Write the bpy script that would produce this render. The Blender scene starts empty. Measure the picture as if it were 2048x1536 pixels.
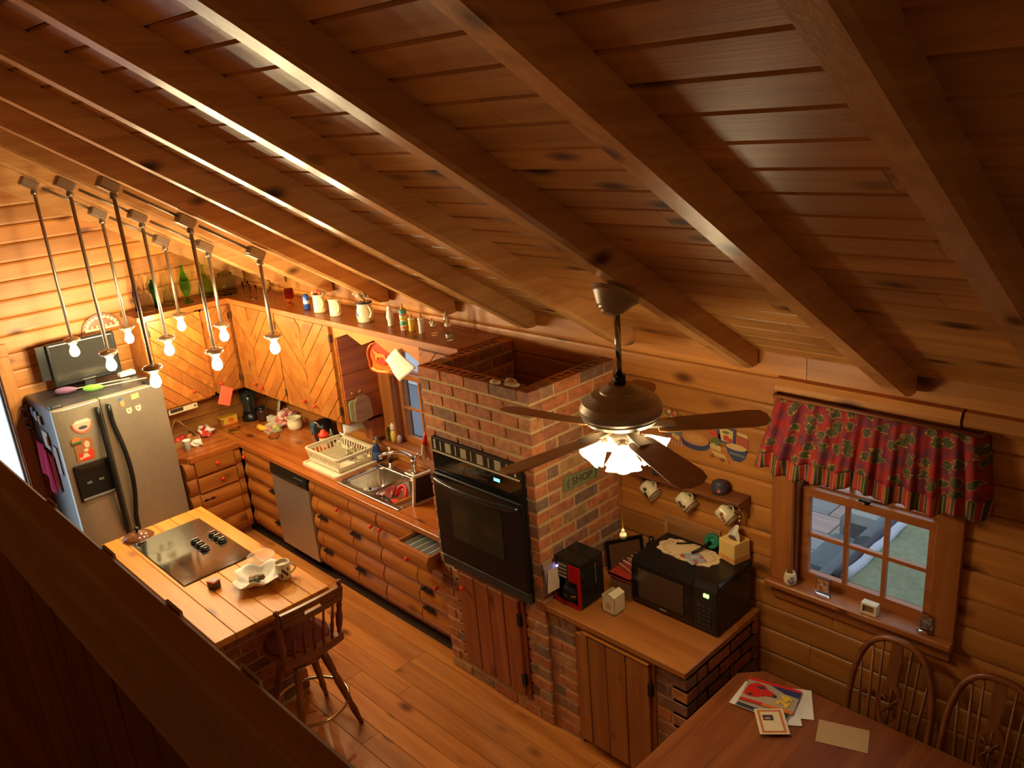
import bpy, bmesh, math, random
from mathutils import Vector, Matrix
random.seed(7)
R = math.radians
S = bpy.context.scene
COL = S.collection

# ---------------- camera ----------------
CAM = Vector((7.518, -3.613, 3.606))
YAW, PITCH, ROLL, FPX = R(47.099), R(-18.416), R(-4.845), 1670.34
fw = Vector((-math.sin(YAW)*math.cos(PITCH), math.cos(YAW)*math.cos(PITCH), math.sin(PITCH)))
rt = fw.cross(Vector((0, 0, 1))).normalized(); up = rt.cross(fw)
r2 = rt*math.cos(ROLL) + up*math.sin(ROLL); u2 = -rt*math.sin(ROLL) + up*math.cos(ROLL)
cd = bpy.data.cameras.new('camera'); cam = bpy.data.objects.new('camera', cd); COL.objects.link(cam)
mw = Matrix((r2, u2, -fw)).transposed().to_4x4(); mw.translation = CAM
cam.matrix_world = mw
cd.sensor_width = 36.0; cd.lens = FPX/2048*36.0; cd.clip_start = 0.02
S.camera = cam

# ---------------- world, exposure ----------------
W = bpy.data.worlds.new('sky'); S.world = W; W.use_nodes = True
bg = W.node_tree.nodes['Background']
bg.inputs[0].default_value = (0.70, 0.79, 0.92, 1); bg.inputs[1].default_value = 0.8
S.view_settings.view_transform = 'Standard'; S.view_settings.look = 'None'
S.view_settings.gamma = 1; S.view_settings.use_curve_mapping = False
S.view_settings.exposure = 1.15
BULB = 180.0          # radiance of the bare pendant bulbs
BULBC = (1.0, 0.80, 0.44)
FANB = 90.0          # bulbs inside the fan's shades

# ---------------- materials ----------------
MATS = {}
def newmat(name):
    m = bpy.data.materials.new(name); m.use_nodes = True
    nt = m.node_tree; return m, nt, nt.nodes['Principled BSDF']
def flat(name, c, rough=.5, metal=0, emit=None, es=0, trans=0, ior=1.45, var=0, spec=.5, alpha=1):
    if name in MATS: return MATS[name]
    m, nt, p = newmat(name)
    p.inputs['Base Color'].default_value = (*c, 1); p.inputs['Roughness'].default_value = rough
    p.inputs['Metallic'].default_value = metal; p.inputs['IOR'].default_value = ior
    p.inputs['Specular IOR Level'].default_value = spec
    if trans: p.inputs['Transmission Weight'].default_value = trans
    if alpha < 1: p.inputs['Alpha'].default_value = alpha
    if emit: p.inputs['Emission Color'].default_value = (*emit, 1); p.inputs['Emission Strength'].default_value = es
    if not trans:
        N = nt.nodes; L = nt.links
        tc = N.new('ShaderNodeTexCoord'); no = N.new('ShaderNodeTexNoise'); no.inputs['Scale'].default_value = 25; no.inputs['Detail'].default_value = 4
        L.new(tc.outputs['Object'], no.inputs['Vector'])
        mr = N.new('ShaderNodeMapRange'); mr.inputs[3].default_value = 1-.12-var; mr.inputs[4].default_value = 1+.08+var
        L.new(no.outputs[0], mr.inputs[0])
        hs = N.new('ShaderNodeHueSaturation'); hs.inputs['Color'].default_value = (*c, 1)
        L.new(mr.outputs[0], hs.inputs['Value']); L.new(hs.outputs[0], p.inputs['Base Color'])
    MATS[name] = m; return m
def wood(name, c1, c2, knot, axis, rough=.45, kd=.13, dark=.8, scale=1.0, bump=.12, spec=.5):
    key = name+'_'+axis
    if key in MATS: return MATS[key]
    m, nt, p = newmat(key); N = nt.nodes; L = nt.links
    tc = N.new('ShaderNodeTexCoord'); oi = N.new('ShaderNodeObjectInfo')
    mu = N.new('ShaderNodeMath'); mu.operation = 'MULTIPLY'; mu.inputs[1].default_value = 43.0
    L.new(oi.outputs['Random'], mu.inputs[0])
    ad = N.new('ShaderNodeVectorMath'); ad.operation = 'ADD'
    L.new(tc.outputs['Object'], ad.inputs[0]); L.new(mu.outputs[0], ad.inputs[1])
    def mapped(al, ac):
        mp = N.new('ShaderNodeMapping')
        sc = [ac*scale]*3; sc['xyz'.index(axis)] = al*scale
        mp.inputs['Scale'].default_value = sc
        L.new(ad.outputs[0], mp.inputs['Vector']); return mp
    n1 = N.new('ShaderNodeTexNoise'); n1.inputs['Scale'].default_value = 1; n1.inputs['Detail'].default_value = 5; n1.inputs['Distortion'].default_value = .7
    L.new(mapped(1.1, 15).outputs[0], n1.inputs['Vector'])
    n2 = N.new('ShaderNodeTexNoise'); n2.inputs['Scale'].default_value = 1; n2.inputs['Detail'].default_value = 3
    L.new(mapped(4, 130).outputs[0], n2.inputs['Vector'])
    rp = N.new('ShaderNodeValToRGB'); rp.color_ramp.elements[0].position = .34; rp.color_ramp.elements[1].position = .66
    rp.color_ramp.elements[0].color = (*c2, 1); rp.color_ramp.elements[1].color = (*c1, 1)
    L.new(n1.outputs[0], rp.inputs[0])
    vo = N.new('ShaderNodeTexVoronoi'); vo.inputs['Scale'].default_value = 1
    L.new(mapped(2.4, 5.2).outputs[0], vo.inputs['Vector'])
    kr = N.new('ShaderNodeMapRange'); kr.inputs[1].default_value = kd*.55; kr.inputs[2].default_value = kd*1.7
    kr.inputs[3].default_value = 1; kr.inputs[4].default_value = 0
    L.new(vo.outputs['Distance'], kr.inputs[0])
    mx = N.new('ShaderNodeMix'); mx.data_type = 'RGBA'
    L.new(kr.outputs[0], mx.inputs[0]); L.new(rp.outputs[0], mx.inputs[6]); mx.inputs[7].default_value = (*knot, 1)
    v1 = N.new('ShaderNodeMapRange'); v1.inputs[3].default_value = dark; v1.inputs[4].default_value = 1.12
    L.new(oi.outputs['Random'], v1.inputs[0])
    v2 = N.new('ShaderNodeMapRange'); v2.inputs[3].default_value = .8; v2.inputs[4].default_value = 1.15
    L.new(n2.outputs[0], v2.inputs[0])
    vm = N.new('ShaderNodeMath'); vm.operation = 'MULTIPLY'; L.new(v1.outputs[0], vm.inputs[0]); L.new(v2.outputs[0], vm.inputs[1])
    hs = N.new('ShaderNodeHueSaturation'); L.new(mx.outputs[2], hs.inputs['Color']); L.new(vm.outputs[0], hs.inputs['Value'])
    L.new(hs.outputs[0], p.inputs['Base Color']); p.inputs['Roughness'].default_value = rough; p.inputs['Specular IOR Level'].default_value = spec
    bp = N.new('ShaderNodeBump'); bp.inputs['Strength'].default_value = bump; bp.inputs['Distance'].default_value = .004
    L.new(n2.outputs[0], bp.inputs['Height']); L.new(bp.outputs[0], p.inputs['Normal'])
    MATS[key] = m; return m
def wallpine(a): return wood('wall_pine', (.56, .23, .048), (.42, .15, .026), (.12, .03, .007), a, .45)
def cabpine(a): return wood('cabinet_pine', (.42, .14, .022), (.30, .08, .011), (.13, .028, .006), a, .33)
def roofpine(a): return wood('roof_pine', (.66, .33, .092), (.48, .215, .05), (.06, .015, .005), a, .4)
def beampine(a): return wood('rafter_pine', (.70, .37, .135), (.53, .245, .075), (.07, .02, .006), a, .3)
def floorpine(a): return wood('floor_pine', (.56, .215, .05), (.40, .125, .025), (.13, .03, .008), a, .28)
def counterpine(a): return wood('counter_pine', (.46, .14, .026), (.33, .08, .013), (.12, .025, .006), a, .22)
def islandpine(a): return wood('island_pine', (.66, .27, .030), (.52, .18, .016), (.2, .05, .01), a, .36, spec=.25)
def railwood(a): return wood('rail_wood', (.78, .44, .19), (.62, .33, .13), (.1, .03, .01), a, .75, kd=.09)
def darkwood(a): return wood('dark_wood', (.34, .125, .04), (.24, .075, .022), (.04, .012, .005), a, .4, kd=.05)
def chairwood(a): return wood('chair_oak', (.27, .085, .022), (.17, .045, .011), (.08, .02, .006), a, .35, kd=.03)
def redpine(a): return wood('red_pine', (.40, .11, .03), (.27, .06, .016), (.1, .02, .006), a, .45)
def brickmat():
    if 'brick' in MATS: return MATS['brick']
    m, nt, p = newmat('brick'); N = nt.nodes; L = nt.links
    oi = N.new('ShaderNodeObjectInfo'); rp = N.new('ShaderNodeValToRGB'); cr = rp.color_ramp; cr.interpolation = 'LINEAR'
    cols = [(0, (.46, .15, .055)), (.3, (.54, .19, .068)), (.5, (.42, .15, .065)), (.66, (.27, .135, .08)), (.8, (.22, .125, .085)), (.92, (.46, .25, .10)), (1, (.50, .17, .06))]
    cr.elements[0].position = 0; cr.elements[0].color = (*cols[0][1], 1); cr.elements[1].position = 1; cr.elements[1].color = (*cols[-1][1], 1)
    for q, c in cols[1:-1]:
        e = cr.elements.new(q); e.color = (*c, 1)
    L.new(oi.outputs['Random'], rp.inputs[0])
    tc = N.new('ShaderNodeTexCoord'); no = N.new('ShaderNodeTexNoise'); no.inputs['Scale'].default_value = 22; no.inputs['Detail'].default_value = 6
    ad = N.new('ShaderNodeVectorMath'); ad.operation = 'ADD'; L.new(tc.outputs['Object'], ad.inputs[0])
    mu = N.new('ShaderNodeMath'); mu.operation = 'MULTIPLY'; mu.inputs[1].default_value = 31; L.new(oi.outputs['Random'], mu.inputs[0]); L.new(mu.outputs[0], ad.inputs[1])
    L.new(ad.outputs[0], no.inputs['Vector'])
    mr = N.new('ShaderNodeMapRange'); mr.inputs[1].default_value = .3; mr.inputs[2].default_value = .7; mr.inputs[3].default_value = .68; mr.inputs[4].default_value = 1.25; L.new(no.outputs[0], mr.inputs[0])
    hs = N.new('ShaderNodeHueSaturation'); L.new(rp.outputs[0], hs.inputs['Color']); L.new(mr.outputs[0], hs.inputs['Value']); L.new(hs.outputs[0], p.inputs['Base Color'])
    p.inputs['Roughness'].default_value = .9
    bp = N.new('ShaderNodeBump'); bp.inputs['Strength'].default_value = .5; bp.inputs['Distance'].default_value = .004; L.new(no.outputs[0], bp.inputs['Height']); L.new(bp.outputs[0], p.inputs['Normal'])
    MATS['brick'] = m; return m
def bulbmat(name, c, s):
    if name in MATS: return MATS[name]
    m = bpy.data.materials.new(name); m.use_nodes = True; nt = m.node_tree; nt.nodes.clear()
    e = nt.nodes.new('ShaderNodeEmission'); e.inputs[0].default_value = (*c, 1); e.inputs[1].default_value = s
    o = nt.nodes.new('ShaderNodeOutputMaterial'); nt.links.new(e.outputs[0], o.inputs[0]); MATS[name] = m; return m
def glass(name, c, rough=.03):
    if name == 'clear_glass': return flat(name, (.95, .95, .90), .04, trans=1.0, ior=1.10, spec=.9)
    return flat(name, c, rough, trans=1.0, ior=1.12)
MORTAR = flat('mortar', (.58, .40, .19), .95, var=.15)
STEEL = flat('brushed_steel', (.60, .56, .48), .36, 1.0)
SINKST = flat('sink_steel', (.66, .63, .56), .24, 1.0)
CHROME = flat('chrome', (.8, .8, .8), .1, 1.0)
NICKEL = flat('brushed_bronze', (.40, .33, .25), .42, .45)
BLACK = flat('black_plastic', (.008, .008, .008), .3)
BGLASS = flat('black_glass', (.010, .009, .008), .06)
IRON = flat('black_iron', (.02, .016, .014), .5, .6)
WHITE = flat('white_plastic', (.78, .74, .64), .35)
CREAM = flat('cream_glaze', (.80, .70, .46), .2)
PAPER = flat('white_paper', (.80, .77, .70), .8)
RED = flat('red_knob', (.72, .035, .015), .3)
BRASS = flat('brass', (.7, .45, .15), .25, 1.0)

# ---------------- mesh builder ----------------
class B:
    def __init__(s): s.bm = bmesh.new(); s.x = Matrix()
    def v(s, p): return s.bm.verts.new(s.x @ Vector(p))
    def f(s, vs, m=0, sm=False):
        try: f = s.bm.faces.new(vs)
        except ValueError: return
        f.material_index = m; f.smooth = sm; return f
    def box(s, x0, x1, y0, y1, z0, z1, m=0, c=0):
        x0, x1 = min(x0, x1), max(x0, x1); y0, y1 = min(y0, y1), max(y0, y1); z0, z1 = min(z0, z1), max(z0, z1)
        if c:
            return s.prism(chrect(x0, x1, z0, z1, c), 'xz', y0, y1, m, cap=c)
        q = [s.v((x, y, z)) for x in (x0, x1) for y in (y0, y1) for z in (z0, z1)]
        for i in ((0, 1, 3, 2), (4, 6, 7, 5), (0, 4, 5, 1), (2, 3, 7, 6), (0, 2, 6, 4), (1, 5, 7, 3)): s.f([q[k] for k in i], m)
        return s
    def prism(s, pts, plane, c0, c1, m=0, cap=0, sm=False):
        """polygon PTS in PLANE ('xz','yz','xy') pushed from C0 to C1 along the third axis; CAP shrinks both ends (a chamfer)"""
        def P(a, b, c): return {'xz': (a, c, b), 'yz': (c, a, b), 'xy': (a, b, c)}[plane]
        lo, hi = min(c0, c1), max(c0, c1)
        if cap:
            ca = (sum(p[0] for p in pts)/len(pts), sum(p[1] for p in pts)/len(pts))
            wx = max(p[0] for p in pts)-min(p[0] for p in pts); wy = max(p[1] for p in pts)-min(p[1] for p in pts)
            kx, ky = 1-2*cap/max(wx, 1e-6), 1-2*cap/max(wy, 1e-6)
            ip = [(ca[0]+(a-ca[0])*max(kx, .1), ca[1]+(b-ca[1])*max(ky, .1)) for a, b in pts]
            rings = [(ip, lo), (pts, lo+cap), (pts, hi-cap), (ip, hi)]
        else: rings = [(pts, lo), (pts, hi)]
        rv = [[s.v(P(a, b, c)) for a, b in q] for q, c in rings]
        n = len(pts)
        for a, b in zip(rv, rv[1:]):
            for i in range(n): s.f([a[i], a[(i+1) % n], b[(i+1) % n], b[i]], m, sm)
        s.f(rv[0][::-1], m); s.f(rv[-1], m)
        return s
    def lathe(s, prof, c=(0, 0, 0), n=16, m=0, M=None, sm=True, caps=True):
        M = M or Matrix.Translation(Vector(c)); rv = []
        for r, z in prof:
            if r < 1e-5: rv.append([s.v(M @ Vector((0, 0, z)))])
            else: rv.append([s.v(M @ Vector((r*math.cos(2*math.pi*i/n), r*math.sin(2*math.pi*i/n), z))) for i in range(n)])
        for a, b in zip(rv, rv[1:]):
            if len(a) == 1 and len(b) == 1: continue
            for i in range(n):
                j = (i+1) % n
                if len(a) == 1: s.f([a[0], b[j], b[i]], m, sm)
                elif len(b) == 1: s.f([a[i], a[j], b[0]], m, sm)
                else: s.f([a[i], a[j], b[j], b[i]], m, sm)
        if caps:
            if len(rv[0]) > 1: s.f(rv[0][::-1], m)
            if len(rv[-1]) > 1: s.f(rv[-1], m)
        return s
    def cyl(s, p0, p1, r0, r1=None, n=12, m=0):
        p0, p1 = Vector(p0), Vector(p1); d = p1-p0
        M = Matrix.Translation(p0) @ d.to_track_quat('Z', 'Y').to_matrix().to_4x4()
        return s.lathe([(r0, 0), (r1 if r1 is not None else r0, d.length)], n=n, m=m, M=M)
    def turned(s, p0, p1, prof, n=10, m=0):
        """a turned post: PROF = [(radius, share of the length)]"""
        p0, p1 = Vector(p0), Vector(p1); d = p1-p0
        M = Matrix.Translation(p0) @ d.to_track_quat('Z', 'Y').to_matrix().to_4x4()
        return s.lathe([(r, t*d.length) for r, t in prof], n=n, m=m, M=M)
    def tube(s, pts, r, n=8, m=0, closed=False, flat=1.0):
        pts = [Vector(p) for p in pts]; k = len(pts); rv = []; prev = None
        for i, p in enumerate(pts):
            if closed: t = pts[(i+1) % k]-pts[i-1]
            else: t = pts[min(i+1, k-1)]-pts[max(i-1, 0)]
            t.normalize()
            if prev is None: a = t.orthogonal().normalized()
            else: a = (prev-t*prev.dot(t)).normalized()
            prev = a; b = t.cross(a)
            rr = r[i] if isinstance(r, (list, tuple)) else r
            rv.append([s.v(p+a*rr*math.cos(2*math.pi*j/n)+b*rr*flat*math.sin(2*math.pi*j/n)) for j in range(n)])
        rng = range(k) if closed else range(k-1)
        for i in rng:
            a, b = rv[i], rv[(i+1) % k]
            for j in range(n): s.f([a[j], a[(j+1) % n], b[(j+1) % n], b[j]], m, True)
        if not closed: s.f(rv[0][::-1], m); s.f(rv[-1], m)
        return s
    def ball(s, c, r, n=12, m=0, sz=1.0, sx=1.0, sy=1.0):
        k = max(4, n//2)
        prof = [(math.sin(math.pi*i/k), -math.cos(math.pi*i/k)*sz) for i in range(k+1)]
        M = Matrix.Translation(Vector(c)) @ Matrix.Diagonal((r*sx, r*sy, r, 1))
        return s.lathe(prof, n=n, m=m, M=M)
    def grid(s, fn, nu, nv, m=0, sm=True):
        q = [[s.v(fn(i/nu, j/nv)) for j in range(nv+1)] for i in range(nu+1)]
        for i in range(nu):
            for j in range(nv):
                mm = m(i/nu, j/nv) if callable(m) else m
                s.f([q[i][j], q[i+1][j], q[i+1][j+1], q[i][j+1]], mm, sm)
        return s
    def mesh(s, name, mats, off=None):
        if off is not None: bmesh.ops.translate(s.bm, verts=s.bm.verts, vec=-Vector(off))
        bmesh.ops.recalc_face_normals(s.bm, faces=s.bm.faces)
        me = bpy.data.meshes.new(name); s.bm.to_mesh(me); s.bm.free()
        for m in (mats if isinstance(mats, (list, tuple)) else [mats]): me.materials.append(m)
        return me
def chrect(a0, a1, b0, b1, c): return [(a0+c, b0), (a1-c, b0), (a1, b0+c), (a1, b1-c), (a1-c, b1), (a0+c, b1), (a0, b1-c), (a0, b0+c)]
def ell(cx, cy, rx, ry, n=20, a0=0, a1=360): return [(cx+rx*math.cos(R(a0+(a1-a0)*i/n)), cy+ry*math.sin(R(a0+(a1-a0)*i/n))) for i in range(n if a1-a0 == 360 else n+1)]
def rrect(a0, a1, b0, b1, r, k=4):
    out = []
    for cx, cy, s0 in ((a1-r, b1-r, 0), (a0+r, b1-r, 90), (a0+r, b0+r, 180), (a1-r, b0+r, 270)):
        out += [(cx+r*math.cos(R(s0+90*i/k)), cy+r*math.sin(R(s0+90*i/k))) for i in range(k+1)]
    return out
WL = {}     # world position of the point that local coordinates start from
def root(name, label, cat, loc, rotz=0, group=None):
    o = bpy.data.objects.new(name, None); COL.objects.link(o); o.location = loc; o.rotation_euler = (0, 0, rotz)
    o.empty_display_size = .05
    o['label'] = label; o['category'] = cat
    if group: o['group'] = group
    WL[o] = Vector(loc) if not rotz else Vector((0, 0, 0)); return o
def part(b, name, mats, parent, label=None, local=False, stuff=False, sharp=0):
    o = bpy.data.objects.new(name, b.mesh(name, mats, None if local else WL.get(parent, (0, 0, 0))))
    if sharp: o.data.set_sharp_from_angle(angle=R(sharp))
    COL.objects.link(o); o.parent = parent
    WL[o] = Vector((0, 0, 0)) if local else WL.get(parent, Vector((0, 0, 0)))
    if label: o['label'] = label
    if stuff: o['kind'] = 'stuff'
    return o
def single(b, name, mats, label, cat, group=None, kind=None):
    vs = b.bm.verts; lo = [min(v.co[i] for v in vs) for i in range(3)]; hi = [max(v.co[i] for v in vs) for i in range(3)]
    c = Vector(((lo[0]+hi[0])/2, (lo[1]+hi[1])/2, lo[2]))
    o = bpy.data.objects.new(name, b.mesh(name, mats, c)); COL.objects.link(o); o.location = c
    o['label'] = label; o['category'] = cat
    if group: o['group'] = group
    if kind: o['kind'] = kind
    WL[o] = c; return o
def struct(b, name, mats, label=None):
    o = bpy.data.objects.new(name, b.mesh(name, mats)); COL.objects.link(o); o['kind'] = 'structure'
    if label: o['label'] = label
    WL[o] = Vector((0, 0, 0)); return o
def copy_tree(o, parent=None):
    c = o.copy(); COL.objects.link(c)
    if parent: c.parent = parent
    for ch in o.children: copy_tree(ch, c)
    return c
def place(proto, loc, label, rotz=None):
    c = copy_tree(proto); c.location = loc; c['label'] = label
    if rotz is not None: c.rotation_euler = (0, 0, rotz)
    return c
CACHE = {}
def piece(name, key, build, mats, parent, loc, rot=None):
    """an object at LOC (world) that shares its mesh with every piece of the same KEY"""
    if key not in CACHE: CACHE[key] = build().mesh(name, mats)
    o = bpy.data.objects.new(name, CACHE[key]); COL.objects.link(o); o.parent = parent
    o.location = Vector(loc)-WL.get(parent, Vector((0, 0, 0)))
    if rot: o.rotation_euler = rot
    return o
# ---------------- setting ----------------
SL = .6507; ZB = 2.2009; CDZ = .15
def zraf(y): return ZB - SL*y
def zceil(y): return ZB + CDZ - SL*y
XR, YF, YRIDGE = 9.4, -7.2, -4.7

# floor
b = B(); b.box(-.2, XR, YF, .2, -.2, -.022); floor = struct(b, 'floor', flat('subfloor', (.05, .02, .008), .9))
PW = .138
def plankmesh(L, w, t, c=.003):
    def f():
        b = B(); b.prism(chrect(0, w, -t, 0, c), 'yz', 0, L); return b
    return f
k = 0
y = -.62
while y > -3.3:
    x = .55 - random.random()*.5
    while x < 7.6:
        L = random.choice((1.6, 2.2, 2.8)); x1 = min(x+L, 7.7)
        Lr = round(x1-x-.003, 3)
        if Lr > .2: piece('plank', ('fl', Lr), plankmesh(Lr, PW-.0015, .02, .002), floorpine('x'), floor, (x, y-PW, 0))
        x = x1
    y -= PW

# logs of the long wall and the gable wall
def logmesh(L, h, ax):
    pr = [(.05, .001), (.010, .001), (.003, .007), (0, .02), (0, h-.02), (.003, h-.007), (.010, h-.001), (.05, h-.001)]
    def f():
        b = B()
        if ax == 'x': b.prism(pr, 'yz', 0, L)
        else: b.prism([(-a, z) for a, z in pr], 'xz', 0, L)
        return b
    return f
W1 = (5.66, 6.37, 1.12, 2.10)     # window openings x0, x1, z0, z1
W2 = (2.23, 3.22, 1.10, 2.08)
b = B(); xs = [-.2, W2[0], W2[1], W1[0], W1[1], XR]
for i in range(5):
    if i in (1, 3):
        w = W2 if i == 1 else W1
        b.box(xs[i], xs[i+1], .05, .16, -.1, w[2]); b.box(xs[i], xs[i+1], .05, .16, w[3], 2.6)
    else: b.box(xs[i], xs[i+1], .05, .16, -.1, 2.6)
wall_back = struct(b, 'wall_back', flat('log_core', (.10, .035, .01), .9))
LH = .1465
def lay_logs_x(x0, x1, z, h=LH):
    x = x0
    while x < x1-.01:
        L = x1-x if x1-x < 2.6 else random.uniform(1.3, 2.3)
        L = round(L, 3)
        piece('log', ('lx', L, h), logmesh(L-.003, h, 'x'), wallpine('x'), wall_back, (x, 0, z)); x += L
z = 2.073-LH*15
while z < 2.45:
    z1 = z+LH; segs = [(.0, XR-.1)]
    for w, m in ((W2, .0), (W1, .0)):
        if z1 > w[2]+.03 and z < w[3]-.03:
            segs = [q for a, c in segs for q in ((a, min(c, w[0])), (max(a, w[1]), c)) if q[1]-q[0] > .02]
    for a, c in segs:
        if z > -.14: lay_logs_x(round(a, 3), round(c, 3), z)
    z = z1
b = B()
DY0, DY1, DZ = -2.205, -3.12, 2.0
b.box(-.16, -.05, DY0, .16, -.1, 2.6); b.prism([(DY0, DZ), (DY0, 2.6), (.16, 2.6), (.16, 2.3), (.16, 2.45), (YRIDGE, 5.6), (YF, 4.0), (YF, DZ)], 'yz', -.16, -.05); b.box(-.16, -.05, YF, DY1, -.1, DZ)
wall_left = struct(b, 'wall_left', MATS['log_core'])
GH = .142; z = 2.181-GH*16
while z < 5.2:
    z1 = z+GH; ye = -.0 if z1 < 2.42 else -(z1-2.46)/SL
    yb = -4.65
    segs = [(yb, ye)]
    if z < DZ-.02: segs = [(DY0, ye), (yb, DY1)]
    for a, c in segs:
        L = round(c-a, 3)
        if L < .05: continue
        if L > 2.4:
            q = round(random.uniform(.9, L-.9), 3)
            for s_, l_ in ((a, q), (a+q, L-q)): piece('log', ('ly', round(l_, 3)), logmesh(round(l_, 3)-.003, GH, 'y'), wallpine('y'), wall_left, (0, s_, z))
        else: piece('log', ('ly', L), logmesh(L-.003, GH, 'y'), wallpine('y'), wall_left, (0, a, z))
    z = z1
# fix: the log profile of wall_left pokes to -x, so the pieces stand flush with x = 0

# ceiling: planks, rafters
TH = math.atan(SL); b = B()
b.prism([(.2, zceil(.2)+.03), (.2, zceil(.2)+.1), (YRIDGE, zceil(YRIDGE)+.1), (YRIDGE, zceil(YRIDGE)+.03)], 'yz', -.2, XR)
b.prism([(YRIDGE, zceil(YRIDGE)+.03), (YRIDGE, zceil(YRIDGE)+.1), (YF-.2, zceil(YRIDGE)+.1-SL*2.7), (YF-.2, zceil(YRIDGE)+.03-SL*2.7)], 'yz', -.2, XR)
ceiling = struct(b, 'ceiling', roofpine('x'))
PY = .1165
pw = PY*math.hypot(1, SL)
def cplank(L):
    def f():
        b = B(); b.prism([(0, .025), (0, .008), (-.006, 0), (-pw+.013, 0), (-pw+.005, .008), (-pw+.005, .025)], 'yz', 0, L); return b
    return f
for i in range(40):
    y = .02-PY*i; x = -.1
    while x < XR-.1:
        L = round(random.uniform(2.4, 3.6), 2); x1 = min(x+L, XR-.05); L = round(x1-x-.002, 3)
        if L > .05: piece('plank', ('cp', L), cplank(L), roofpine('x'), ceiling, (x, y, zceil(y)), (-TH, 0, 0))
        x = x1
def rafter(w, ch=0):
    def f():
        b = B()
        pr = [(-.02, zraf(-.12)-ZB+.0), (-.09, zraf(-.12)-ZB), (YRIDGE+.02, zraf(YRIDGE+.02)-ZB), (YRIDGE+.02, zceil(YRIDGE+.02)-ZB), (-.02, zceil(-.02)-ZB)]
        b.prism(pr, 'yz', 0, w)
        if ch:
            e = [e for e in b.bm.edges if all(abs(v.co.x-w) < 1e-6 for v in e.verts) and abs(e.verts[0].co.y-e.verts[1].co.y) > 2 and min(v.co.z-zraf(v.co.y)+ZB for v in e.verts) < .02]
            bmesh.ops.bevel(b.bm, geom=e, offset=ch, segments=1, affect='EDGES')
        return b
    return f
for x in (-.62, .735, 1.507, 2.280, 3.052, 3.823, 4.594, 5.366, 6.133, 6.805, 7.55, 8.3, 9.05):
    if x < 0: continue
    piece('rafter', ('raf',), rafter(.0913, .016), beampine('y'), ceiling, (x, 0, ZB))
b = B(); b.prism([(-.02, 2.25), (YRIDGE, 2.25-.57*YRIDGE), (YRIDGE, zceil(YRIDGE)), (-.02, zceil(0))], 'yz', .0, .04); part(b, 'rake_board', beampine('y'), ceiling)

BOUNCE_PALE = flat('pale_bounce_finish', (.80, .74, .62), .9)  # invented pale finish for unseen walls, bounces light onto railing and rafters
# far walls of the room (behind the viewer) and the loft
b = B(); b.box(XR, XR+.1, YF, .2, -.1, 5.8); struct(b, 'wall_right', BOUNCE_PALE)
b = B(); b.box(-.2, XR+.1, YF-.1, YF, -.1, 4.2); struct(b, 'wall_front', BOUNCE_PALE)
b = B(); b.box(0, XR, YF, -3.338, 2.1, 2.2); struct(b, 'loft_floor', darkwood('x'))

# window 1 (over the dining chairs)
def window(n, w, casing, mulls, sillz, mid, dep, out, glassmat):
    x0, x1, z0, z1 = w; P_ = wallpine
    wd = lambda a: wood('window_pine', (.42, .15, .035), (.30, .085, .018), (.1, .02, .006), a, .4, kd=.06)
    r = bpy.data.objects.new('window_%d' % n, None); COL.objects.link(r); r.location = (x0, 0, z0); r['kind'] = 'structure'; WL[r] = Vector(r.location)
    c0, c1 = casing
    b = B(); b.box(c0, x0+.012, -.03, .0, sillz, z1+.03, c=.004); part(b, 'casing', wd('z'), r)
    b = B(); b.box(x1-.012, c1, -.03, .0, sillz, z1+.03, c=.004); part(b, 'casing', wd('z'), r)
    b = B(); b.box(c0, c1, -.032, .0, z1+.0, z1+.1, c=.004); part(b, 'casing', wd('x'), r, )
    b = B(); b.box(c0-.01, c1+.005, -.075, .10, sillz-.035, sillz, c=.006); part(b, 'sill', wd('x'), r)
    b = B(); b.box(c0+.01, c1-.01, -.028, 0, sillz-.115, sillz-.037, c=.004); part(b, 'apron', wd('x'), r)
    b = B()
    for a, c in ((x0, x0+.02), (x1-.02, x1)): b.box(a, c, 0.0, .13, sillz, z1)
    b.box(x0, x1, 0, .13, z1-.02, z1); part(b, 'jamb', wd('z'), r)
    for nm, lo, hi, yy in (('lower_sash', sillz, mid+.03, .045), ('upper_sash', mid-.015, z1-.02, .085)):
        b = B(); a, c = x0+.022, x1-.022; s_ = .042
        b.box(a, a+s_, yy, yy+.035, lo, hi); b.box(c-s_, c, yy, yy+.035, lo, hi); b.box(a+s_, c-s_, yy, yy+.035, lo, lo+.055); b.box(a+s_, c-s_, yy, yy+.035, hi-.045, hi)
        sh = part(b, nm, wd('x'), r)
        for q in range(1, mulls+1):
            xx = a+s_+(c-a-2*s_)*q/(mulls+1)
            b = B(); b.box(xx-.01, xx+.01, yy+.004, yy+.03, lo+.055, hi-.045); part(b, 'muntin', wd('z'), sh)
        zz = (lo+.055+hi-.045)/2
        b = B(); b.box(a+s_, c-s_, yy+.005, yy+.029, zz-.01, zz+.01); part(b, 'muntin', wd('x'), sh)
        xs_ = [a+s_+(c-a-2*s_)*q/(mulls+1) for q in range(mulls+2)]; zs_ = [lo+.05, zz, hi-.04]
        for p_, q_ in zip(xs_, xs_[1:]):
            for e_, g_ in zip(zs_, zs_[1:]):
                b = B(); b.box(p_-.004, q_+.004, yy+.015, yy+.019, e_, g_+.004); part(b, 'pane', glassmat, sh)
    return r
PANE = flat('window_glass', (.93, .97, .97), .0, trans=1, ior=1.02, spec=.35)
win1 = window(1, W1, (5.553, 6.475), 2, 1.115, 1.62, .1, None, PANE)
b = B(); b.cyl((6.02, .03, 1.655), (6.02, .03, 1.675), .012); b.box(5.985, 6.04, .015, .03, 1.668, 1.68); part(b, 'sash_lock', IRON, win1)
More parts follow.
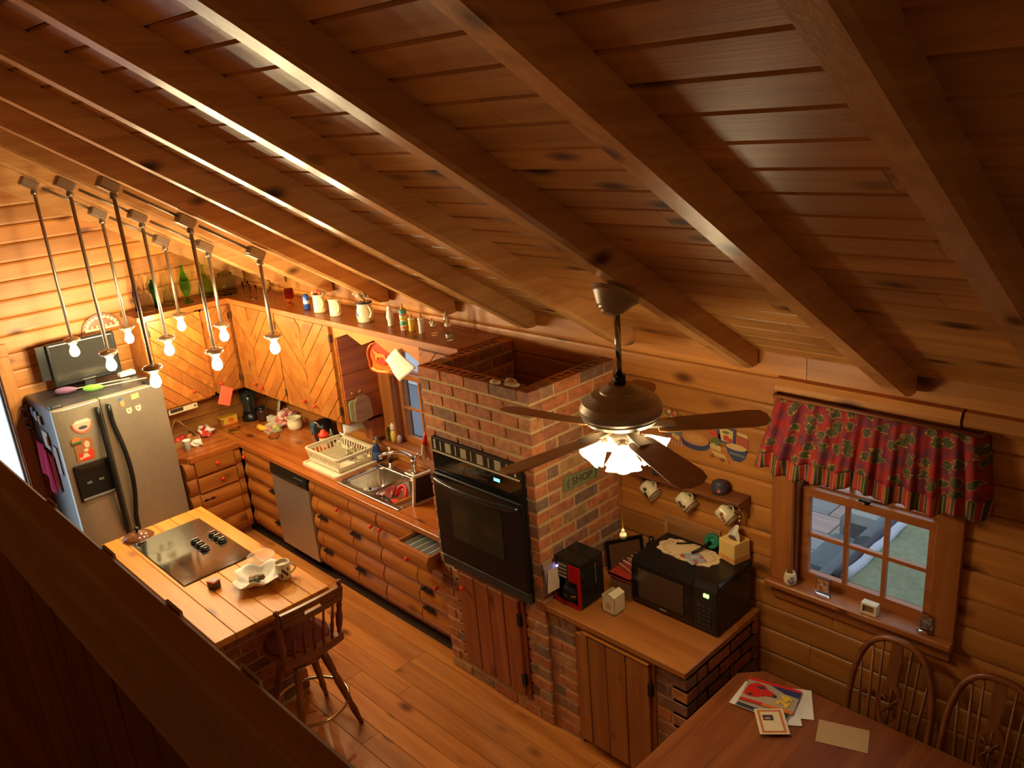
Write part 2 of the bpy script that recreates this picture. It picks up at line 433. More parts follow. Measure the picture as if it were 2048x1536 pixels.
b = B(); b.box(5.678, 5.7, .0, .045, 1.70, 1.82); part(b, 'balance_track', STEEL, win1, 'grey metal sash track')
win2 = window(2, W2, (1.945, 3.34), 3, 1.085, 1.645, .1, None, PANE)
# log strips above the dining window
b = B(); b.prism([(0, 2.15), (-.035, 2.155), (-.05, 2.18), (-.05, 2.205), (-.035, 2.235), (0, 2.24)], 'yz', 5.57, 6.42); struct(b, 'trim_1', wallpine('x'))
b = B(); b.prism([(0, 2.15), (-.03, 2.155), (-.042, 2.18), (-.042, 2.205), (-.03, 2.235), (0, 2.24)], 'yz', 6.43, 9.3); struct(b, 'trim_2', wallpine('x'))

# glazed door in the gable wall
d = bpy.data.objects.new('door_1', None); COL.objects.link(d); d.location = (0, -2.7, 0); d['kind'] = 'structure'; WL[d] = Vector(d.location)
b = B(); b.box(-.03, .025, -2.10, -2.197, 0, 2.03, c=.004); part(b, 'casing', wallpine('z'), d)
b = B(); b.box(-.03, .025, -3.10, -3.22, 0, 2.03, c=.004); part(b, 'casing', wallpine('z'), d)
b = B(); b.box(-.03, .025, -2.10, -3.22, 2.03, 2.13, c=.004); part(b, 'casing', wallpine('y'), d)
b = B()
for a, c in ((-2.203, -2.218), (-3.03, -3.11)): b.box(-.1, -.06, a, c, .02, 2.0)
b.box(-.1, -.06, -2.218, -3.03, 1.9, 2.0); b.box(-.1, -.06, -2.218, -3.03, .02, .25); part(b, 'door_frame', flat('blue_paint', (.35, .5, .62), .4), d)
b = B(); b.box(-.083, -.077, -2.213, -3.035, .245, 1.905); part(b, 'pane', PANE, d)

# ---------------- loft railing ----------------
rl = root('loft_railing', 'dark brown wooden loft railing with a board front below its top rail', 'railing', (6.4, -3.34, 2.2))
ry0, ry1, rz = -3.3185, -3.362, 3.05
b = B(); b.prism(chrect(ry1, ry0, 2.862, rz, .006), 'yz', 3.6, 9.3); part(b, 'top_rail', railwood('x'), rl)
x = 4.2; i = 0
while x < 8.4:
    w_ = (.135, .142, .128)[i % 3]
    b = B(); b.box(x, x+w_, -3.357, -3.338, 2.2, 2.885-.004*(i % 2), c=.003); part(b, 'board', darkwood('z'), rl)
    x += w_+.007; i += 1
b = B(); b.box(3.6, 9.3, -3.337, -3.325, 2.2, 2.86); part(b, 'backing', railwood('x'), rl)
for x in (6.06, 6.32, 6.545, 6.745, 7.0, 7.3):
    b = B(); b.box(x-.022, x+.022, -3.3178, -3.3145, 2.2, 3.048); part(b, 'spindle', flat('cream_paint', (.8, .65, .4), .5), rl, 'pale painted spindle on the outer side of the rail')
# ---------------- log-front base cabinets ----------------
CD_, CH = .646, .92
ROWS = [.875, .72, .565, .41, .255, .10]
def logfront(L, h, t=.032):
    """a half-log front: length L along x, bulging to -y"""
    def f():
        b = B(); n = 7
        pr = [(0, 0), (0, h)] + [(-t*math.sin(math.pi*(.06+.88*i/n)), h*(1-(.02+.96*i/n))) for i in range(n+1)]
        b.prism(pr, 'yz', 0, L, cap=.004, sm=False); return b
    return f
def knob(parent, p, d):
    b = B(); M = Matrix.Translation(Vector(p)) @ Vector(d).to_track_quat('Z', 'Y').to_matrix().to_4x4()
    b.lathe([(.006, 0), (.006, .012), (.014, .016), (.017, .024), (.013, .032), (0, .034)], n=12, M=M)
    return part(b, 'knob', RED, parent)
def strap(parent, p, ax, L=.10):
    """black arrow-headed strap hinge lying along AX"""
    b = B(); pts = [(0, -.004), (L*.25, -.011), (L*.35, -.004), (L*.6, -.004), (L*.68, -.011), (L, 0), (L*.68, .011), (L*.6, .004), (L*.35, .004), (L*.25, .011), (0, .004)]
    if ax == 'x': b.prism([(p[0]+a, p[2]+c) for a, c in pts], 'xz', p[1]-.004, p[1]+.02)
    else: b.prism([(p[1]+a, p[2]+c) for a, c in pts], 'yz', p[0]-.02, p[0]+.004)
    return part(b, 'strap_hinge', IRON, parent)
def fronts(c, ax, face, a0, a1, splits, z_rows, label=None):
    """half logs across a front from A0 to A1, cut at SPLITS"""
    cuts = [a0]+list(splits)+[a1]
    for zt, zb in zip(z_rows, z_rows[1:]):
        for p, q in zip(cuts, cuts[1:]):
            L = round(q-p-.005, 3)
            if L < .02: continue
            if ax == 'x': piece('log_front', ('lf', L, round(zt-zb, 3)), logfront(L, round(zt-zb-.003, 3)), cabpine('x'), c, (p+.0025, face, zb))
            else: piece('log_front', ('lf', L, round(zt-zb, 3)), logfront(L, round(zt-zb-.003, 3)), cabpine('x'), c, (face, p+.0025, zb), (0, 0, R(90)))
# cabinet against the gable wall
g1 = root('base_cabinet', 'log-fronted base cabinet with two drawers beside the refrigerator', 'cabinet', (.3, -.9, 0), group='log-fronted base cabinets')
b = B(); b.box(.01, .61, -1.165, -.635, .09, .874); b.box(.01, .55, -1.16, -.635, 0, .09, 1); part(b, 'body', [cabpine('z'), darkwood('y')], g1)
fronts(g1, 'y', .61, -1.165, -1.075, [], ROWS); fronts(g1, 'y', .61, -.70, -.64, [], ROWS)
dr = []
for zt, zb, ky in ((.872, .735, -.88), (.712, .575, -.86)):
    b = B(); b.box(.61, .645, -1.07, -.705, zb, zt, c=.006); q = part(b, 'drawer', cabpine('y'), g1); knob(q, (.645, ky, (zt+zb)/2+.01), (1, 0, 0))
fronts(g1, 'y', .61, -1.075, -.70, [], ROWS[2:]); strap(g1, (.642, -1.06, .50), 'y', .12)
# corner to dishwasher
g2 = root('base_cabinet', 'narrow log-fronted base cabinet between the inner corner and the dishwasher', 'cabinet', (.9, -.3, 0), group='log-fronted base cabinets')
b = B(); b.box(.62, 1.178, -.61, -.01, .09, .874); b.box(.62, 1.178, -.55, -.01, 0, .09, 1); part(b, 'body', [cabpine('z'), darkwood('x')], g2)
fronts(g2, 'x', -.61, .65, 1.178, [.70], ROWS); knob(g2, (.72, -.64, .80), (0, -1, 0))
for z in (.565, .255): strap(g2, (1.172, -.642, z), 'x', -.11)
# sink cabinet
g3 = root('base_cabinet', 'long log-fronted base cabinet under the double sink', 'cabinet', (2.25, -.3, 0), group='log-fronted base cabinets')
b = B(); b.box(1.793, 2.728, -.61, -.01, .09, .72); b.box(1.793, 2.728, -.55, -.01, 0, .09, 1); b.box(1.793, 1.82, -.61, -.01, .72, .874); b.box(1.793, 2.728, -.61, -.59, .72, .874); part(b, 'body', [cabpine('z'), darkwood('x')], g3)
fronts(g3, 'x', -.61, 1.793, 2.728, [1.885, 2.365], ROWS)
for x, z in ((2.204, .73), (2.66, .73)): knob(g3, (x, -.63, z), (0, -1, 0))
for x in (1.87, 2.335):
    for z in (.565, .255): strap(g3, (x, -.642, z), 'x', .12)
# drawer cabinet
g4 = root('base_cabinet', 'log-fronted base cabinet with one drawer pulled open beside the brick tower', 'cabinet', (3.15, -.3, 0), group='log-fronted base cabinets')
b = B(); b.box(2.732, 3.565, -.61, -.01, .09, .72); b.box(2.732, 3.565, -.55, -.01, 0, .09, 1); b.box(2.732, 2.76, -.61, -.01, .72, .874); b.box(3.545, 3.565, -.61, -.01, .72, .874); b.box(2.732, 3.565, -.61, -.59, .855, .874); part(b, 'body', [cabpine('z'), darkwood('x')], g4)
fronts(g4, 'x', -.61, 2.732, 3.565, [3.165], ROWS[1:]); knob(g4, (2.775, -.63, .74), (0, -1, 0)); knob(g4, (3.40, -.64, .50), (0, -1, 0))
fronts(g4, 'x', -.61, 2.732, 3.165, [], ROWS[:2])
for z in (.41, .255): strap(g4, (3.19, -.642, z-.0), 'x', .12)
OY = -.175      # the open drawer's pull
b = B(); L = .385
b.prism([(-.61+OY+a, .74+c) for a, c in ((0, 0), (0, .125), (-.018, .122), (-.034, .09), (-.038, .06), (-.032, .025), (-.015, .003))], 'yz', 3.172, 3.172+L)
dw_ = part(b, 'drawer', cabpine('x'), g4, 'open drawer front')
b = B(); y0, y1, x0, x1 = -.61+OY, -.25+OY, 3.18, 3.55
b.box(x0, x1, y0, y1, .755, .765); b.box(x0, x0+.014, y0, y1, .765, .855); b.box(x1-.014, x1, y0, y1, .765, .855); b.box(x0, x1, y1-.014, y1, .765, .855); part(b, 'drawer_box', cabpine('y'), dw_)
knob(dw_, (3.36, -.645+OY, .80), (0, -1, 0))
ct = root('cutlery_tray', 'pale plastic cutlery tray with dividers inside the open drawer', 'tray', (3.365, y0+.17, .766))
b = B(); b.box(3.20, 3.53, y0+.02, y1-.03, .766, .772); part(b, 'base', flat('tray_grey', (.30, .31, .30), .4), ct)
for x in (3.20, 3.265, 3.33, 3.395, 3.46, 3.526):
    b = B(); b.box(x-.003, x+.003, y0+.02, y1-.03, .772, .825); part(b, 'divider', flat('tray_pale', (.55, .58, .58), .4), ct)
for x in (3.23, 3.30, 3.365, 3.43):
    b = B(); b.box(x-.006, x+.006, y0+.07, y1-.08, .774, .778); b.prism(ell(x, y1-.08, .013, .022, 10), 'xy', .774, .779); single(b, 'cutlery', CHROME, 'steel cutlery piece lying in the open drawer tray', 'cutlery', 'cutlery in the open drawer')

# ---------------- worktop with a chamfered end, sink cut out ----------------
SX0, SX1, SY0, SY1 = 2.145, 2.945, -.578, -.118
wt = root('worktop', 'L-shaped orange pine kitchen worktop along the log walls', 'worktop', (.6, -.4, .875))
b = B()
b.prism([(0.003, -1.18), (.53, -1.18), (.585, -1.13), (.646, -1.10), (.646, -.646), (0.003, -.646)], 'xy', .876, .92)
part(b, 'top_board', counterpine('y'), wt)
for ya, yb in ((-.646, -.58), (-.578, -.118), (-.116, -.003)):
    b = B()
    if ya == -.578: b.box(.003, SX0+.012, ya, yb, .876, .92); b.box(SX1-.012, 3.572, ya, yb, .876, .92)
    else: b.box(.003, 3.572, ya, yb, .876, .92, c=.004)
    part(b, 'top_board', counterpine('x'), wt)
# ---------------- sink ----------------
sk = root('double_sink', 'stainless steel double bowl sink set in the worktop', 'sink', (2.54, -.35, .92))
b = B(); bx = [(2.19, 2.525), (2.575, 2.905)]; by = (-.535, -.185)
xs = [SX0, bx[0][0], bx[0][1], bx[1][0], bx[1][1], SX1]
b.box(SX0, SX1, SY0, by[0], .915, .928, c=.003); b.box(SX0, SX1, by[1], SY1, .915, .928, c=.003)
for i in (0, 2, 4): b.box(xs[i], xs[i+1], by[0], by[1], .915, .928)
part(b, 'rim', SINKST, sk)
for a, c in bx:
    b = B(); D = .17
    o = rrect(a, c, by[0], by[1], .05, 4); n_ = rrect(a+.018, c-.018, by[0]+.018, by[1]-.018, .05, 4)
    q = [[b.v((x, y, z)) for x, y in pts] for pts, z in ((o, .926), (rrect(a+.006, c-.006, by[0]+.006, by[1]-.006, .05, 4), .91), (n_, .926-D+.03), (rrect(a+.05, c-.05, by[0]+.05, by[1]-.05, .03, 4), .926-D))]
    k = len(o)
    for u, w in zip(q, q[1:]):
        for i in range(k): b.f([u[i], u[(i+1) % k], w[(i+1) % k], w[i]], 0, True)
    b.f(q[-1])
    # corners between the round bowl mouth and the square cut-out
    for cx, cy, i0 in ((c, by[1], 0), (a, by[1], 5), (a, by[0], 10), (c, by[0], 15)):
        for j in range(4): b.f([b.v((cx, cy, .926)), q[0][i0+j], q[0][i0+j+1]])
    bw = part(b, 'basin', SINKST, sk)
    b = B(); b.lathe([(.04, .926-D+.001), (.034, .926-D+.004), (.0, .926-D+.002)], ((a+c)/2, (by[0]+by[1])/2, 0)); part(b, 'drain', IRON, bw)
fc = root('kitchen_faucet', 'chrome single lever faucet arched over the sink', 'faucet', (2.56, -.085, .92))
b = B(); b.prism(rrect(2.44, 2.68, -.15, -.105+.01, .025), 'xy', .927, .936); part(b, 'base_plate', CHROME, fc)
b = B(); b.lathe([(.03, .934), (.027, .96), (.022, 1.0), (.024, 1.04), (.016, 1.06)], (2.56, -.122, 0)); part(b, 'body', CHROME, fc)
b = B(); pts = [(2.56-.02*t-.16*t*t, -.125-.17*t, 1.03+.11*math.sin(math.pi*(.12+.62*t))) for t in [i/10 for i in range(11)]]; b.tube(pts, [.015-.003*i/10 for i in range(11)], 10); b.cyl(pts[-1], Vector(pts[-1])+Vector((0, 0, -.03)), .013); part(b, 'spout', CHROME, fc)
b = B(); b.tube([(2.56, -.12, 1.06), (2.59, -.10, 1.10), (2.62, -.08, 1.12)], [.014, .01, .007], 8); part(b, 'lever', CHROME, fc)
sp = root('side_sprayer', 'small black and chrome side sprayer behind the sink bowl', 'sprayer', (2.28, -.14, .928))
b = B(); b.lathe([(.026, .928), (.024, .936), (.014, .94), (.014, .965)], (2.28, -.145, 0)); part(b, 'holder', CHROME, sp)
b = B(); b.lathe([(.011, .965), (.018, .985), (.02, 1.0), (.012, 1.01)], (2.28, -.145, 0)); part(b, 'head', BLACK, sp)

# things in the sink
def pan(name, label, c, r, ang, handle_mat, tilt=0):
    o = root(name, label, 'pan', c)
    b = B(); c = Vector(c); b.lathe([(0, .004), (r*.82, .004), (r, .05), (r*.97, .05), (r*.8, .01), (0, .01)], c); part(b, 'body', BLACK, o)
    b = B(); d = Vector((math.cos(ang), math.sin(ang), .25)); b.tube([c+d*r+Vector((0, 0, .04)), c+d*(r+.06)+Vector((0, 0, .05)), c+d*(r+.13)+Vector((0, 0, .055))], [.010, .013, .010], 8); part(b, 'handle', handle_mat, o); return o
pan('frying_pan', 'dark frying pan with a black handle lying in the second sink bowl', (2.745, -.32, .762), .098, R(235), BLACK)
b = B(); pts = [(2.655+.0*t, -.30, .90) for t in (0,)]
rm = flat('red_silicone', (.55, .012, .01), .35)
pts = [(2.66+.055*math.cos(R(a)), -.34+.035*math.sin(R(a)), .875+.055*math.sin(R(a))) for a in range(-30, 211, 20)]
b.tube(pts, .013, 8)
pts2 = [(2.66+.034*math.cos(R(a)), -.34+.02*math.sin(R(a)), .87+.034*math.sin(R(a))) for a in range(-20, 201, 20)]; b.tube(pts2, .008, 6)
b.cyl((2.70, -.35, .84), (2.74, -.36, .79), .014); single(b, 'dish_brush', rm, 'red arched handle of a dish scrubber standing in the second sink bowl', 'brush')
b = B(); b.lathe([(0, 0), (.05, .004), (.055, .016), (.03, .03), (0, .032)], (2.70, -.445, .845)); single(b, 'red_cover', flat('bright_red', (.75, .04, .015), .35), 'small bright red cover lying at the front of the second sink bowl', 'lid')
b = B(); b.tube([(2.60, -.46, .89), (2.66, -.475, .88), (2.74, -.49, .87), (2.82, -.48, .86)], [.012, .016, .016, .01], 8); single(b, 'spatula', BLACK, 'black plastic spatula lying across the second sink bowl', 'utensil')
b = B(); M = Matrix.Translation((2.365, -.395, .768)) @ Matrix.Rotation(R(6), 4, 'X'); b.lathe([(0, 0), (.07, .004), (.10, .016), (.097, .02), (.068, .009), (0, .006)], M=M, n=24); single(b, 'dinner_plate', CREAM, 'white plate lying in the first sink bowl', 'plate')
b = B(); b.lathe([(0, 0), (.035, 0), (.04, .07), (.036, .07), (.032, .006), (0, .006)], (2.27, -.40, .757)); single(b, 'drinking_glass', glass('clear_glass', (.95, .96, .93)), 'clear tumbler standing in the first sink bowl', 'glass')
# framed dark panel leaning on the tower by the sink
fp = root('framed_tray', 'silver framed dark tray leaning on the brick tower beside the sink', 'tray', (3.25, -.36, .92))
Mx = Matrix.Translation((2.985, -.33, .923)) @ Matrix.Rotation(R(-6), 4, 'Z') @ Matrix.Rotation(R(12), 4, 'Y')
b = B(); b.x = Mx; b.box(0, .018, -.14, .14, 0, .02); b.box(0, .018, -.14, .14, .24, .26); b.box(0, .018, -.14, -.122, .02, .24); b.box(0, .018, .122, .14, .02, .24); part(b, 'frame', flat('silver_frame', (.62, .58, .5), .4, .3), fp)
b = B(); b.x = Mx; b.box(.005, .012, -.122, .122, .02, .24); part(b, 'panel', flat('dark_slate', (.02, .02, .022), .3), fp)

# ---------------- dishwasher ----------------
dwr = root('dishwasher', 'stainless dishwasher with a black control strip under the worktop', 'dishwasher', (1.486, -.3, 0))
b = B(); b.box(1.184, 1.787, -.60, -.02, .10, .873); part(b, 'body', IRON, dwr)
b = B(); b.prism([(-.60, .105), (-.645, .105), (-.652, .4), (-.645, .765), (-.60, .765)], 'yz', 1.188, 1.783); part(b, 'door', flat('dishwasher_steel', (.52, .49, .46), .42, .85), dwr)
b = B(); b.prism([(-.60, .768), (-.648, .768), (-.655, .80), (-.645, .872), (-.60, .872)], 'yz', 1.188, 1.783); cp = part(b, 'control_panel', BLACK, dwr)
b = B(); b.box(1.30, 1.67, -.664, -.65, .785, .80, c=.004); part(b, 'handle', IRON, cp)
b = B()
for i in range(6): b.box(1.60+i*.024, 1.612+i*.024, -.657, -.645, .835, .845)
part(b, 'button_row', flat('grey_plastic', (.10, .09, .08), .4), cp)
b = B(); b.box(1.19, 1.78, -.56, -.55, 0, .10); part(b, 'toe_plate', IRON, dwr)

# ---------------- upper cabinets with chevron doors ----------------
UD, UZ0, UZ1 = .362, 1.314, 2.171
def clip(poly, nx, ny, d):
    out = []
    for i, p in enumerate(poly):
        q = poly[(i+1) % len(poly)]; a = p[0]*nx+p[1]*ny-d; c = q[0]*nx+q[1]*ny-d
        if a <= 0: out.append(p)
        if (a < 0 < c) or (c < 0 < a):
            t = a/(a-c); out.append((p[0]+(q[0]-p[0])*t, p[1]+(q[1]-p[1])*t))
    return out
def chevron(parent, ax, face, a0, a1, z0, z1, down, kn, hinge_at):
    """a door of boards laid at 45 degrees; DOWN +1: boards fall towards +a"""
    s = 1 if ax == 'x' else -1
    b = B()
    if ax == 'x': b.box(a0, a1, face-.008, face, z0, z1)
    else: b.box(face, face+.008, a0, a1, z0, z1)
    dr = part(b, 'door', cabpine('z'), parent)
    rect = [(a0, z0), (a1, z0), (a1, z1), (a0, z1)]; n = math.sqrt(.5); bw = .092
    nx, ny = (n, n) if down > 0 else (-n, n)
    ds = [p[0]*nx+p[1]*ny for p in rect]; d = min(ds)-random.random()*.04; k = 0
    while d < max(ds):
        poly = clip(clip(rect, nx, ny, d+bw-.003), -nx, -ny, -(d+.002))
        if len(poly) > 2:
            b = B(); lo = -.02-.002*(k % 2)
            if ax == 'x': b.prism(poly, 'xz', face-.026-.002*(k % 3), face-.008)
            else: b.prism(poly, 'yz', face+.008, face+.026+.002*(k % 3))
            part(b, 'board', wood('chevron%d' % (down > 0), (.42, .145, .024), (.30, .085, .012), (.12, .028, .006), 'z' if k % 2 else 'x', .35, kd=.09), dr)
        d += bw; k += 1
    if kn is not None:
        if ax == 'x': knob(dr, (kn[0], face-.028, kn[1]), (0, -1, 0))
        else: knob(dr, (face+.028, kn[0], kn[1]), (1, 0, 0))
    for z in (z0+.10, z1-.10):
        b = B()
        if ax == 'x': b.box(hinge_at-.008, hinge_at+.008, face-.030, face-.002, z-.03, z+.03)
        else: b.box(face+.002, face+.030, hinge_at-.008, hinge_at+.008, z-.03, z+.03)
        part(b, 'hinge', flat('aged_hinge', (.12, .07, .04), .45, .7), dr)
    return dr
F_ = -UD
u1 = root('wall_cabinet', 'long wall cabinet of four chevron-boarded doors above the corner worktop', 'cabinet', (1.2, -.18, UZ0), group='chevron wall cabinets')
b = B(); b.box(.365, 2.078, F_+.02, -.003, UZ0, 2.135); part(b, 'body', cabpine('x'), u1)
b = B()
for a, c in ((.365, .445), (1.165, 1.255), (2.02, 2.078)): b.box(a, c, F_-.0, F_+.02, UZ0, 2.135)
b.box(.445, 2.02, F_, F_+.02, UZ0, UZ0+.035); b.box(.445, 2.02, F_, F_+.02, 2.11, 2.135); part(b, 'face_frame', cabpine('x'), u1)
for a0, a1, dn, kn, hg in ((.438, .742, 1, (.69, 1.42), .44), (.746, 1.205, -1, (.80, 1.40), 1.205), (1.225, 1.610, 1, (1.53, 1.42), 1.225), (1.614, 2.045, -1, (1.69, 1.41), 2.045)):
    chevron(u1, 'x', F_, a0, a1, UZ0+.02, 2.125, dn, kn, hg)
for z0 in (1.314, 1.52, 1.725, 1.93):
    b = B(); b.box(2.078, 2.092, F_+.005, -.003, z0, min(z0+.203, 2.135), c=.003); part(b, 'end_board', redpine('y'), u1)
u2 = root('wall_cabinet', 'wall cabinet of two chevron-boarded doors beside the refrigerator', 'cabinet', (.18, -.75, UZ0), group='chevron wall cabinets')
b = B(); b.box(.003, UD-.02, -1.17, -.003, UZ0, 2.135); part(b, 'body', cabpine('y'), u2)
b = B()
for a, c in ((-1.17, -1.09), (-.69, -.61), (-.42, -.365)): b.box(UD-.02, UD, a, c, UZ0, 2.135)
b.box(UD-.02, UD, -1.09, -.42, UZ0, UZ0+.035); b.box(UD-.02, UD, -1.09, -.42, 2.10, 2.135); part(b, 'face_frame', cabpine('y'), u2)
chevron(u2, 'y', UD, -1.12, -.66, UZ0+.02, 2.115, 1, (-.85, 1.43), -1.12)
chevron(u2, 'y', UD, -.63, -.40, UZ0+.02, 2.115, -1, (-.60, 1.43), -.40)
u3 = root('wall_cabinet', 'short wall cabinet with a chevron door mostly behind the brick tower', 'cabinet', (3.35, -.18, UZ0), group='chevron wall cabinets')
b = B(); b.box(3.135, 3.57, F_+.02, -.003, UZ0+.4, 2.135); part(b, 'body', cabpine('x'), u3)
b = B(); b.box(3.135, 3.17, F_, F_+.02, UZ0+.4, 2.135); b.box(3.17, 3.57, F_, F_+.02, 2.10, 2.135); part(b, 'face_frame', cabpine('x'), u3)
chevron(u3, 'x', F_, 3.16, 3.565, UZ0+.42, 2.11, -1, None, 3.56)
vl = root('scalloped_board', 'pine board with a zigzag lower edge bridging the cabinets above the sink', 'board', (2.6, F_, 2.0))
pts = [(2.078, 2.135), (2.078, 2.03), (2.27, 2.09), (2.445, 2.03), (2.61, 2.09), (2.785, 2.02), (2.95, 2.08), (3.135, 2.0), (3.135, 2.135)]
b = B(); b.prism(pts, 'xz', F_-.004, F_+.016); part(b, 'board', wood('bright_pine', (.58, .21, .035), (.46, .145, .02), (.2, .05, .01), 'x', .35), vl)
sh = root('cabinet_top_shelf', 'long L-shaped pine shelf over the wall cabinets holding bottles and pitchers', 'shelf', (1.5, -.2, 2.136))
b = B(); b.box(.003, 3.571, F_-.012, -.003, 2.137, 2.171, c=.003); part(b, 'shelf_board', wood('shelf_pine', (.36, .13, .04), (.25, .08, .02), (.08, .02, .006), 'x', .4), sh)
b = B(); b.box(.003, UD+.012, -1.19, F_-.013, 2.137, 2.171, c=.003); part(b, 'shelf_board', wood('shelf_pine', (.36, .13, .04), (.25, .08, .02), (.08, .02, .006), 'y', .4), sh)
b = B(); b.box(UD+.012, 3.571, F_-.026, F_-.012, 2.126, 2.172, c=.003); part(b, 'front_edge', cabpine('x'), sh)
b = B(); b.box(UD+.012, UD+.026, -1.19, F_-.012, 2.126, 2.172, c=.003); part(b, 'front_edge', cabpine('y'), sh)

# ---------------- refrigerator ----------------
fr = root('refrigerator', 'side-by-side stainless refrigerator with black sides and a water dispenser', 'refrigerator', (.42, -1.66, 0))
FX, FA, FB, FZ, FM = .797, -2.081, -1.245, 1.696, -1.735
b = B(); b.box(.03, .705, FA+.01, FB-.005, .03, FZ-.01, c=.01); b.box(.08, .68, FA+.03, FB-.03, 0, .03); part(b, 'body', flat('fridge_black', (.035, .032, .032), .32), fr)
fst = flat('fridge_steel', (.50, .45, .34), .38, .75)
def fdoor(a, c):
    b = B(); pr = [(.712, a), (.712, c)] + [(.712+.085*(1-(abs(t))**6), (a+c)/2-(c-a)/2*t*1.0) for t in [-1+.0+2*i/14 for i in range(15)]]
    pr = [(.712, a), (.712, c), (.77, c)] + [(.775+.022*(1-t*t), (a+c)/2+(c-a)/2*.985*t) for t in [1-2*i/10 for i in range(11)]] + [(.77, a)]
    b.prism(pr, 'xy', .05, FZ, cap=.004); return b
ld = part(fdoor(FA, FM-.003), 'freezer_door', fst, fr); rd = part(fdoor(FM+.003, FB), 'fridge_door', fst, fr)
def handle(y, sgn, dr):
    pts = []
    for i in range(17):
        t = i/16; bow = math.sin(math.pi*min(max((t-.15)/.75, 0), 1))
        pts.append((.80+.022+.05*bow, y+sgn*.035*bow, 1.66-1.10*t))
    b = B(); b.tube(pts, .017, 8, flat=1.3); part(b, 'handle', BLACK, dr)
handle(-1.775, -.35, ld); handle(-1.692, 1.0, rd)
b = B(); b.box(.79, .812, -2.045, -1.778, .935, 1.24, c=.008); ds = part(b, 'dispenser', BLACK, ld)
b = B(); b.box(.806, .816, -2.02, -1.80, 1.16, 1.225, c=.004); part(b, 'control_panel', BGLASS, ds)
b = B(); b.box(.806, .828, -2.035, -1.79, .945, .965, c=.004); part(b, 'drip_tray', flat('grey_plastic2', (.16, .15, .14), .35), ds)
b = B()
for y in (-1.96, -1.87): b.box(.80, .822, y-.018, y+.018, 1.075, 1.09)
part(b, 'paddle_pair', flat('grey_plastic2', (.16, .15, .14), .35), ds)
b = B(); b.box(.60, .70, FA+.02, FA+.10, FZ-.012, FZ+.018, c=.006); part(b, 'hinge_cover', BLACK, fr)
b = B(); b.box(.62, .76, FB-.10, FB-.03, FZ-.012, FZ+.012, c=.006); part(b, 'hinge_cover', BLACK, fr)
# ---------------- brick work ----------------
BM = brickmat(); BH, BP, CP = .064, .2125, .0803
def brickmesh(L, D, H=BH, holes=False):
    def f():
        b = B(); L2, D2, H2 = L/2, D/2, H/2
        if not holes:
            b.prism(chrect(-L2, L2, -H2, H2, .004), 'xz', -D2, D2, cap=.004); return b
        b.prism([(-L2, -D2), (L2, -D2), (L2, D2), (-L2, D2)], 'xy', -H2, H2)
        top = [f_ for f_ in b.bm.faces if all(v.co.z > H2-1e-5 for v in f_.verts)][0]
        ov = list(top.verts); b.bm.faces.remove(top)
        ed = [e for e in b.bm.edges if e.verts[0] in ov and e.verts[1] in ov]
        for i in range(3):
            cx = (i-1)*L/3.4; t = [b.v((cx+.019*math.cos(R(45*k)), .024*math.sin(R(45*k)), H2)) for k in range(8)]
            w = [b.v((v.co.x, v.co.y, H2-.05)) for v in t]
            for k in range(8):
                ed.append(b.bm.edges.new((t[k], t[(k+1) % 8]))); b.f([t[k], t[(k+1) % 8], w[(k+1) % 8], w[k]], 1)
            b.f(w, 1)
        bmesh.ops.triangle_fill(b.bm, edges=ed, use_beauty=True); return b
    return f
def brickwall(parent, ax, face, sgn, a0, a1, ncourse, holes=(), z0=.005, D=.10, first=0, top=False):
    """running bond on a face at FACE whose outside looks along SGN on the other axis"""
    for c in range(ncourse):
        z = z0+c*CP
        a = a0-(BP*.5 if (c+first) % 2 else 0)
        while a < a1-.02:
            p, q = max(a, a0), min(a+BP-.012, a1); a += BP
            segs = [(p, q)]
            for h0, h1, k0, k1 in holes:
                if z+BH > k0+.004 and z < k1-.036:
                    segs = [s for u, w in segs for s in ((u, min(w, h0-.004)), (max(u, h1+.004), w)) if s[1]-s[0] > .025]
            for u, w in segs:
                if w-u < .03: continue
                L = round(w-u, 2); L = max(L, .03); m = (u+w)/2; cen = face-sgn*D/2+sgn*random.uniform(-.002, .002)
                hol = top and c == ncourse-1 and L > .15
                key = ('br', L, D, hol); loc = (m, cen, z+BH/2) if ax == 'x' else (cen, m, z+BH/2)
                piece('brick', key, brickmesh(L, D, BH, hol), [BM, flat('brick_hole', (.03, .012, .008), .95)], parent, loc, (random.uniform(-.008, .008), random.uniform(-.006, .006), (0 if ax == 'x' else R(90))+random.uniform(-.006, .006)))
TX0, TX1, TY = 3.575, 4.518, -.717
OX0, OX1, OZ0, OZ1 = 3.662, 4.444, .8485, 1.7243
tw = root('brick_tower', 'hollow red brick tower with an open top housing the wall oven', 'brickwork', (4.05, -.36, 0))
NC = 27; ZT = .005+NC*CP-.016
b = B(); b.box(TX0+.006, TX0+.094, TY+.006, -.005, 0, ZT-.006); b.box(TX1-.094, TX1-.006, TY+.006, -.005, 0, ZT-.006)
b.box(TX0+.094, TX1-.094, TY+.006, TY+.094, 0, .115); b.box(TX0+.094, 3.70, TY+.006, TY+.094, .115, OZ1+.01); b.box(TX1-.118, TX1-.094, TY+.006, TY+.094, OZ0, OZ1+.01); b.box(4.36, TX1-.094, TY+.006, TY+.094, .115, OZ0); b.box(TX0+.094, TX1-.094, TY+.006, TY+.094, OZ1+.01, ZT-.006)
b.box(3.70, 4.36, TY+.09, TY+.1, .115, OZ0)
part(b, 'mortar', MORTAR, tw)
DR = (3.745, 4.345, .10, .842)
brickwall(tw, 'x', TY, -1, TX0, TX1, NC, [(OX0+.004, OX1-.004, OZ0, OZ1), DR], top=True)
brickwall(tw, 'y', TX1, 1, TY+.103, -.005, NC, first=1, top=True)
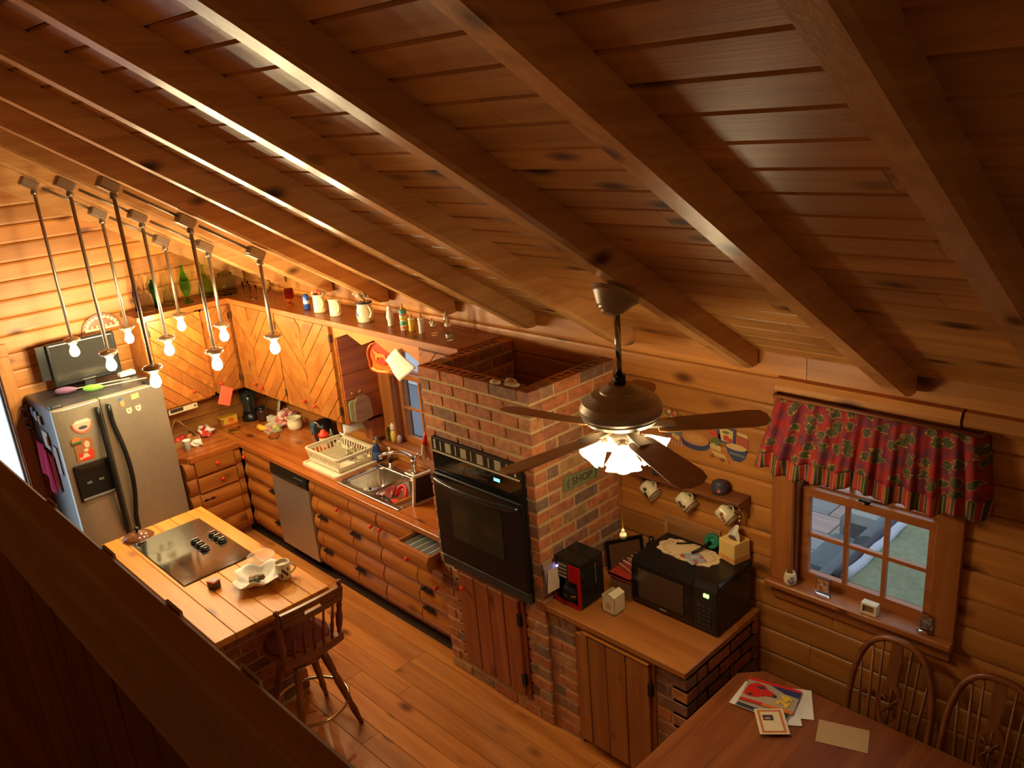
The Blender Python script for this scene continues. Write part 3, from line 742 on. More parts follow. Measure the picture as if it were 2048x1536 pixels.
brickwall(tw, 'y', TX0, -1, TY+.103, -.005, NC, first=1, top=True)
for p in ((4.33, -.67), (4.30, -.63), (4.24, -.69), (4.36, -.665)):
    b = B(); b.ball((p[0], p[1], ZT+.006), .028, 8, sz=.55, sx=1.5); part(b, 'mortar_lump', flat('mortar_lump', (.46, .33, .18), .95), tw)
# wood door low in the tower
td = root('tower_door', 'dark red board door with a red knob in the foot of the brick tower', 'door', (4.04, TY, .1))
b = B(); b.box(3.748, 3.775, TY-.008, TY+.08, .105, .835); b.box(4.312, 4.342, TY-.008, TY+.08, .105, .835); b.box(3.775, 4.312, TY+.02, TY+.08, .105, .13); b.box(3.765, 4.33, TY-.024, TY+.06, .815, .838); part(b, 'frame', redpine('z'), td)
for i in range(4):
    w = (4.31-3.778)/4; b = B(); b.box(3.778+i*w+.002, 3.778+(i+1)*w-.002, TY-.022+.002*(i % 2), TY, .125, .808, c=.004); part(b, 'plank', redpine('z'), td)
b = B(); b.box(3.778, 4.31, TY, TY+.01, .125, .808); part(b, 'backing', redpine('x'), td)
knob(td, (3.82, TY-.022, .715), (0, -1, 0))
for z in (.25, .68):
    b = B(); b.box(4.297, 4.325, TY-.028, TY-.006, z-.04, z+.04); part(b, 'hinge', IRON, td)

# ---------------- wall oven ----------------
ov = root('wall_oven', 'black built-in wall oven with a vent strip set in the brick tower', 'oven', (4.05, -.5, OZ0))
OF = TY-.03
b = B(); b.box(OX0+.01, OX1-.01, TY-.005, -.2, OZ0+.01, OZ1-.01); b.box(OX0, OX1, OF+.012, TY-.002, OZ0, OZ1); part(b, 'body', IRON, ov)
b = B(); b.box(OX0, OX1, OF, OF+.014, 1.632, OZ1, c=.003); vt = part(b, 'vent_panel', BLACK, ov)
cr = flat('vent_cream', (.60, .52, .34), .4)
xs = OX0+.02
for i, (x, w) in enumerate(((.025, .018), (.085, .008), (.135, .05), (.225, .008), (.275, .05), (.365, .006), (.42, .05), (.515, .008), (.57, .05), (.665, .008), (.728, .014))):
    b = B()
    for k in range(8): b.box(OX0+x, OX0+x+w, OF-.003, OF+.002, 1.652+k*.0078, 1.6565+k*.0078)
    part(b, 'vent_louvre', cr, vt)
b = B(); b.box(OX0+.015, OX1-.015, OF-.006, OF, 1.632, 1.640); part(b, 'trim_strip', cr, vt)
b = B(); b.box(OX0, OX1, OF, OF+.014, 1.505, 1.630, c=.003); cp = part(b, 'control_panel', BGLASS, ov)
b = B(); x = 4.215
for i, seg in enumerate(((1, 1, 1, 0), (1, 0, 1, 1), (1, 1, 0, 1))):
    xx = x+i*.018
    b.box(xx, xx+.003, OF-.002, OF+.001, 1.58, 1.598); b.box(xx+.009, xx+.012, OF-.002, OF+.001, 1.58, 1.598)
    b.box(xx+.003, xx+.009, OF-.002, OF+.001, 1.5955, 1.5985); b.box(xx+.003, xx+.009, OF-.002, OF+.001, 1.579, 1.582)
    if i != 1: b.box(xx+.003, xx+.009, OF-.002, OF+.001, 1.588, 1.591)
part(b, 'clock_digits', bulbmat('blue_led', (.12, .75, 1.0), 2.2), cp)
b = B()
for i in range(4):
    for j in range(2): b.box(4.06+i*.026, 4.074+i*.026, OF-.0015, OF+.001, 1.56+j*.03, 1.568+j*.03)
for i in range(7): b.box(3.70+i*.011, 3.707+i*.011, OF-.001, OF+.001, 1.53, 1.534)
part(b, 'touch_keys', flat('grey_print', (.06, .06, .06), .4), cp)
b = B(); b.box(OX0, OX1, OF-.022, OF+.012, .925, 1.50, c=.006); od = part(b, 'door', BLACK, ov)
b = B(); b.box(3.815, 4.27, OF-.025, OF-.02, 1.085, 1.40, c=.002); part(b, 'door_window', flat('oven_glass', (.045, .035, .02), .05), od)
b = B(); n = 14; b.tube([(OX0+.012+(OX1-OX0-.024)*i/n, OF-.03-.045*math.sin(math.pi*i/n)**.6, 1.468) for i in range(n+1)], .017, 10); part(b, 'handle', flat('handle_black', (.02, .018, .016), .2), od)
b = B(); b.box(OX0, OX1, OF-.012, OF+.012, OZ0, .918, c=.004); part(b, 'lower_vent', flat('dark_grey_metal', (.035, .035, .034), .4), ov)

# ---------------- low brick cabinet ----------------
LX1, LT = 5.481, .869
lc = root('brick_cabinet', 'low brick cabinet with two board doors beside the oven tower', 'cabinet', (5.0, -.35, 0))
CY = -.700
b = B(); b.box(TX1+.002, 4.735, CY+.006, -.05, 0, .824); b.box(5.285, LX1-.006, CY+.006, -.05, 0, .824); b.box(LX1-.09, LX1-.006, CY+.006, -.004, 0, .824); b.box(4.735, 5.285, CY+.04, -.05, 0, .10); b.box(4.735, 5.285, CY+.06, CY+.09, .08, .824); part(b, 'mortar', MORTAR, lc)
brickwall(lc, 'x', CY, -1, TX1+.004, 4.735, 10, z0=.016, D=.09); brickwall(lc, 'x', CY, -1, 5.287, LX1, 10, z0=.016, D=.09, first=1)
brickwall(lc, 'y', LX1, 1, CY+.093, -.004, 10, z0=.016, D=.09)
b = B(); b.box(4.733, 4.752, CY-.008, CY+.06, .05, .825); b.box(5.262, 5.288, CY-.008, CY+.06, .05, .825); b.box(4.752, 5.262, CY-.004, CY+.06, .80, .825); part(b, 'frame', cabpine('z'), lc)
def board_door(par, name, x0, x1, n, widths, zt, hx, hz):
    b = B(); b.box(x0, x1, CY-.004, CY+.02, .06, zt); d = part(b, name, cabpine('z'), par)
    x = x0
    for i, w in enumerate(widths):
        b = B(); b.box(x+.002, x+w-.002, CY-.026+.002*(i % 2), CY-.004, .062, zt-.004*(i % 2), c=.004); part(b, 'plank', wood('door_pine', (.42, .15, .035), (.31, .095, .02), (.1, .025, .006), 'z', .4, kd=.08), d); x += w
    for z in hz:
        b = B(); b.box(hx-.012, hx+.012, CY-.032, CY-.004, z-.04, z+.04); part(b, 'hinge', IRON, d)
board_door(lc, 'door', 4.755, 5.105, 3, (.085, .13, .135), .79, 4.752, ())
board_door(lc, 'door', 5.108, 5.262, 1, (.154,), .792, 5.268, (.2, .66))
b = B(); b.box(4.80, 5.26, CY-.03, CY-.008, .803, .812); part(b, 'door_rail', cabpine('x'), lc)
lt = root('counter_top', 'short pine counter top on the low brick cabinet', 'worktop', (5.0, -.36, .826))
for ya, yb in ((-.722, -.50), (-.498, -.24), (-.238, -.004)):
    b = B(); b.box(TX1+.006, LX1+.006, ya, yb, .826, LT, c=.006); part(b, 'board', wood('low_counter', (.50, .19, .045), (.38, .12, .025), (.2, .06, .015), 'x', .3, kd=.05), lt)

# ---------------- island ----------------
IX0, IX1, IY0, IY1, IH = 1.634, 3.41, -2.196, -1.457, .92
il = root('kitchen_island', 'kitchen island with a glossy pine top on a brick base', 'island', (2.5, -1.83, 0))
BX0, BX1, BY0, BY1 = 1.70, 3.04, -2.13, -1.52
b = B(); b.box(BX0+.006, BX1-.006, BY0+.006, BY1-.006, 0, .875); part(b, 'mortar', MORTAR, il)
brickwall(il, 'y', BX1, 1, BY0, BY1, 10, z0=.03, D=.05); brickwall(il, 'x', BY1, 1, BX0, BX1-.055, 10, z0=.03, D=.05, first=1); brickwall(il, 'x', BY0, -1, BX0, BX1-.055, 10, z0=.03, D=.05, first=1)
w = (IY1-IY0)/6
for i in range(6):
    b = B(); y = IY0+i*w; b.box(IX0, IX1, y+.0008, y+w-.0008, .877, IH, c=.003); part(b, 'top_board', islandpine('x'), il)
ck = root('cooktop', 'black glass electric cooktop set in the island top', 'cooktop', (2.25, -1.81, IH))
KX0, KX1, KY0, KY1 = 1.828, 2.675, -2.05, -1.562
b = B(); b.box(KX0, KX1, KY0, KY1, IH+.0005, IH+.008, c=.003); part(b, 'glass_top', flat('cooktop_glass', (.022, .018, .014), .07, spec=.8), ck)
for x, y, r in ((2.02, -1.70, .085), (2.02, -1.93, .10), (2.52, -1.69, .10), (2.52, -1.93, .085)):
    b = B(); b.lathe([(r, IH+.008), (r, IH+.0087), (0, IH+.0087)], (x, y, 0), 32, sm=False); part(b, 'burner', flat('burner_brown', (.026, .019, .014), .08, spec=.8), ck)
for x, y in ((2.185, -1.75), (2.262, -1.75), (2.335, -1.752), (2.185, -1.622), (2.255, -1.622), (2.325, -1.622)):
    b = B(); b.lathe([(.031, IH+.008), (.031, IH+.014), (.026, IH+.03), (.022, IH+.032), (0, IH+.032)], (x, y, 0), 16); kb = part(b, 'knob', BLACK, ck)
    b = B(); b.box(x-.005, x+.005, y-.022, y+.022, IH+.032, IH+.042); b.lathe([(.0315, IH+.0145), (.033, IH+.0165), (.0315, IH+.0185)], (x, y, 0), 16, caps=False); part(b, 'grip', flat('knob_chrome', (.5, .5, .48), .2, .9), kb)
# things on the island
ll = root('saucepan_cover', 'brown glass pot lid with a black knob on the island beside the cooktop', 'lid', (1.745, -1.975, IH))
b = B(); b.lathe([(.102, .0), (.105, .006), (.09, .02), (.05, .036), (.015, .042), (0, .042)], (1.745, -1.975, IH+.001), 28); part(b, 'dome', flat('amber_lid', (.16, .055, .025), .12), ll)
b = B(); b.lathe([(.104, 0), (.108, .004), (.104, .008)], (1.745, -1.975, IH+.001), 28, caps=False); part(b, 'rim', STEEL, ll)
b = B(); b.lathe([(.008, 0), (.008, .02), (.02, .026), (.02, .036), (0, .04)], (1.745, -1.975, IH+.042), 12); part(b, 'knob', BLACK, ll)
pc = root('plastic_container', 'clear shallow plastic container on the island behind the paper-lined bowl', 'container', (2.80, -1.565, IH))
b = B(); b.lathe([(.0, .002), (.065, .002), (.082, .045), (.088, .048), (.088, .052), (.079, .047), (.062, .006), (0, .005)], (2.80, -1.578, IH), 28); part(b, 'tub', flat('cloudy_plastic', (.85, .80, .68), .2, alpha=.25), pc)
pb = root('paper_lined_bowl', 'bowl lined with crumpled white paper holding bits of food on the island', 'bowl', (3.03, -1.70, IH))
def paperfn(u, v):
    a = 2*math.pi*u; r = .04+.105*v; r *= 1+.22*max(0, v-.45)*math.sin(4*a+.6)*1.6
    return (3.015+r*math.cos(a), -1.72+r*math.sin(a), IH+.004+.06*v**1.6+.012*v*math.sin(7*a))
b = B(); b.grid(paperfn, 40, 6); b.lathe([(0, .005), (.042, .005)], (3.015, -1.72, IH), 20, caps=False); pl = part(b, 'paper_liner', PAPER, pb)
md = pl.modifiers.new('thick', 'SOLIDIFY'); md.thickness = .003
for i, (x, y, z, c) in enumerate(((3.02, -1.70, .03, 0), (3.05, -1.715, .035, 1), (3.0, -1.725, .03, 2), (3.06, -1.69, .045, 0), (3.03, -1.74, .03, 1))):
    b = B(); b.ball((x-.015, y-.015, IH+z), .022, 8, sx=1.2, sz=.8); part(b, 'food_piece', [flat('food_brown', (.10, .03, .015), .6), flat('food_green', (.06, .07, .025), .5), flat('food_tan', (.35, .18, .07), .6)][c], pb)
def mugmesh(c, r, h, M=None):
    b = B(); b.lathe([(0, .004), (r*.8, .0), (r*.95, .01), (r, h*.5), (r, h), (r*.9, h), (r*.88, h*.5), (r*.8, .012), (0, .012)], c, 24, M=M); return b
mg = root('coffee_mug', 'white mug with a dark print on the island top', 'mug', (3.10, -1.585, IH))
b = mugmesh((3.10, -1.585, IH), .046, .115); part(b, 'body', CREAM, mg)
b = B(); b.tube([(3.10+.045*.7+.0*t, -1.585+.045*.7, IH+.095-.07*0) if False else (3.10+(.045+.034*math.sin(math.pi*t))*.3, -1.585+(.044+.034*math.sin(math.pi*t))*.95, IH+.095-.07*t) for t in [i/10 for i in range(11)]], .007, 8); part(b, 'handle', CREAM, mg)
b = B(); b.lathe([(0, .098), (.0405, .098)], (3.10, -1.585, IH), 24, caps=False); part(b, 'coffee', flat('milky_tea', (.42, .36, .25), .3), mg)
b = B()
for i in range(6):
    a = R(-40+i*11); zz = IH+.03+.012*((i*3) % 4)
    M = Matrix.Translation((3.10, -1.585, 0)) @ Matrix.Rotation(a, 4, 'Z'); b.x = M; b.box(.0455, .047, -.005, .005, zz, zz+.022)
b.x = Matrix(); part(b, 'print', flat('dark_print', (.03, .03, .05), .5), mg)
mb = root('matchbox_stack', 'small box with a red top and grey window on the island near the cooktop', 'box', (2.84, -1.925, IH))
b = B(); b.x = Matrix.Translation((2.84, -1.925, IH)) @ Matrix.Rotation(R(20), 4, 'Z'); b.box(-.032, .032, -.026, .026, .001, .04, c=.003); part(b, 'tub', flat('smoke_plastic', (.06, .05, .06), .15), mb)
b = B(); b.x = Matrix.Translation((2.84, -1.925, IH)) @ Matrix.Rotation(R(20), 4, 'Z'); b.box(-.034, .034, -.028, .028, .04, .052, c=.003); lidp = part(b, 'lid', flat('red_lid', (.65, .10, .05), .3), mb)
b = B(); b.x = Matrix.Translation((2.84, -1.925, IH)) @ Matrix.Rotation(R(20), 4, 'Z'); b.box(-.016, .028, -.02, .018, .052, .054); part(b, 'sticker', flat('grey_sticker', (.25, .26, .27), .2), mb)

# ---------------- bar stool ----------------
st = root('bar_stool', 'dark oak swivel bar stool with a spindle back and a chrome foot ring', 'stool', (3.36, -1.68, 0))
cx, cy, sz = 3.36, -1.68, .60
b = B(); o = [(cx-.02-.215*math.cos(R(a)), cy+.215*math.sin(R(a))) for a in range(0, 360, 12)]
o = [(x if x < cx+.1 else cx+.1+(x-cx-.1)*.8, y) for x, y in o]
b.prism(o, 'xy', sz, sz+.04, cap=.01); part(b, 'seat', chairwood('x'), st)
b = B(); o2 = [(cx+(x-cx)*.9-.01, cy+(y-cy)*.9) for x, y in o]; b.prism(o2, 'xy', sz+.041, sz+.06, cap=.008); part(b, 'cushion', flat('maroon_fabric', (.20, .035, .02), .8), st)
b = B(); b.lathe([(.13, sz-.07), (.13, sz-.04), (.08, sz-.035), (.08, sz-.001)], (cx, cy, 0), 20); part(b, 'swivel', darkwood('x'), st)
LP = [(.0, .0)]
prof = [(.014, 0), (.016, .08), (.022, .2), (.017, .3), (.02, .33), (.024, .6), (.018, .7), (.023, .74), (.026, .9), (.02, 1)]
for sx, sy in ((-1, -1), (-1, 1), (1, -1), (1, 1)):
    b = B(); b.turned((cx+sx*.205, cy+sy*.205, 0), (cx+sx*.085, cy+sy*.085, sz-.05), prof); part(b, 'leg', chairwood('z'), st)
b = B(); b.tube([(cx+.232*math.cos(R(a)), cy+.232*math.sin(R(a)), .185) for a in range(0, 360, 10)], .010, 8, closed=True); part(b, 'foot_ring', flat('brass_chrome', (.62, .5, .34), .18, 1.0), st)
bb = lambda t: (cx+.155+.028*(1-(2*t-1)**2), cy-.185+.37*t)      # curve of the back, seen from above
for t in (0.0, 1.0):
    x, y = bb(t); b = B()
    b.turned((x-.01, y, sz+.03), (x+.055, y+(t-.5)*.05, sz+.435), [(.014, 0), (.017, .05), (.012, .1), (.02, .2), (.022, .35), (.014, .5), (.019, .55), (.014, .6), (.021, .68), (.021, .86), (.011, .9), (.019, .95), (.014, .985), (0, 1)], 12); part(b, 'back_post', chairwood('z'), st)
for i in range(5):
    t = (i+1)/6; x, y = bb(t); b = B(); b.turned((x-.01, y, sz+.035), (x+.05, y+(t-.5)*.05, sz+.325), [(.008, 0), (.009, .15), (.013, .4), (.008, .55), (.012, .6), (.008, .66), (.007, 1)], 8); part(b, 'spindle', chairwood('z'), st)
b = B(); n = 12; zz = sz+.31
def rail_ring(t, z, off):
    x, y = bb(t); return (x+.05+off, y+(t-.5)*.05, z)
N_ = 16
def crest(b, t0, t1, z0, z1):
    vs = []
    for i in range(N_+1):
        t = t0+(t1-t0)*i/N_; h = .012*math.sin(math.pi*t)
        vs.append([b.v(rail_ring(t, z0, -.012)), b.v(rail_ring(t, z0, .012)), b.v(rail_ring(t, z1+h, .020)), b.v(rail_ring(t, z1+h, -.004))])
    for a, c in zip(vs, vs[1:]):
        for k in range(4): b.f([a[k], a[(k+1) % 4], c[(k+1) % 4], c[k]], 0, False)
    b.f(vs[0][::-1]); b.f(vs[-1])
crest(b, .03, .97, zz, zz+.03); crest(b, .03, .36, zz+.03, zz+.06); crest(b, .64, .97, zz+.03, zz+.06); crest(b, .03, .97, zz+.06, zz+.09)
part(b, 'crest_rail', chairwood('y'), st)
b = B(); 
vs = []
for i in range(N_+1):
    t = i/N_; x, y = bb(t); y = cy+(y-cy)*1.08
    vs.append([b.v((x-.035, y, sz+.012)), b.v((x+.02, y, sz+.012)), b.v((x+.02, y, sz+.062)), b.v((x-.035, y, sz+.062))])
for a, c in zip(vs, vs[1:]):
    for k in range(4): b.f([a[k], a[(k+1) % 4], c[(k+1) % 4], c[k]])
b.f(vs[0][::-1]); b.f(vs[-1]); part(b, 'back_base', chairwood('y'), st)
# ---------------- pendants ----------------
def pendant(label, x, y, drop_z):
    zt = zraf(y)
    o = root('pendant_lamp', label, 'lamp', (x, y, zt), group='bare bulb pendants over the kitchen')
    b = B(); M = Matrix.Translation((x, y, zt)) @ Matrix.Rotation(-TH, 4, 'X'); b.x = M
    b.prism(rrect(-.035, .035, -.06, .06, .015), 'xy', -.062, -.003, cap=.006); b.box(-.03, .03, -.055, .055, -.068, -.062); part(b, 'junction_box', PIPE, o)
    b = B(); b.lathe([(.022, 0), (.022, .02), (.016, .03), (.016, .05)], (x, y, zt-.11), 12); part(b, 'coupling', PIPE, o)
    b = B(); b.cyl((x, y, drop_z), (x, y, zt-.06), .0115, n=10); part(b, 'rod', PIPE, o)
    b = B(); b.lathe([(.0, .022), (.03, .022), (.056, .012), (.06, .004), (.06, -.002), (.05, -.012), (.03, -.016), (.03, -.03), (0, -.03)], (x, y, drop_z), 20); part(b, 'socket_disc', flat('socket_bronze', (.55, .42, .30), .3, .85), o)
    b = B(); b.lathe([(.018, -.03), (.02, -.045), (.031, -.075), (.034, -.092), (.030, -.11), (.018, -.124), (0, -.128)], (x, y, drop_z), 14); part(b, 'bulb', bulbmat('bulb_glow', BULBC, BULB), o, 'glowing bare bulb')
PIPE = flat('conduit_bronze', (.40, .33, .26), .38, .8)
rows = (('the inmost rafter', .78), ('the middle lamp rafter', 1.553), ('the outer lamp rafter', 2.326))
cols = (('upper end', -1.82), ('middle', -1.41), ('lower end', -.985))
for rn, x in rows:
    for cn, y in cols:
        pendant('bare bulb pendant at the %s of the row along %s' % (cn, rn), x, y, {.78: 2.185, 1.553: 2.205, 2.326: 2.225}[x]+.012)
    b = B(); q = []
    for ya, yb in ((-1.76, -1.47), (-1.35, -1.045)):
        b.cyl((x, ya, zraf(ya)-.034), (x, yb, zraf(yb)-.034), .010)
    single(b, 'conduit', PIPE, 'bronze conduit pipe along %s' % rn, 'pipe', 'conduits on the rafters')

# ---------------- ceiling fan ----------------
fx, fy = 5.375, -1.0; fz = zraf(fy)
fan = root('ceiling_fan', 'bronze ceiling fan with five wooden blades and a lit four-shade light kit', 'fan', (fx, fy, fz))
b = B(); M = Matrix.Translation((fx, fy, fz-.002)) @ Matrix.Rotation(-TH, 4, 'X'); b.lathe([(.0, 0), (.1, 0), (.1, -.02), (.092, -.024), (.058, -.074), (.05, -.077), (.046, -.086), (.036, -.09), (.03, -.098), (0, -.098)], M=M, n=28); part(b, 'canopy', NICKEL, fan, sharp=24)
b = B(); b.cyl((fx, fy, 2.44), (fx, fy, fz-.07), .0135, n=14); part(b, 'rod', flat('polished_rod', (.45, .40, .34), .12, 1.0), fan)
b = B(); b.lathe([(.026, 2.49), (.026, 2.45), (.0, 2.45)], (fx, fy, 0), 16); part(b, 'collar', IRON, fan)
b = B(); b.lathe([(0, 2.452), (.05, 2.452), (.062, 2.44), (.085, 2.425), (.088, 2.418), (.125, 2.408), (.13, 2.402), (.165, 2.378), (.178, 2.35), (.176, 2.325), (.168, 2.312), (.168, 2.306), (.165, 2.304), (.15, 2.285), (.10, 2.268), (.05, 2.262), (0, 2.262)], (fx, fy, 0), 40); part(b, 'motor_housing', NICKEL, fan, sharp=20)
b = B(); b.lathe([(0, 2.262), (.075, 2.262), (.08, 2.235), (.07, 2.205), (.04, 2.19), (0, 2.188)], (fx, fy, 0), 24); part(b, 'light_hub', NICKEL, fan)
A0 = 190
for k in range(5):
    a = R(A0+72*k); M = Matrix.Translation((fx, fy, 2.245)) @ Matrix.Rotation(a, 4, 'Z') @ Matrix.Rotation(R(11), 4, 'X')
    b = B(); b.x = M; o = [(.155, -.045), (.19, -.055), (.56, -.068), (.61, -.058), (.635, -.025), (.635, .025), (.61, .058), (.56, .068), (.19, .055), (.155, .045)]
    b.prism(o, 'xy', 0, .006, cap=.001); bl = part(b, 'blade', wood('blade_maple', (.46, .23, .085), (.36, .16, .055), (.25, .1, .03), 'x', .4, kd=.02), fan)
    b = B(); b.x = Matrix.Translation((fx, fy, 2.245)) @ Matrix.Rotation(a, 4, 'Z'); b.prism([(.06, -.015), (.17, -.03), (.23, -.03), (.23, .03), (.17, .03), (.06, .015)], 'xy', .002, .012); part(b, 'blade_iron', NICKEL, bl)
def bellprof(): return [(.022, .0), (.028, -.008), (.045, -.03), (.06, -.06), (.072, -.085), (.078, -.095)]
SHADE = flat('frosted_shade', (.9, .78, .55), .4, alpha=.55, emit=(1, .80, .46), es=5)
for k in range(4):
    az = R(-50+90*k); tilt = R(46)
    base = Vector((fx, fy, 2.225))+Vector((math.cos(az), math.sin(az), 0))*.05
    M = Matrix.Translation(base) @ Matrix.Rotation(az, 4, 'Z') @ Matrix.Rotation(-tilt, 4, 'Y')
    b = B(); b.x = M; b.cyl((0, 0, .01), (0, 0, -.035), .018); b.lathe([(.0, -.03), (.026, -.034), (.026, -.05), (0, -.05)], n=14); arm = part(b, 'lamp_holder', NICKEL, fan)
    b = B(); b.x = M @ Matrix.Translation((0, 0, -.04))
    n_ = 28; rings = []
    for i, (r, z) in enumerate(bellprof()):
        ruf = .0 if i < 3 else (i-2)*.0035
        rings.append([b.v(((r+ruf*math.cos(6*2*math.pi*j/n_))*math.cos(2*math.pi*j/n_), (r+ruf*math.cos(6*2*math.pi*j/n_))*math.sin(2*math.pi*j/n_), z)) for j in range(n_)])
    for q, w in zip(rings, rings[1:]):
        for j in range(n_): b.f([q[j], q[(j+1) % n_], w[(j+1) % n_], w[j]], 0, True)
    sd = part(b, 'glass_shade', SHADE, fan)
    b = B(); b.x = M; b.ball((0, 0, -.105), .026, 10, sz=1.3); part(b, 'bulb', bulbmat('fan_bulb_glow', (1, .80, .46), FANB), sd)
b = B(); b.cyl((fx, fy-.02, 1.76), (fx, fy-.02, 2.19), .0022, n=6); b.cyl((fx, fy-.02, 1.98), (fx, fy-.02, 2.08), .005, n=8); part(b, 'pull_chain', BRASS, fan)
b = B(); b.lathe([(.004, 1.768), (.008, 1.762), (.006, 1.755), (.015, 1.745), (.017, 1.734), (.012, 1.722), (0, 1.718)], (fx, fy-.02, 0), 14); part(b, 'pull_knob', flat('ivory_knob', (.85, .75, .5), .25), fan)

# ---------------- things on the cabinet top shelf ----------------
SZ = 2.1715
def vase(name, label, cat, x, y, prof, mat, group=None, n=20, z=SZ):
    b = B(); b.lathe(prof, (x, y, z), n); return single(b, name, mat, label, cat, group)
GB = 'glass bottles on the cabinet shelf'
vase('bottle', 'slim cobalt blue tapering bottle on the cabinet shelf', 'bottle', .085, -1.05, [(0, 0), (.03, 0), (.026, .02), (.017, .11), (.03, .13), (.03, .14), (.018, .2), (.008, .29), (.012, .305), (0, .305)], glass('cobalt_glass', (.12, .12, .9)), GB)
vase('decanter', 'clear square decanter with a round stopper on the cabinet shelf', 'decanter', .215, -1.01, [(0, 0), (.047, 0), (.05, .01), (.05, .13), (.045, .15), (.018, .175), (.015, .22), (.02, .228), (.012, .235), (.032, .26), (.037, .29), (.025, .32), (0, .33)], glass('clear_glass', (.95, .96, .93)), GB, 4 if False else 12)
vase('bottle', 'dark green straight-sided bottle beside the clear decanter', 'bottle', .135, -.91, [(0, 0), (.033, 0), (.036, .01), (.036, .19), (.03, .215), (.014, .23), (.014, .25), (0, .25)], glass('bottle_green', (.02, .22, .10)), GB)
vase('bottle', 'clear long-necked round bottle with a green tint on the cabinet shelf', 'bottle', .195, -.815, [(0, 0), (.04, 0), (.05, .03), (.05, .075), (.035, .12), (.016, .16), (.014, .28), (.019, .285), (.019, .297), (0, .297)], glass('pale_green_glass', (.78, .92, .72)), GB)
cj = root('glass_cruet', 'clear ornate glass cruet with a curled handle behind the round bottle', 'cruet', (.07, -.72, SZ), group=GB)
b = B(); b.lathe([(0, 0), (.035, 0), (.04, .02), (.04, .09), (.02, .15), (.012, .2), (.022, .26), (.024, .30), (0, .30)], (.07, -.72, SZ)); part(b, 'body', glass('clear_glass', 0), cj)
b = B(); b.tube([(.10, -.70, SZ+.10), (.13, -.68, SZ+.18), (.12, -.68, SZ+.26), (.09, -.70, SZ+.28)], .006, 8); part(b, 'handle', glass('clear_glass', 0), cj)
vase('vase', 'tall bright green footed glass vase on the cabinet shelf', 'vase', .2, -.655, [(0, 0), (.045, 0), (.04, .008), (.015, .025), (.013, .05), (.028, .075), (.045, .13), (.048, .19), (.035, .225), (.028, .235), (.032, .245), (.02, .27), (.012, .31), (.018, .335), (0, .335)], glass('bright_green_glass', (.18, .75, .12)), GB)
vase('jug_bottle', 'olive green round jug bottle with a narrow neck on the corner of the shelf', 'bottle', .15, -.45, [(0, 0), (.055, 0), (.065, .03), (.066, .09), (.055, .14), (.028, .19), (.016, .22), (.015, .28), (.02, .285), (.02, .3), (0, .3)], glass('olive_glass', (.38, .62, .18)), GB)
vase('storage_jar', 'large dark smoked glass jar in the corner of the shelf', 'jar', .25, -.30, [(0, 0), (.08, 0), (.092, .02), (.092, .14), (.08, .17), (.066, .18), (.066, .195), (.05, .21), (.02, .222), (0, .225)], glass('smoke_glass', (.42, .45, .34)), GB)
for i, (x, y, lb) in enumerate(((.42, -.20, 'tall clear tumbler beside the dark corner jar'), (.585, -.27, 'ribbed clear tumbler in the middle of the three on the shelf'), (.69, -.265, 'ribbed clear tumbler at the far end of the three on the shelf'))):
    vase('tumbler', lb, 'glass', x, y, [(0, 0), (.026, 0), (.031, .12), (.028, .12), (.024, .012), (0, .01)], glass('clear_glass', 0), 'clear tumblers on the cabinet shelf', 12)
vase('bottle', 'clear ribbed syrup bottle with a pouring neck on the cabinet shelf', 'bottle', .955, -.245, [(0, 0), (.03, 0), (.033, .02), (.03, .06), (.024, .065), (.026, .1), (.014, .13), (.01, .16), (.013, .165), (.013, .185), (0, .185)], glass('clear_glass', 0), GB)
vase('goblet', 'amber glass footed goblet on the cabinet shelf', 'goblet', 1.235, -.225, [(0, 0), (.032, 0), (.03, .006), (.009, .018), (.012, .03), (.038, .05), (.047, .08), (.04, .12), (.037, .135), (.033, .13), (.04, .08), (.03, .055), (0, .05)], glass('amber_glass', (.75, .28, .04)), GB)
cn = root('drink_can', 'slim blue drink can beside the cream pitchers', 'can', (1.555, -.255, SZ))
b = B(); b.lathe([(0, 0), (.022, 0), (.0255, .006), (.0255, .115), (.022, .125), (.02, .128), (0, .125)], (1.555, -.255, SZ)); part(b, 'body', flat('can_blue', (.03, .10, .42), .25, .3), cn)
b = B(); b.lathe([(.0257, .05), (.0262, .052), (.0262, .075), (.0257, .077)], (1.555, -.255, SZ), caps=False); part(b, 'print_band', flat('can_silver', (.6, .6, .6), .3, .5), cn)
def pitcher(label, x, y, r, h, prof, rim, extra=None, hand=0):
    o = root('pitcher', label, 'pitcher', (x, y, SZ), group='cream pitchers on the cabinet shelf')
    b = B(); b.lathe([(a*r, c*h) for a, c in prof], (x, y, SZ), 24); part(b, 'body', CREAM, o)
    d = Vector((math.cos(R(hand)), math.sin(R(hand)), 0)); P0 = Vector((x, y, SZ))
    b = B(); b.tube([P0+d*(r*(.9+.55*math.sin(math.pi*t)))+Vector((0, 0, h*(.85-.6*t))) for t in [i/10 for i in range(11)]], .008, 8); part(b, 'handle', CREAM, o)
    if rim: b = B(); b.lathe([(r*.80, h*.93), (r*.93, h*.95), (r*.95, h*1.0), (r*.8, h*1.005)], (x, y, SZ), 24, caps=False); part(b, 'rim', flat('cobalt_glaze', (.012, .015, .16), .2), o)
    return o
CYL = [(0, 0), (.92, 0), (.97, .03), (.93, .2), (.9, .8), (.98, .95), (1.0, 1), (.9, 1), (.84, .8), (.84, .08), (0, .06)]
pt1 = pitcher('cream straight-sided pitcher with dried red flowers on the cabinet shelf', 1.735, -.245, .052, .145, CYL, 0, hand=-10)
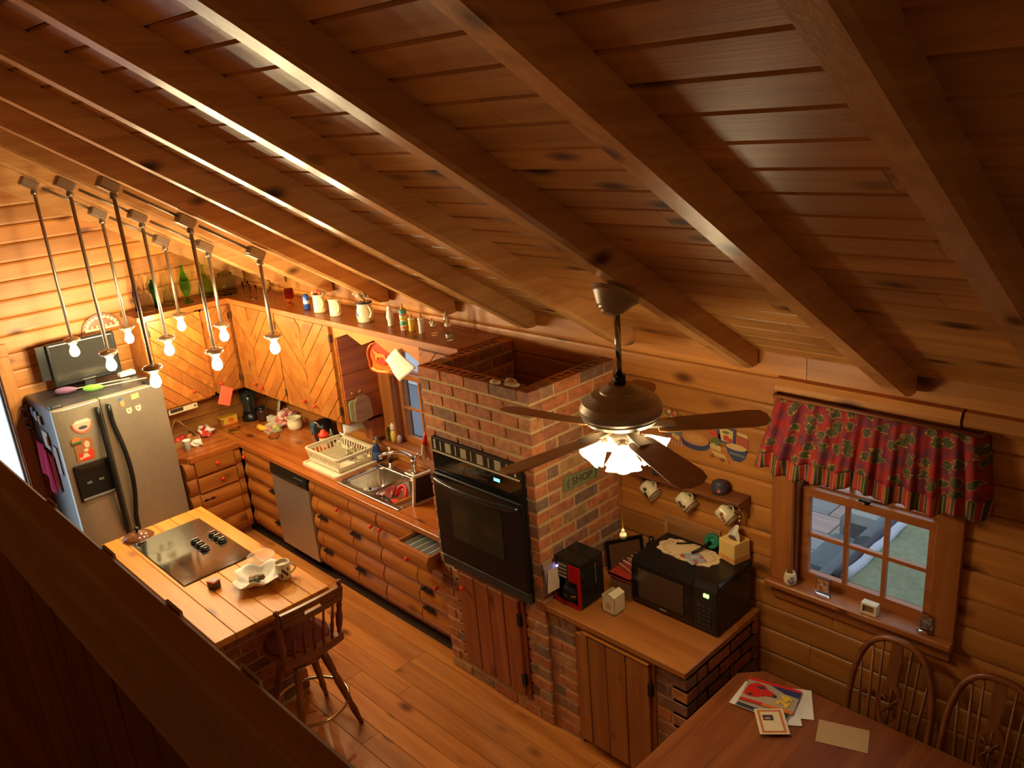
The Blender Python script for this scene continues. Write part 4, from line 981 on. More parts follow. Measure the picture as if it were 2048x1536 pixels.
for i, (dx, dy, dz, c) in enumerate(((0, 0, .165, (.7, .05, .03)), (-.03, .01, .155, (.55, .3, .18)), (.03, .0, .155, (.6, .12, .06)), (-.055, -.01, .15, (.65, .45, .25)), (.05, .02, .15, (.25, .2, .1)))):
    b = B(); b.ball((1.735+dx, -.245+dy, SZ+dz), .017, 8); b.cyl((1.735+dx, -.245+dy, SZ+dz), (1.735, -.245, SZ+.10), .002, n=5); part(b, 'flower', flat('flower%d' % i, c, .8), pt1)
pitcher('plain cream straight-sided pitcher on the cabinet shelf', 1.97, -.25, .050, .135, CYL, 0, hand=-10)
BEL = [(0, 0), (.8, 0), (.9, .05), (1.0, .3), (.95, .55), (.8, .8), (.84, .95), (.88, 1), (.78, 1), (.7, .8), (.85, .5), (.88, .3), (.7, .07), (0, .06)]
pt3 = pitcher('cream bellied pitcher with a cobalt rim, blue print and dried flowers', 2.365, -.245, .066, .15, BEL, 1, hand=-5)
b = B()
for i in range(7):
    a = R(215+i*9); M = Matrix.Translation((2.365, -.245, SZ+.06+.008*((i*2) % 3))) @ Matrix.Rotation(a, 4, 'Z'); b.x = M; b.ball((.063, 0, 0), .012, 6, sx=.35)
part(b, 'painted_motif', flat('blue_print', (.13, .17, .35), .3), pt3)
rf = random.Random(3)
for i in range(16):
    dx, dy, dz = rf.uniform(-.12, .06), rf.uniform(-.03, .03), rf.uniform(.165, .215)
    c = ((.75, .62, .22), (.25, .25, .10), (.55, .25, .12), (.8, .7, .45), (.35, .14, .08))[i % 5]
    if i == 0: dx, dz, c = -.13, .255, (.85, .8, .7)
    b = B(); b.ball((2.365+dx, -.245+dy, SZ+dz), .014 if i % 5 else .020, 6, sz=.8); b.cyl((2.365+dx, -.245+dy, SZ+dz), (2.365, -.245, SZ+.11), .0018, n=4); part(b, 'dried_flower', flat('dried%d' % (i % 5), c, .9), pt3)
vase('bud_vase', 'slim white porcelain bud vase on the cabinet shelf', 'vase', 2.662, -.235, [(0, 0), (.02, 0), (.022, .012), (.02, .03), (.028, .07), (.018, .12), (.013, .145), (.015, .152), (.011, .15), (0, .14)], flat('white_porcelain', (.8, .77, .68), .15))
def baby(label, x, y, r, h, body, collar, nip, bands=()):
    o = root('baby_bottle', label, 'bottle', (x, y, SZ), group='old baby bottles on the shelf end')
    b = B(); b.lathe([(0, 0), (r*.95, 0), (r, h*.03), (r*.9, h*.3), (r, h*.55), (r*.95, h*.62), (r*.7, h*.66), (0, h*.66)], (x, y, SZ), 16); part(b, 'body', body, o)
    b = B(); b.lathe([(r*.95, h*.64), (r*1.0, h*.66), (r*1.0, h*.77), (r*.8, h*.79), (0, h*.79)], (x, y, SZ), 16); part(b, 'collar', collar, o)
    b = B(); b.lathe([(r*.62, h*.79), (r*.55, h*.84), (r*.26, h*.88), (r*.28, h*.95), (r*.15, h), (0, h)], (x, y, SZ), 12); part(b, 'nipple', nip, o)
    for z0, z1, m in bands:
        b = B(); b.lathe([(r*.96, h*z0), (r*1.03, h*(z0+.01)), (r*1.03, h*(z1-.01)), (r*.96, h*z1)], (x, y, SZ), 16, caps=False); part(b, 'painted_band', m, o)
CL = glass('clear_glass', 0); NIP = flat('amber_rubber', (.60, .30, .07), .5); WP = flat('bottle_white', (.78, .74, .64), .3); CLN = flat('clear_rubber', (.55, .45, .3), .4)
TEAL = flat('teal_paint', (.08, .38, .33), .4); YEL = flat('yellow_paint', (.75, .48, .04), .4); PINK = flat('pink_paint', (.65, .22, .16), .4)
baby('tall baby bottle with teal, yellow and pink bands on the shelf', 2.848, -.255, .027, .19, flat('striped_white', (.7, .65, .52), .3), TEAL, NIP, ((.08, .16, PINK), (.22, .34, TEAL), (.42, .5, YEL), (.56, .62, PINK)))
baby('short yellow filled baby bottle with a cream collar on the shelf', 2.925, -.245, .025, .125, YEL, CREAM, NIP)
baby('white baby bottle with an amber teat on the shelf', 3.04, -.25, .022, .145, WP, WP, NIP)
baby('small clear baby bottle next to the white one on the shelf', 3.095, -.20, .021, .103, CL, WP, CLN)
baby('small clear baby bottle standing alone between clear ones on the shelf', 3.155, -.235, .021, .103, CL, WP, CLN)
baby('tall clear baby bottle behind the last one on the shelf', 3.215, -.17, .020, .158, CL, WP, CLN)
baby('clear baby bottle with a wide amber teat at the shelf end', 3.345, -.262, .023, .148, CL, WP, NIP, ((.1, .3, flat('grey_scale', (.5, .48, .44), .4)),))

# ---------------- on and around the refrigerator ----------------
tv = root('television', 'small black flat television standing on the refrigerator', 'television', (.22, -1.62, FZ))
Mx = Matrix.Translation((.24, -1.62, FZ)) @ Matrix.Rotation(R(-4), 4, 'Z')
b = B(); b.x = Mx; b.box(-.02, .02, -.26, .26, .035, .395, c=.008); part(b, 'case', flat('tv_black', (.012, .012, .012), .3), tv)
b = B(); b.x = Mx; b.box(.018, .0225, -.235, .235, .075, .375); part(b, 'screen', flat('tv_screen', (.03, .028, .024), .12), tv)
b = B(); b.x = Mx; b.box(.02, .0235, -.235, .235, .375, .379); b.box(.02, .0235, -.05, .05, .052, .056); part(b, 'chrome_line', STEEL, tv)
b = B(); b.x = Mx; b.box(-.09, .09, -.13, .13, 0.002, .012, c=.003); b.box(-.02, .015, -.04, .04, .012, .04); part(b, 'foot', BLACK, tv)
b = B(); b.x = Mx; b.box(-.05, -.02, -.33, -.25, .1, .38); part(b, 'side_shell', BLACK, tv)
def duster(label, p0, p1, p2, c):
    o = root('duster', label, 'duster', p0)
    b = B(); p0, p1, p2 = Vector(p0), Vector(p1), Vector(p2); n = 10
    b.tube([p0.lerp(p1, i/n) for i in range(n+1)], [.012+.018*math.sin(math.pi*min(i/n*.9+.1, 1)) for i in range(n+1)], 8); part(b, 'fluffy_head', flat('duster_'+label[:4], c, .9), o)
    b = B(); b.cyl(p1, p2, .005, n=6); part(b, 'stick', flat('pale_stick', (.62, .5, .33), .5), o)
duster('purple duster with a pale stick lying on the refrigerator', (.33, -1.915, FZ+.031), (.40, -1.775, FZ+.031), (.44, -1.37, FZ+.012), (.17, .08, .16))
duster('green duster with a pale stick lying on the refrigerator', (.47, -1.745, FZ+.031), (.55, -1.62, FZ+.031), (.57, -1.28, FZ+.012), (.16, .42, .05))
b = B(); b.box(.24, .32, -1.40, -1.27, FZ+.001, FZ+.035, c=.004); single(b, 'white_box', WHITE, 'small white box lying beside the television on the refrigerator', 'box')
# half-round sign behind the television
sg = root('arched_sign', 'half-round dark wooden sign with pale lettering on the gable wall above the television', 'sign', (.01, -1.36, 2.06))
b = B(); b.prism(ell(-1.36, 2.065, .165, .145, 24, 0, 180), 'yz', .002, .02); part(b, 'board', darkwood('y'), sg)
b = B()
for i in range(11):
    a = R(162-i*14.4); M = Matrix.Translation((.021, -1.36-.0, 2.065)) @ Matrix.Rotation(0, 4, 'X')
    cy_, cz_ = -1.36-.135*math.cos(R(18+i*14.4)), 2.065+.115*math.sin(R(18+i*14.4))
    b.x = Matrix.Translation((.02, cy_, cz_)) @ Matrix.Rotation(R(-(90-(18+i*14.4))), 4, 'X') @ Matrix.Rotation(math.pi, 4, 'X'); b.box(0, .004, -.013, .013, -.011, .011)
part(b, 'lettering', flat('cream_paint', (.8, .65, .4), .5), sg, 'pale lettering')
for i in range(6):
    b = B(); y = -1.485+i*.042+(.03 if i > 2 else 0); b.ball((.028, y, 2.105), .011, 8); part(b, 'peg', flat('cream_paint', (.8, .65, .4), .5), sg)
b = B(); b.box(.02, .026, -1.50, -1.385, 2.072, 2.09); b.box(.02, .026, -1.335, -1.22, 2.072, 2.09); part(b, 'pale_strip', flat('cream_paint', (.8, .65, .4), .5), sg)
# magnets and papers on the doors
def fxd(y):
    a, c = (FA, FM) if y < FM else (FM, FB)
    t = (y-(a+c)/2)/((c-a)/2); return .775+.022*(1-t*t)+.0005
def magnet(name, label, pts, m, extra=(), th=.006):
    o = root(name, label, 'magnet', (fxd(pts[0][0]), pts[0][0], pts[0][1])); x = fxd(sum(p[0] for p in pts)/len(pts))
    b = B(); b.prism(pts, 'yz', x, x+th); part(b, 'plate', m, o)
    for i, (nm, pp, mm, t) in enumerate(extra):
        b = B(); b.prism(pp, 'yz', x+th, x+th+t); part(b, nm, mm, o)
    return o
y0 = -1.905
magnet('melon_magnet', 'watermelon slice magnet high on the freezer door', ell(y0, 1.565, .076, .085, 20, 180, 360), flat('melon_rind', (.75, .12, .06), .5),
       [('flesh', ell(y0, 1.562, .064, .068, 20, 180, 360), flat('melon_pink', (.85, .45, .32), .5), .002), ('bite', ell(y0, 1.525, .034, .014, 12), flat('melon_dark', (.06, .07, .07), .5), .003), ('top_edge', [(y0-.07, 1.562), (y0+.07, 1.562), (y0+.05, 1.585), (y0-.04, 1.585)], flat('melon_pale', (.85, .62, .45), .5), .002)])
magnet('photo_collage', 'square brown photo print of red and white shapes on the freezer door', [(-2.0, 1.262), (-1.866, 1.25), (-1.862, 1.43), (-1.995, 1.45)], flat('photo_brown', (.36, .13, .045), .4),
       [('print_patch', ell(-1.94, 1.29, .04, .028, 10), flat('photo_pale', (.75, .5, .35), .4), .001), ('print_patch', ell(-1.89, 1.31, .022, .03, 10), flat('photo_red', (.65, .04, .02), .4), .0015), ('print_patch', ell(-1.965, 1.31, .02, .02, 8), flat('photo_red', 0, .4), .002), ('print_patch', ell(-1.905, 1.385, .02, .03, 8), flat('photo_pale', 0, .4), .001), ('print_patch', ell(-1.92, 1.34, .018, .014, 8), flat('photo_pale', 0, .4), .0015), ('print_patch', ell(-1.925, 1.272, .05, .012, 8), flat('photo_red', 0, .4), .0018)], th=.002)
magnet('burger_magnet', 'small hamburger magnet over a photo corner on the freezer door', ell(-1.975, 1.43, .034, .028, 14, 0, 180), flat('bun_orange', (.70, .18, .04), .5), [('filling', [(-2.01, 1.415), (-1.94, 1.415), (-1.94, 1.43), (-2.01, 1.43)], flat('lettuce', (.10, .22, .04), .5), .002), ('patty', [(-2.008, 1.402), (-1.942, 1.402), (-1.942, 1.416), (-2.008, 1.416)], flat('patty', (.08, .03, .015), .6), .002)], th=.009)
magnet('figure_magnet', 'small blue and tan figure magnet high on the refrigerator door', [(-1.598, 1.60), (-1.572, 1.585), (-1.562, 1.63), (-1.585, 1.665), (-1.602, 1.65)], flat('magnet_tan', (.55, .32, .14), .5), [('cap', ell(-1.59, 1.655, .014, .014, 8), flat('magnet_blue', (.05, .16, .5), .5), .002)])
b_note = magnet('paper_note', 'yellowish square note on the refrigerator door', [(-1.505, 1.625), (-1.445, 1.632), (-1.447, 1.672), (-1.505, 1.668)], flat('note_yellow', (.75, .60, .22), .7), th=.002)
for y, lb in ((-1.545, 'cream tooth-shaped magnet below the blue figure magnet'), (-1.472, 'cream tooth-shaped magnet below the yellow note')):
    magnet('tooth_magnet', lb, [(y-.022, 1.545), (y-.012, 1.525), (y+.012, 1.525), (y+.022, 1.545), (y+.02, 1.572), (y+.006, 1.566), (y-.006, 1.566), (y-.02, 1.572)], CREAM, [('dot', ell(y, 1.55, .007, .007, 8), flat('magnet_red', (.5, .1, .05), .5), .001)])
# towel, clips, papers on the side of the refrigerator
SY = FA+.008
def ttf(u, v): return (.13+.22*u, SY-.020-.010*math.sin(9*u+2*v)-.012*v, 1.335-.05*u-(.30+.10*u)*v+.02*math.sin(7*u)*v)
b = B(); b.grid(ttf, 16, 10); o = single(b, 'hand_towel', flat('pink_terry', (.72, .035, .16), .9), 'bright pink hand towel hanging on the side of the refrigerator', 'towel'); md = o.modifiers.new('t', 'SOLIDIFY'); md.thickness = .006
def ttf2(u, v): return (.355+.09*u, SY-.010-.008*math.sin(6*u), 1.285-.30*v-.05*u)
b = B(); b.grid(ttf2, 6, 8); o = single(b, 'hand_towel', flat('red_terry', (.45, .01, .01), .9), 'dark red cloth behind the pink towel on the side of the refrigerator', 'towel'); md = o.modifiers.new('t', 'SOLIDIFY'); md.thickness = .004
b = B(); b.box(.30, .44, SY-.006, SY-.001, 1.30, 1.45); single(b, 'clip_pad', flat('pad_white', (.75, .78, .8), .7), 'white notepad clipped to the side of the refrigerator', 'notepad')
b = B(); b.box(.50, .60, SY-.005, SY-.001, 1.12, 1.36); single(b, 'paper_sheet', flat('sheet_white', (.74, .76, .78), .8), 'white sheet of paper on the refrigerator side by its front edge', 'paper')
for x, z, c, lb in ((.20, 1.58, (.15, .3, .7), 'blue magnet clip high on the refrigerator side'), (.27, 1.56, (.7, .75, .8), 'white magnet clip beside the blue one'), (.36, 1.54, (.55, .5, .25), 'tan magnet clip on the refrigerator side'), (.42, 1.38, (.7, .55, .3), 'brass hook magnet on the refrigerator side')):
    b = B(); b.box(x-.025, x+.025, SY-.016, SY-.001, z-.04, z+.04, c=.006); single(b, 'magnet_clip', flat('clip%d' % int(x*100), c, .4), lb, 'magnet')
for i, z in enumerate((1.60, 1.52, 1.44)):
    b = B(); b.tube([(.02, SY-.03, z), (.06, SY-.05, z+.01), (.12, SY-.045, z), (.17, SY-.02, z-.01)], .006, 6); single(b, 'coat_hook', IRON, ('topmost', 'middle', 'lowest')[i]+' black iron hook between the door casing and the refrigerator', 'hook', 'iron hooks by the refrigerator')
# ---------------- things on the long worktop ----------------
Z = CH+.001
def lath(name, label, cat, x, y, prof, mat, n=20, z=Z, group=None):
    b = B(); b.lathe(prof, (x, y, z), n); return single(b, name, mat, label, cat, group)
cu = root('foam_cup', 'white foam cup with a small blue mark at the worktop end', 'cup', (.43, -1.02, Z))
b = B(); b.lathe([(0, 0), (.024, 0), (.036, .10), (.038, .104), (.034, .102), (.022, .006), (0, .004)], (.43, -1.02, Z), 20); part(b, 'body', PAPER, cu)
b = B(); b.x = Matrix.Translation((.43, -1.02, Z+.03)) @ Matrix.Rotation(R(-20), 4, 'Z'); b.box(.027, .0305, -.010, .010, 0, .03); part(b, 'printed_mark', flat('print_blue', (.2, .35, .5), .5), cu)
def crumple(name, label, cat, c, s, mat, seed, sz=.7, n=12):
    rf = random.Random(seed); ph = [rf.uniform(0, 6) for _ in range(6)]
    def fn(u, v):
        a, e = 2*math.pi*u, math.pi*(v-.5)
        r = s*(1+.22*math.sin(3*a+ph[0]+4*e)+.16*math.sin(5*a+ph[1])*math.cos(3*e)+.12*math.sin(7*e+ph[2]+2*a))
        return (c[0]+r*math.cos(a)*math.cos(e), c[1]+r*math.sin(a)*math.cos(e), c[2]+max(0, s*sz*.9+r*sz*math.sin(e)))
    b = B(); b.grid(fn, n*2, n, sm=False); return single(b, name, mat, label, cat)
crumple('crumpled_paper', 'crumpled white paper towel beside the foam cup', 'paper', (.39, -.915, Z), .045, PAPER, 1)
def bagmat(name, c1, c2, c3, sc=9):
    if name in MATS: return MATS[name]
    m, nt, p = newmat(name); N = nt.nodes; L = nt.links
    tc = N.new('ShaderNodeTexCoord'); vo = N.new('ShaderNodeTexVoronoi'); vo.inputs['Scale'].default_value = sc; L.new(tc.outputs['Object'], vo.inputs['Vector'])
    sx = N.new('ShaderNodeSeparateColor'); L.new(vo.outputs['Color'], sx.inputs[0])
    rp = N.new('ShaderNodeValToRGB'); rp.color_ramp.interpolation = 'CONSTANT'; rp.color_ramp.elements[0].color = (*c1, 1); rp.color_ramp.elements[1].color = (*c2, 1); rp.color_ramp.elements[1].position = .45
    e = rp.color_ramp.elements.new(.75); e.color = (*c3, 1); L.new(sx.outputs[0], rp.inputs[0]); L.new(rp.outputs[0], p.inputs['Base Color']); p.inputs['Roughness'].default_value = .25
    MATS[name] = m; return m
crumple('snack_bag', 'red and white snack bag lying by the gable wall', 'bag', (.19, -.745, Z), .075, bagmat('snack_print', (.55, .05, .03), (.72, .66, .6), (.25, .25, .35), 16), 5, .6)
yb = root('tea_box', 'yellow box with an orange emblem against the gable wall', 'box', (.10, -.45, Z))
b = B(); b.box(.06, .14, -.53, -.39, Z, Z+.09, c=.002); part(b, 'carton', flat('carton_yellow', (.78, .45, .04), .5), yb)
b = B(); b.prism(ell(-.455, Z+.05, .028, .024, 12), 'yz', .14, .142); b.box(.14, .1415, -.53, -.39, Z+.002, Z+.02); part(b, 'emblem', flat('carton_orange', (.75, .16, .03), .5), yb)
b = B(); b.box(.058, .142, -.555, -.525, Z+.075, Z+.093); part(b, 'flap', flat('carton_yellow', 0), yb)
# black canister / blender and coffee grinder in the corner
bl = root('blender', 'tall black blender with a chrome jar in the worktop corner', 'blender', (.16, -.26, Z))
b = B(); b.lathe([(.0, 0), (.085, 0), (.085, .02), (.065, .09), (.0, .09)], (.16, -.26, Z), 20); part(b, 'base', BLACK, bl)
b = B(); b.lathe([(.05, .09), (.055, .11), (.078, .29), (.074, .29), (.05, .11)], (.16, -.26, Z), 20, caps=False); part(b, 'jar', flat('dark_jar', (.05, .055, .05), .08, .3), bl)
b = B(); b.lathe([(.076, .29), (.078, .31), (.04, .315), (.04, .335), (0, .335)], (.16, -.26, Z), 20); part(b, 'lid', BLACK, bl)
b = B(); b.tube([(.235, -.285, Z+.27), (.26, -.295, Z+.25), (.255, -.293, Z+.15), (.225, -.28, Z+.12)], .009, 8); part(b, 'handle', BLACK, bl)
cg = root('black_jar', 'short dark brown lidded jar in front of the blender', 'jar', (.27, -.20, Z))
b = B(); b.lathe([(0, 0), (.042, 0), (.048, .02), (.046, .10), (.04, .115), (0, .115)], (.305, -.215, Z)); part(b, 'body', flat('jar_brown', (.05, .015, .01), .15), cg)
b = B(); b.lathe([(.042, .115), (.043, .135), (.02, .14), (.012, .155), (0, .157)], (.305, -.215, Z)); part(b, 'lid', BLACK, cg)
cp_ = root('cow_print_plate', 'oval cream cutting plate with dark spots leaning in the worktop corner', 'plate', (.30, -.05, Z))
Mx = Matrix.Translation((.33, -.075, Z)) @ Matrix.Rotation(R(-25), 4, 'Z') @ Matrix.Rotation(R(-14), 4, 'X')
b = B(); b.x = Mx; b.prism(ell(0, .14, .085, .14, 24), 'xz', -.008, .008, cap=.003); part(b, 'plate', CREAM, cp_)
for x, z, r in ((-.03, .19, .016), (.03, .17, .014), (.0, .10, .017), (.035, .07, .012), (-.04, .09, .01)):
    b = B(); b.x = Mx; b.prism(ell(x, z, r, r*.9, 8), 'xz', -.0095, -.008); part(b, 'spot', flat('cow_spot', (.07, .045, .02), .4), cp_)
lath('tin_can', 'red tin can behind the paper towel box in the corner', 'can', .50, -.07, [(0, 0), (.036, 0), (.038, .004), (.036, .008), (.036, .10), (.038, .105), (0, .104)], flat('tin_red', (.50, .02, .03), .35))
fb = root('foil_box', 'long green and white wrap box lying along the back of the worktop', 'box', (.45, -.15, Z))
b = B(); b.x = Matrix.Translation((.47, -.165, Z)) @ Matrix.Rotation(R(8), 4, 'Z'); b.box(-.11, .11, -.027, .027, 0, .052, c=.002); part(b, 'carton', flat('carton_white', (.62, .60, .48), .5), fb)
b = B(); b.x = Matrix.Translation((.47, -.165, Z)) @ Matrix.Rotation(R(8), 4, 'Z'); b.box(.02, .112, -.029, .029, .012, .0535); part(b, 'green_print', flat('carton_green', (.25, .42, .10), .5), fb)
b = B(); b.x = Matrix.Translation((.47, -.165, Z)) @ Matrix.Rotation(R(8), 4, 'Z'); b.box(.085, .1135, -.0295, .0295, .0, .054); part(b, 'blue_print', flat('carton_blue', (.05, .18, .35), .5), fb)
crumple('chip_bag', 'large pink and white bag of chips against the log wall', 'bag', (.61, -.12, Z), .095, bagmat('chip_print', (.60, .14, .10), (.70, .55, .48), (.45, .08, .08), 14), 9, .75)
crumple('produce_bag', 'clear bag holding yellow and green produce in the worktop corner', 'bag', (.66, -.30, Z), .085, flat('bag_film', (.75, .66, .5), .12, alpha=.30), 12, .45)
for i, (x, y, lb) in enumerate(((.56, -.335, 'yellow squash lying in front of the produce bag'),)):
    b = B(); b.tube([(x-.09, y-.01, Z+.028), (x-.04, y-.03, Z+.030), (x+.02, y-.03, Z+.03), (x+.08, y, Z+.03)], [.012, .028, .029, .012], 10); single(b, 'yellow_squash', flat('squash_yellow', (.85, .42, .03), .4), lb, 'vegetable')
for x, y, r, c, nm, lb in ((.66, -.34, .028, (.70, .08, .03), 'tomato', 'red tomato in the clear produce bag'), (.71, -.28, .03, (.36, .42, .05), 'green_pepper', 'green pepper in the clear produce bag'), (.64, -.27, .03, (.80, .52, .06), 'yellow_pepper', 'yellow pepper in the clear produce bag')):
    b = B(); b.ball((x, y, Z+r*.9), r, 12, sz=.9); single(b, nm, flat(nm+'_skin', c, .3), lb, 'vegetable')
bo = root('mixing_bowl', 'cream pouring bowl with a spout on the worktop under the cabinets', 'bowl', (.78, -.14, Z))
b = B(); b.lathe([(0, 0), (.05, 0), (.066, .03), (.070, .07), (.064, .085), (.068, .115), (.072, .12), (.062, .118), (.056, .09), (.06, .06), (.046, .012), (0, .01)], (.80, -.15, Z), 28); part(b, 'body', CREAM, bo)
b = B(); b.prism([(.79-.062, -.185), (.73-.02, -.195), (.79-.05, -.20)], 'xy', Z+.095, Z+.12); part(b, 'spout', CREAM, bo)
lath('jar_lid_glass', 'low clear glass dish on the middle of the worktop', 'dish', .86, -.40, [(0, 0), (.04, 0), (.05, .03), (.046, .03), (.036, .006), (0, .005)], CL)
lath('glass_dish', 'low clear glass dish near the worktop corner', 'dish', .32, -.52, [(0, 0), (.045, 0), (.055, .025), (.05, .025), (.04, .006), (0, .005)], CL)
bj = root('blue_canister', 'blue stacked canister standing under the cabinet end', 'canister', (1.0, -.06, Z))
b = B(); b.lathe([(0, 0), (.04, 0), (.042, .04), (.036, .05), (.042, .06), (.042, .10), (.038, .108), (.03, .115), (0, .116)], (1.06, -.09, Z), 20); part(b, 'body', flat('canister_blue', (.03, .14, .30), .3), bj)
bp_ = root('coffee_urn', 'black rounded electric pot with a steel lid rim under the cabinet end', 'pot', (1.27, -.12, Z))
b = B(); b.lathe([(0, 0), (.085, 0), (.095, .03), (.092, .13), (.075, .17), (.05, .185), (0, .19)], (1.27, -.12, Z), 24); part(b, 'body', BLACK, bp_)
b = B(); b.tube([(1.22, -.20, Z+.175), (1.25, -.215, Z+.195), (1.30, -.21, Z+.195), (1.33, -.195, Z+.175)], .007, 8); part(b, 'handle', STEEL, bp_)
sb = root('squeeze_bottle', 'cream squeeze bottle with a red screw cap behind the dish rack', 'bottle', (1.42, -.22, Z))
b = B(); b.lathe([(0, 0), (.038, 0), (.042, .012), (.042, .085), (.036, .10), (0, .10)], (1.42, -.22, Z), 18); part(b, 'body', flat('squeeze_cream', (.80, .52, .26), .3), sb)
b = B(); b.lathe([(.046, .098), (.048, .118), (.044, .128), (.03, .132), (.02, .155), (.012, .162), (0, .162)], (1.42, -.22, Z), 18); part(b, 'cap', flat('cap_red', (.75, .05, .02), .3), sb)
lath('pump_bottle', 'thin clear bottle with a pale cap beside the red-capped bottle', 'bottle', 1.395, -.13, [(0, 0), (.018, 0), (.019, .08), (.009, .095), (.009, .115), (.006, .13), (0, .13)], flat('pale_glass_bottle', (.5, .5, .4), .15))
sd_ = root('soap_dish', 'white dish stacked with a cup behind the dish rack', 'dish', (1.50, -.10, Z))
b = B(); b.lathe([(0, 0), (.05, 0), (.07, .018), (.066, .02), (.045, .006), (0, .006)], (1.50, -.10, Z), 24); part(b, 'saucer', CREAM, sd_)
b = B(); b.lathe([(0, .008), (.03, .008), (.05, .055), (.046, .055), (.028, .014), (0, .013)], (1.50, -.10, Z), 24); part(b, 'cup', CREAM, sd_)
# spray bottle
sy = root('spray_bottle', 'blue spray bottle with a grey trigger at the back of the sink', 'bottle', (2.06, -.13, Z))
b = B(); b.lathe([(0, 0), (.036, 0), (.038, .01), (.034, .09), (.022, .14), (.013, .165), (0, .165)], (2.075, -.13, Z), 18); part(b, 'body', flat('spray_blue', (.02, .06, .20), .2), sy)
b = B(); b.lathe([(.035, .03), (.0375, .032), (.036, .085), (.034, .087)], (2.075, -.13, Z), 18, caps=False); part(b, 'label_band', flat('spray_label', (.06, .12, .3), .4), sy)
b = B(); b.lathe([(.015, .165), (.015, .19), (0, .19)], (2.075, -.13, Z), 12); part(b, 'neck', flat('neck_orange', (.75, .32, .05), .4), sy)
b = B(); b.box(2.04, 2.10, -.142, -.118, Z+.19, Z+.222, c=.005); b.box(2.045, 2.055, -.135, -.125, Z+.155, Z+.19); part(b, 'trigger', flat('trigger_grey', (.25, .32, .30), .4), sy)
pm = root('lotion_bottle', 'small brown bottle with a white pump at the back of the sink', 'bottle', (2.165, -.06, Z))
b = B(); b.lathe([(0, 0), (.024, 0), (.026, .01), (.024, .05), (.012, .062), (0, .062)], (2.165, -.065, Z), 14); part(b, 'body', flat('lotion_brown', (.25, .10, .04), .25), pm)
b = B(); b.lathe([(.011, .062), (.012, .072), (.005, .076), (.005, .12), (0, .12)], (2.165, -.065, Z), 10); b.box(2.15, 2.185, -.071, -.059, Z+.112, Z+.122); part(b, 'pump', WHITE, pm)
# dish rack
rk = root('dish_drying_rack', 'white plastic dish drying rack with slots standing on a drain tray', 'rack', (1.79, -.31, Z))
RX0, RX1, RY0, RY1, RZ0, RZ1 = 1.615, 2.055, -.49, -.17, Z+.024, Z+.135
WP2 = flat('rack_white', (.80, .70, .50), .35)
b = B(); b.box(RX0+.02, RX1-.02, RY0+.02, RY1-.02, RZ0, RZ0+.006); bt = part(b, 'bottom', WP2, rk)
def slat(n, L, horiz): pass
def rackwall(p0, p1, n):
    b = B(); p0, p1 = Vector(p0), Vector(p1); d = (p1-p0); out = Vector((d.y, -d.x, 0)).normalized()
    th = .005; fl = out*.022
    def quadbox(a, c, z0, z1, o0, o1):
        A, Cc = p0+d*a, p0+d*c
        vs = []
        for z, o in ((z0, o0), (z1, o1)):
            for pt in (A, Cc):
                vs.append(b.v(pt+fl*o+Vector((0, 0, z)))); vs.append(b.v(pt+fl*o-out*th+Vector((0, 0, z))))
        for i in ((0, 1, 3, 2), (4, 6, 7, 5), (0, 4, 5, 1), (2, 3, 7, 6), (0, 2, 6, 4), (1, 5, 7, 3)): b.f([vs[k] for k in i])
    quadbox(0, 1, 0, .03, 0, .2); quadbox(0, 1, .085, RZ1-RZ0, .75, 1.0)
    for i in range(n+1):
        t = i/n; quadbox(max(0, t-.016), min(1, t+.016), .03, .085, .2, .75)
    return part(b, 'slotted_side', WP2, rk)
cs = [(RX0, RY0, RZ0), (RX1, RY0, RZ0), (RX1, RY1, RZ0), (RX0, RY1, RZ0)]
for i, n in enumerate((12, 2, 12, 9)): rackwall(cs[i], cs[(i+1) % 4], n)
b = B(); e = .028
o = rrect(RX0-e, RX1+e, RY0-e, RY1+e, .04, 5); q = rrect(RX0-.012, RX1+.012, RY0-.012, RY1+.012, .03, 5)
vs = [[b.v((x, y, z)) for x, y in pp] for pp, z in ((o, RZ1-.002), (o, RZ1+.006), (q, RZ1+.006), (q, RZ1-.002))]
k = len(o)
for a, c in zip(vs, vs[1:]+vs[:1]):
    for i in range(k): b.f([a[i], a[(i+1) % k], c[(i+1) % k], c[i]])
part(b, 'rim', WP2, rk)
for i in range(9):
    b = B(); b.box(RX0+.04+i*.028, RX0+.045+i*.028, RY0+.04, RY1-.06, RZ0+.006, RZ0+.05); part(b, 'plate_divider', WP2, rk)
b = B(); b.prism(rrect(1.585, 2.10, -.555, -.125, .03), 'xy', Z, Z+.006); b2 = rrect(1.585, 2.10, -.555, -.125, .03); q2 = rrect(1.60, 2.085, -.54, -.14, .025)
vs = [[b.v((x, y, z)) for x, y in pp] for pp, z in ((b2, Z+.006), (b2, Z+.018), (q2, Z+.018), (q2, Z+.006))]
k = len(b2)
for a, c in zip(vs, vs[1:]):
    for i in range(k): b.f([a[i], a[(i+1) % k], c[(i+1) % k], c[i]])
single(b, 'drain_tray', WP2, 'white plastic drain tray under the dish rack', 'tray')
for x, y, h, lb in ((1.88, -.24, .09, 'closest to the slotted end'), (1.93, -.28, .085, 'standing between the other two'), (1.98, -.23, .085, 'closest to the spray bottle')):
    b = B(); b.lathe([(.03, h), (.034, 0), (.031, .0), (.027, h-.004), (0, h-.004)], (x, y, RZ0+.008), 16); single(b, 'drinking_glass', CL, 'clear upturned glass %s in the dish rack' % lb, 'glass', 'glasses drying in the rack')
b = B(); b.tube([(2.0, -.35, RZ0+.09), (2.01, -.36, RZ0+.13), (2.02, -.375, RZ0+.13), (2.03, -.38, RZ0+.08)], .004, 6); single(b, 'wire_whisk', STEEL, 'bent steel utensil standing in the dish rack', 'utensil')
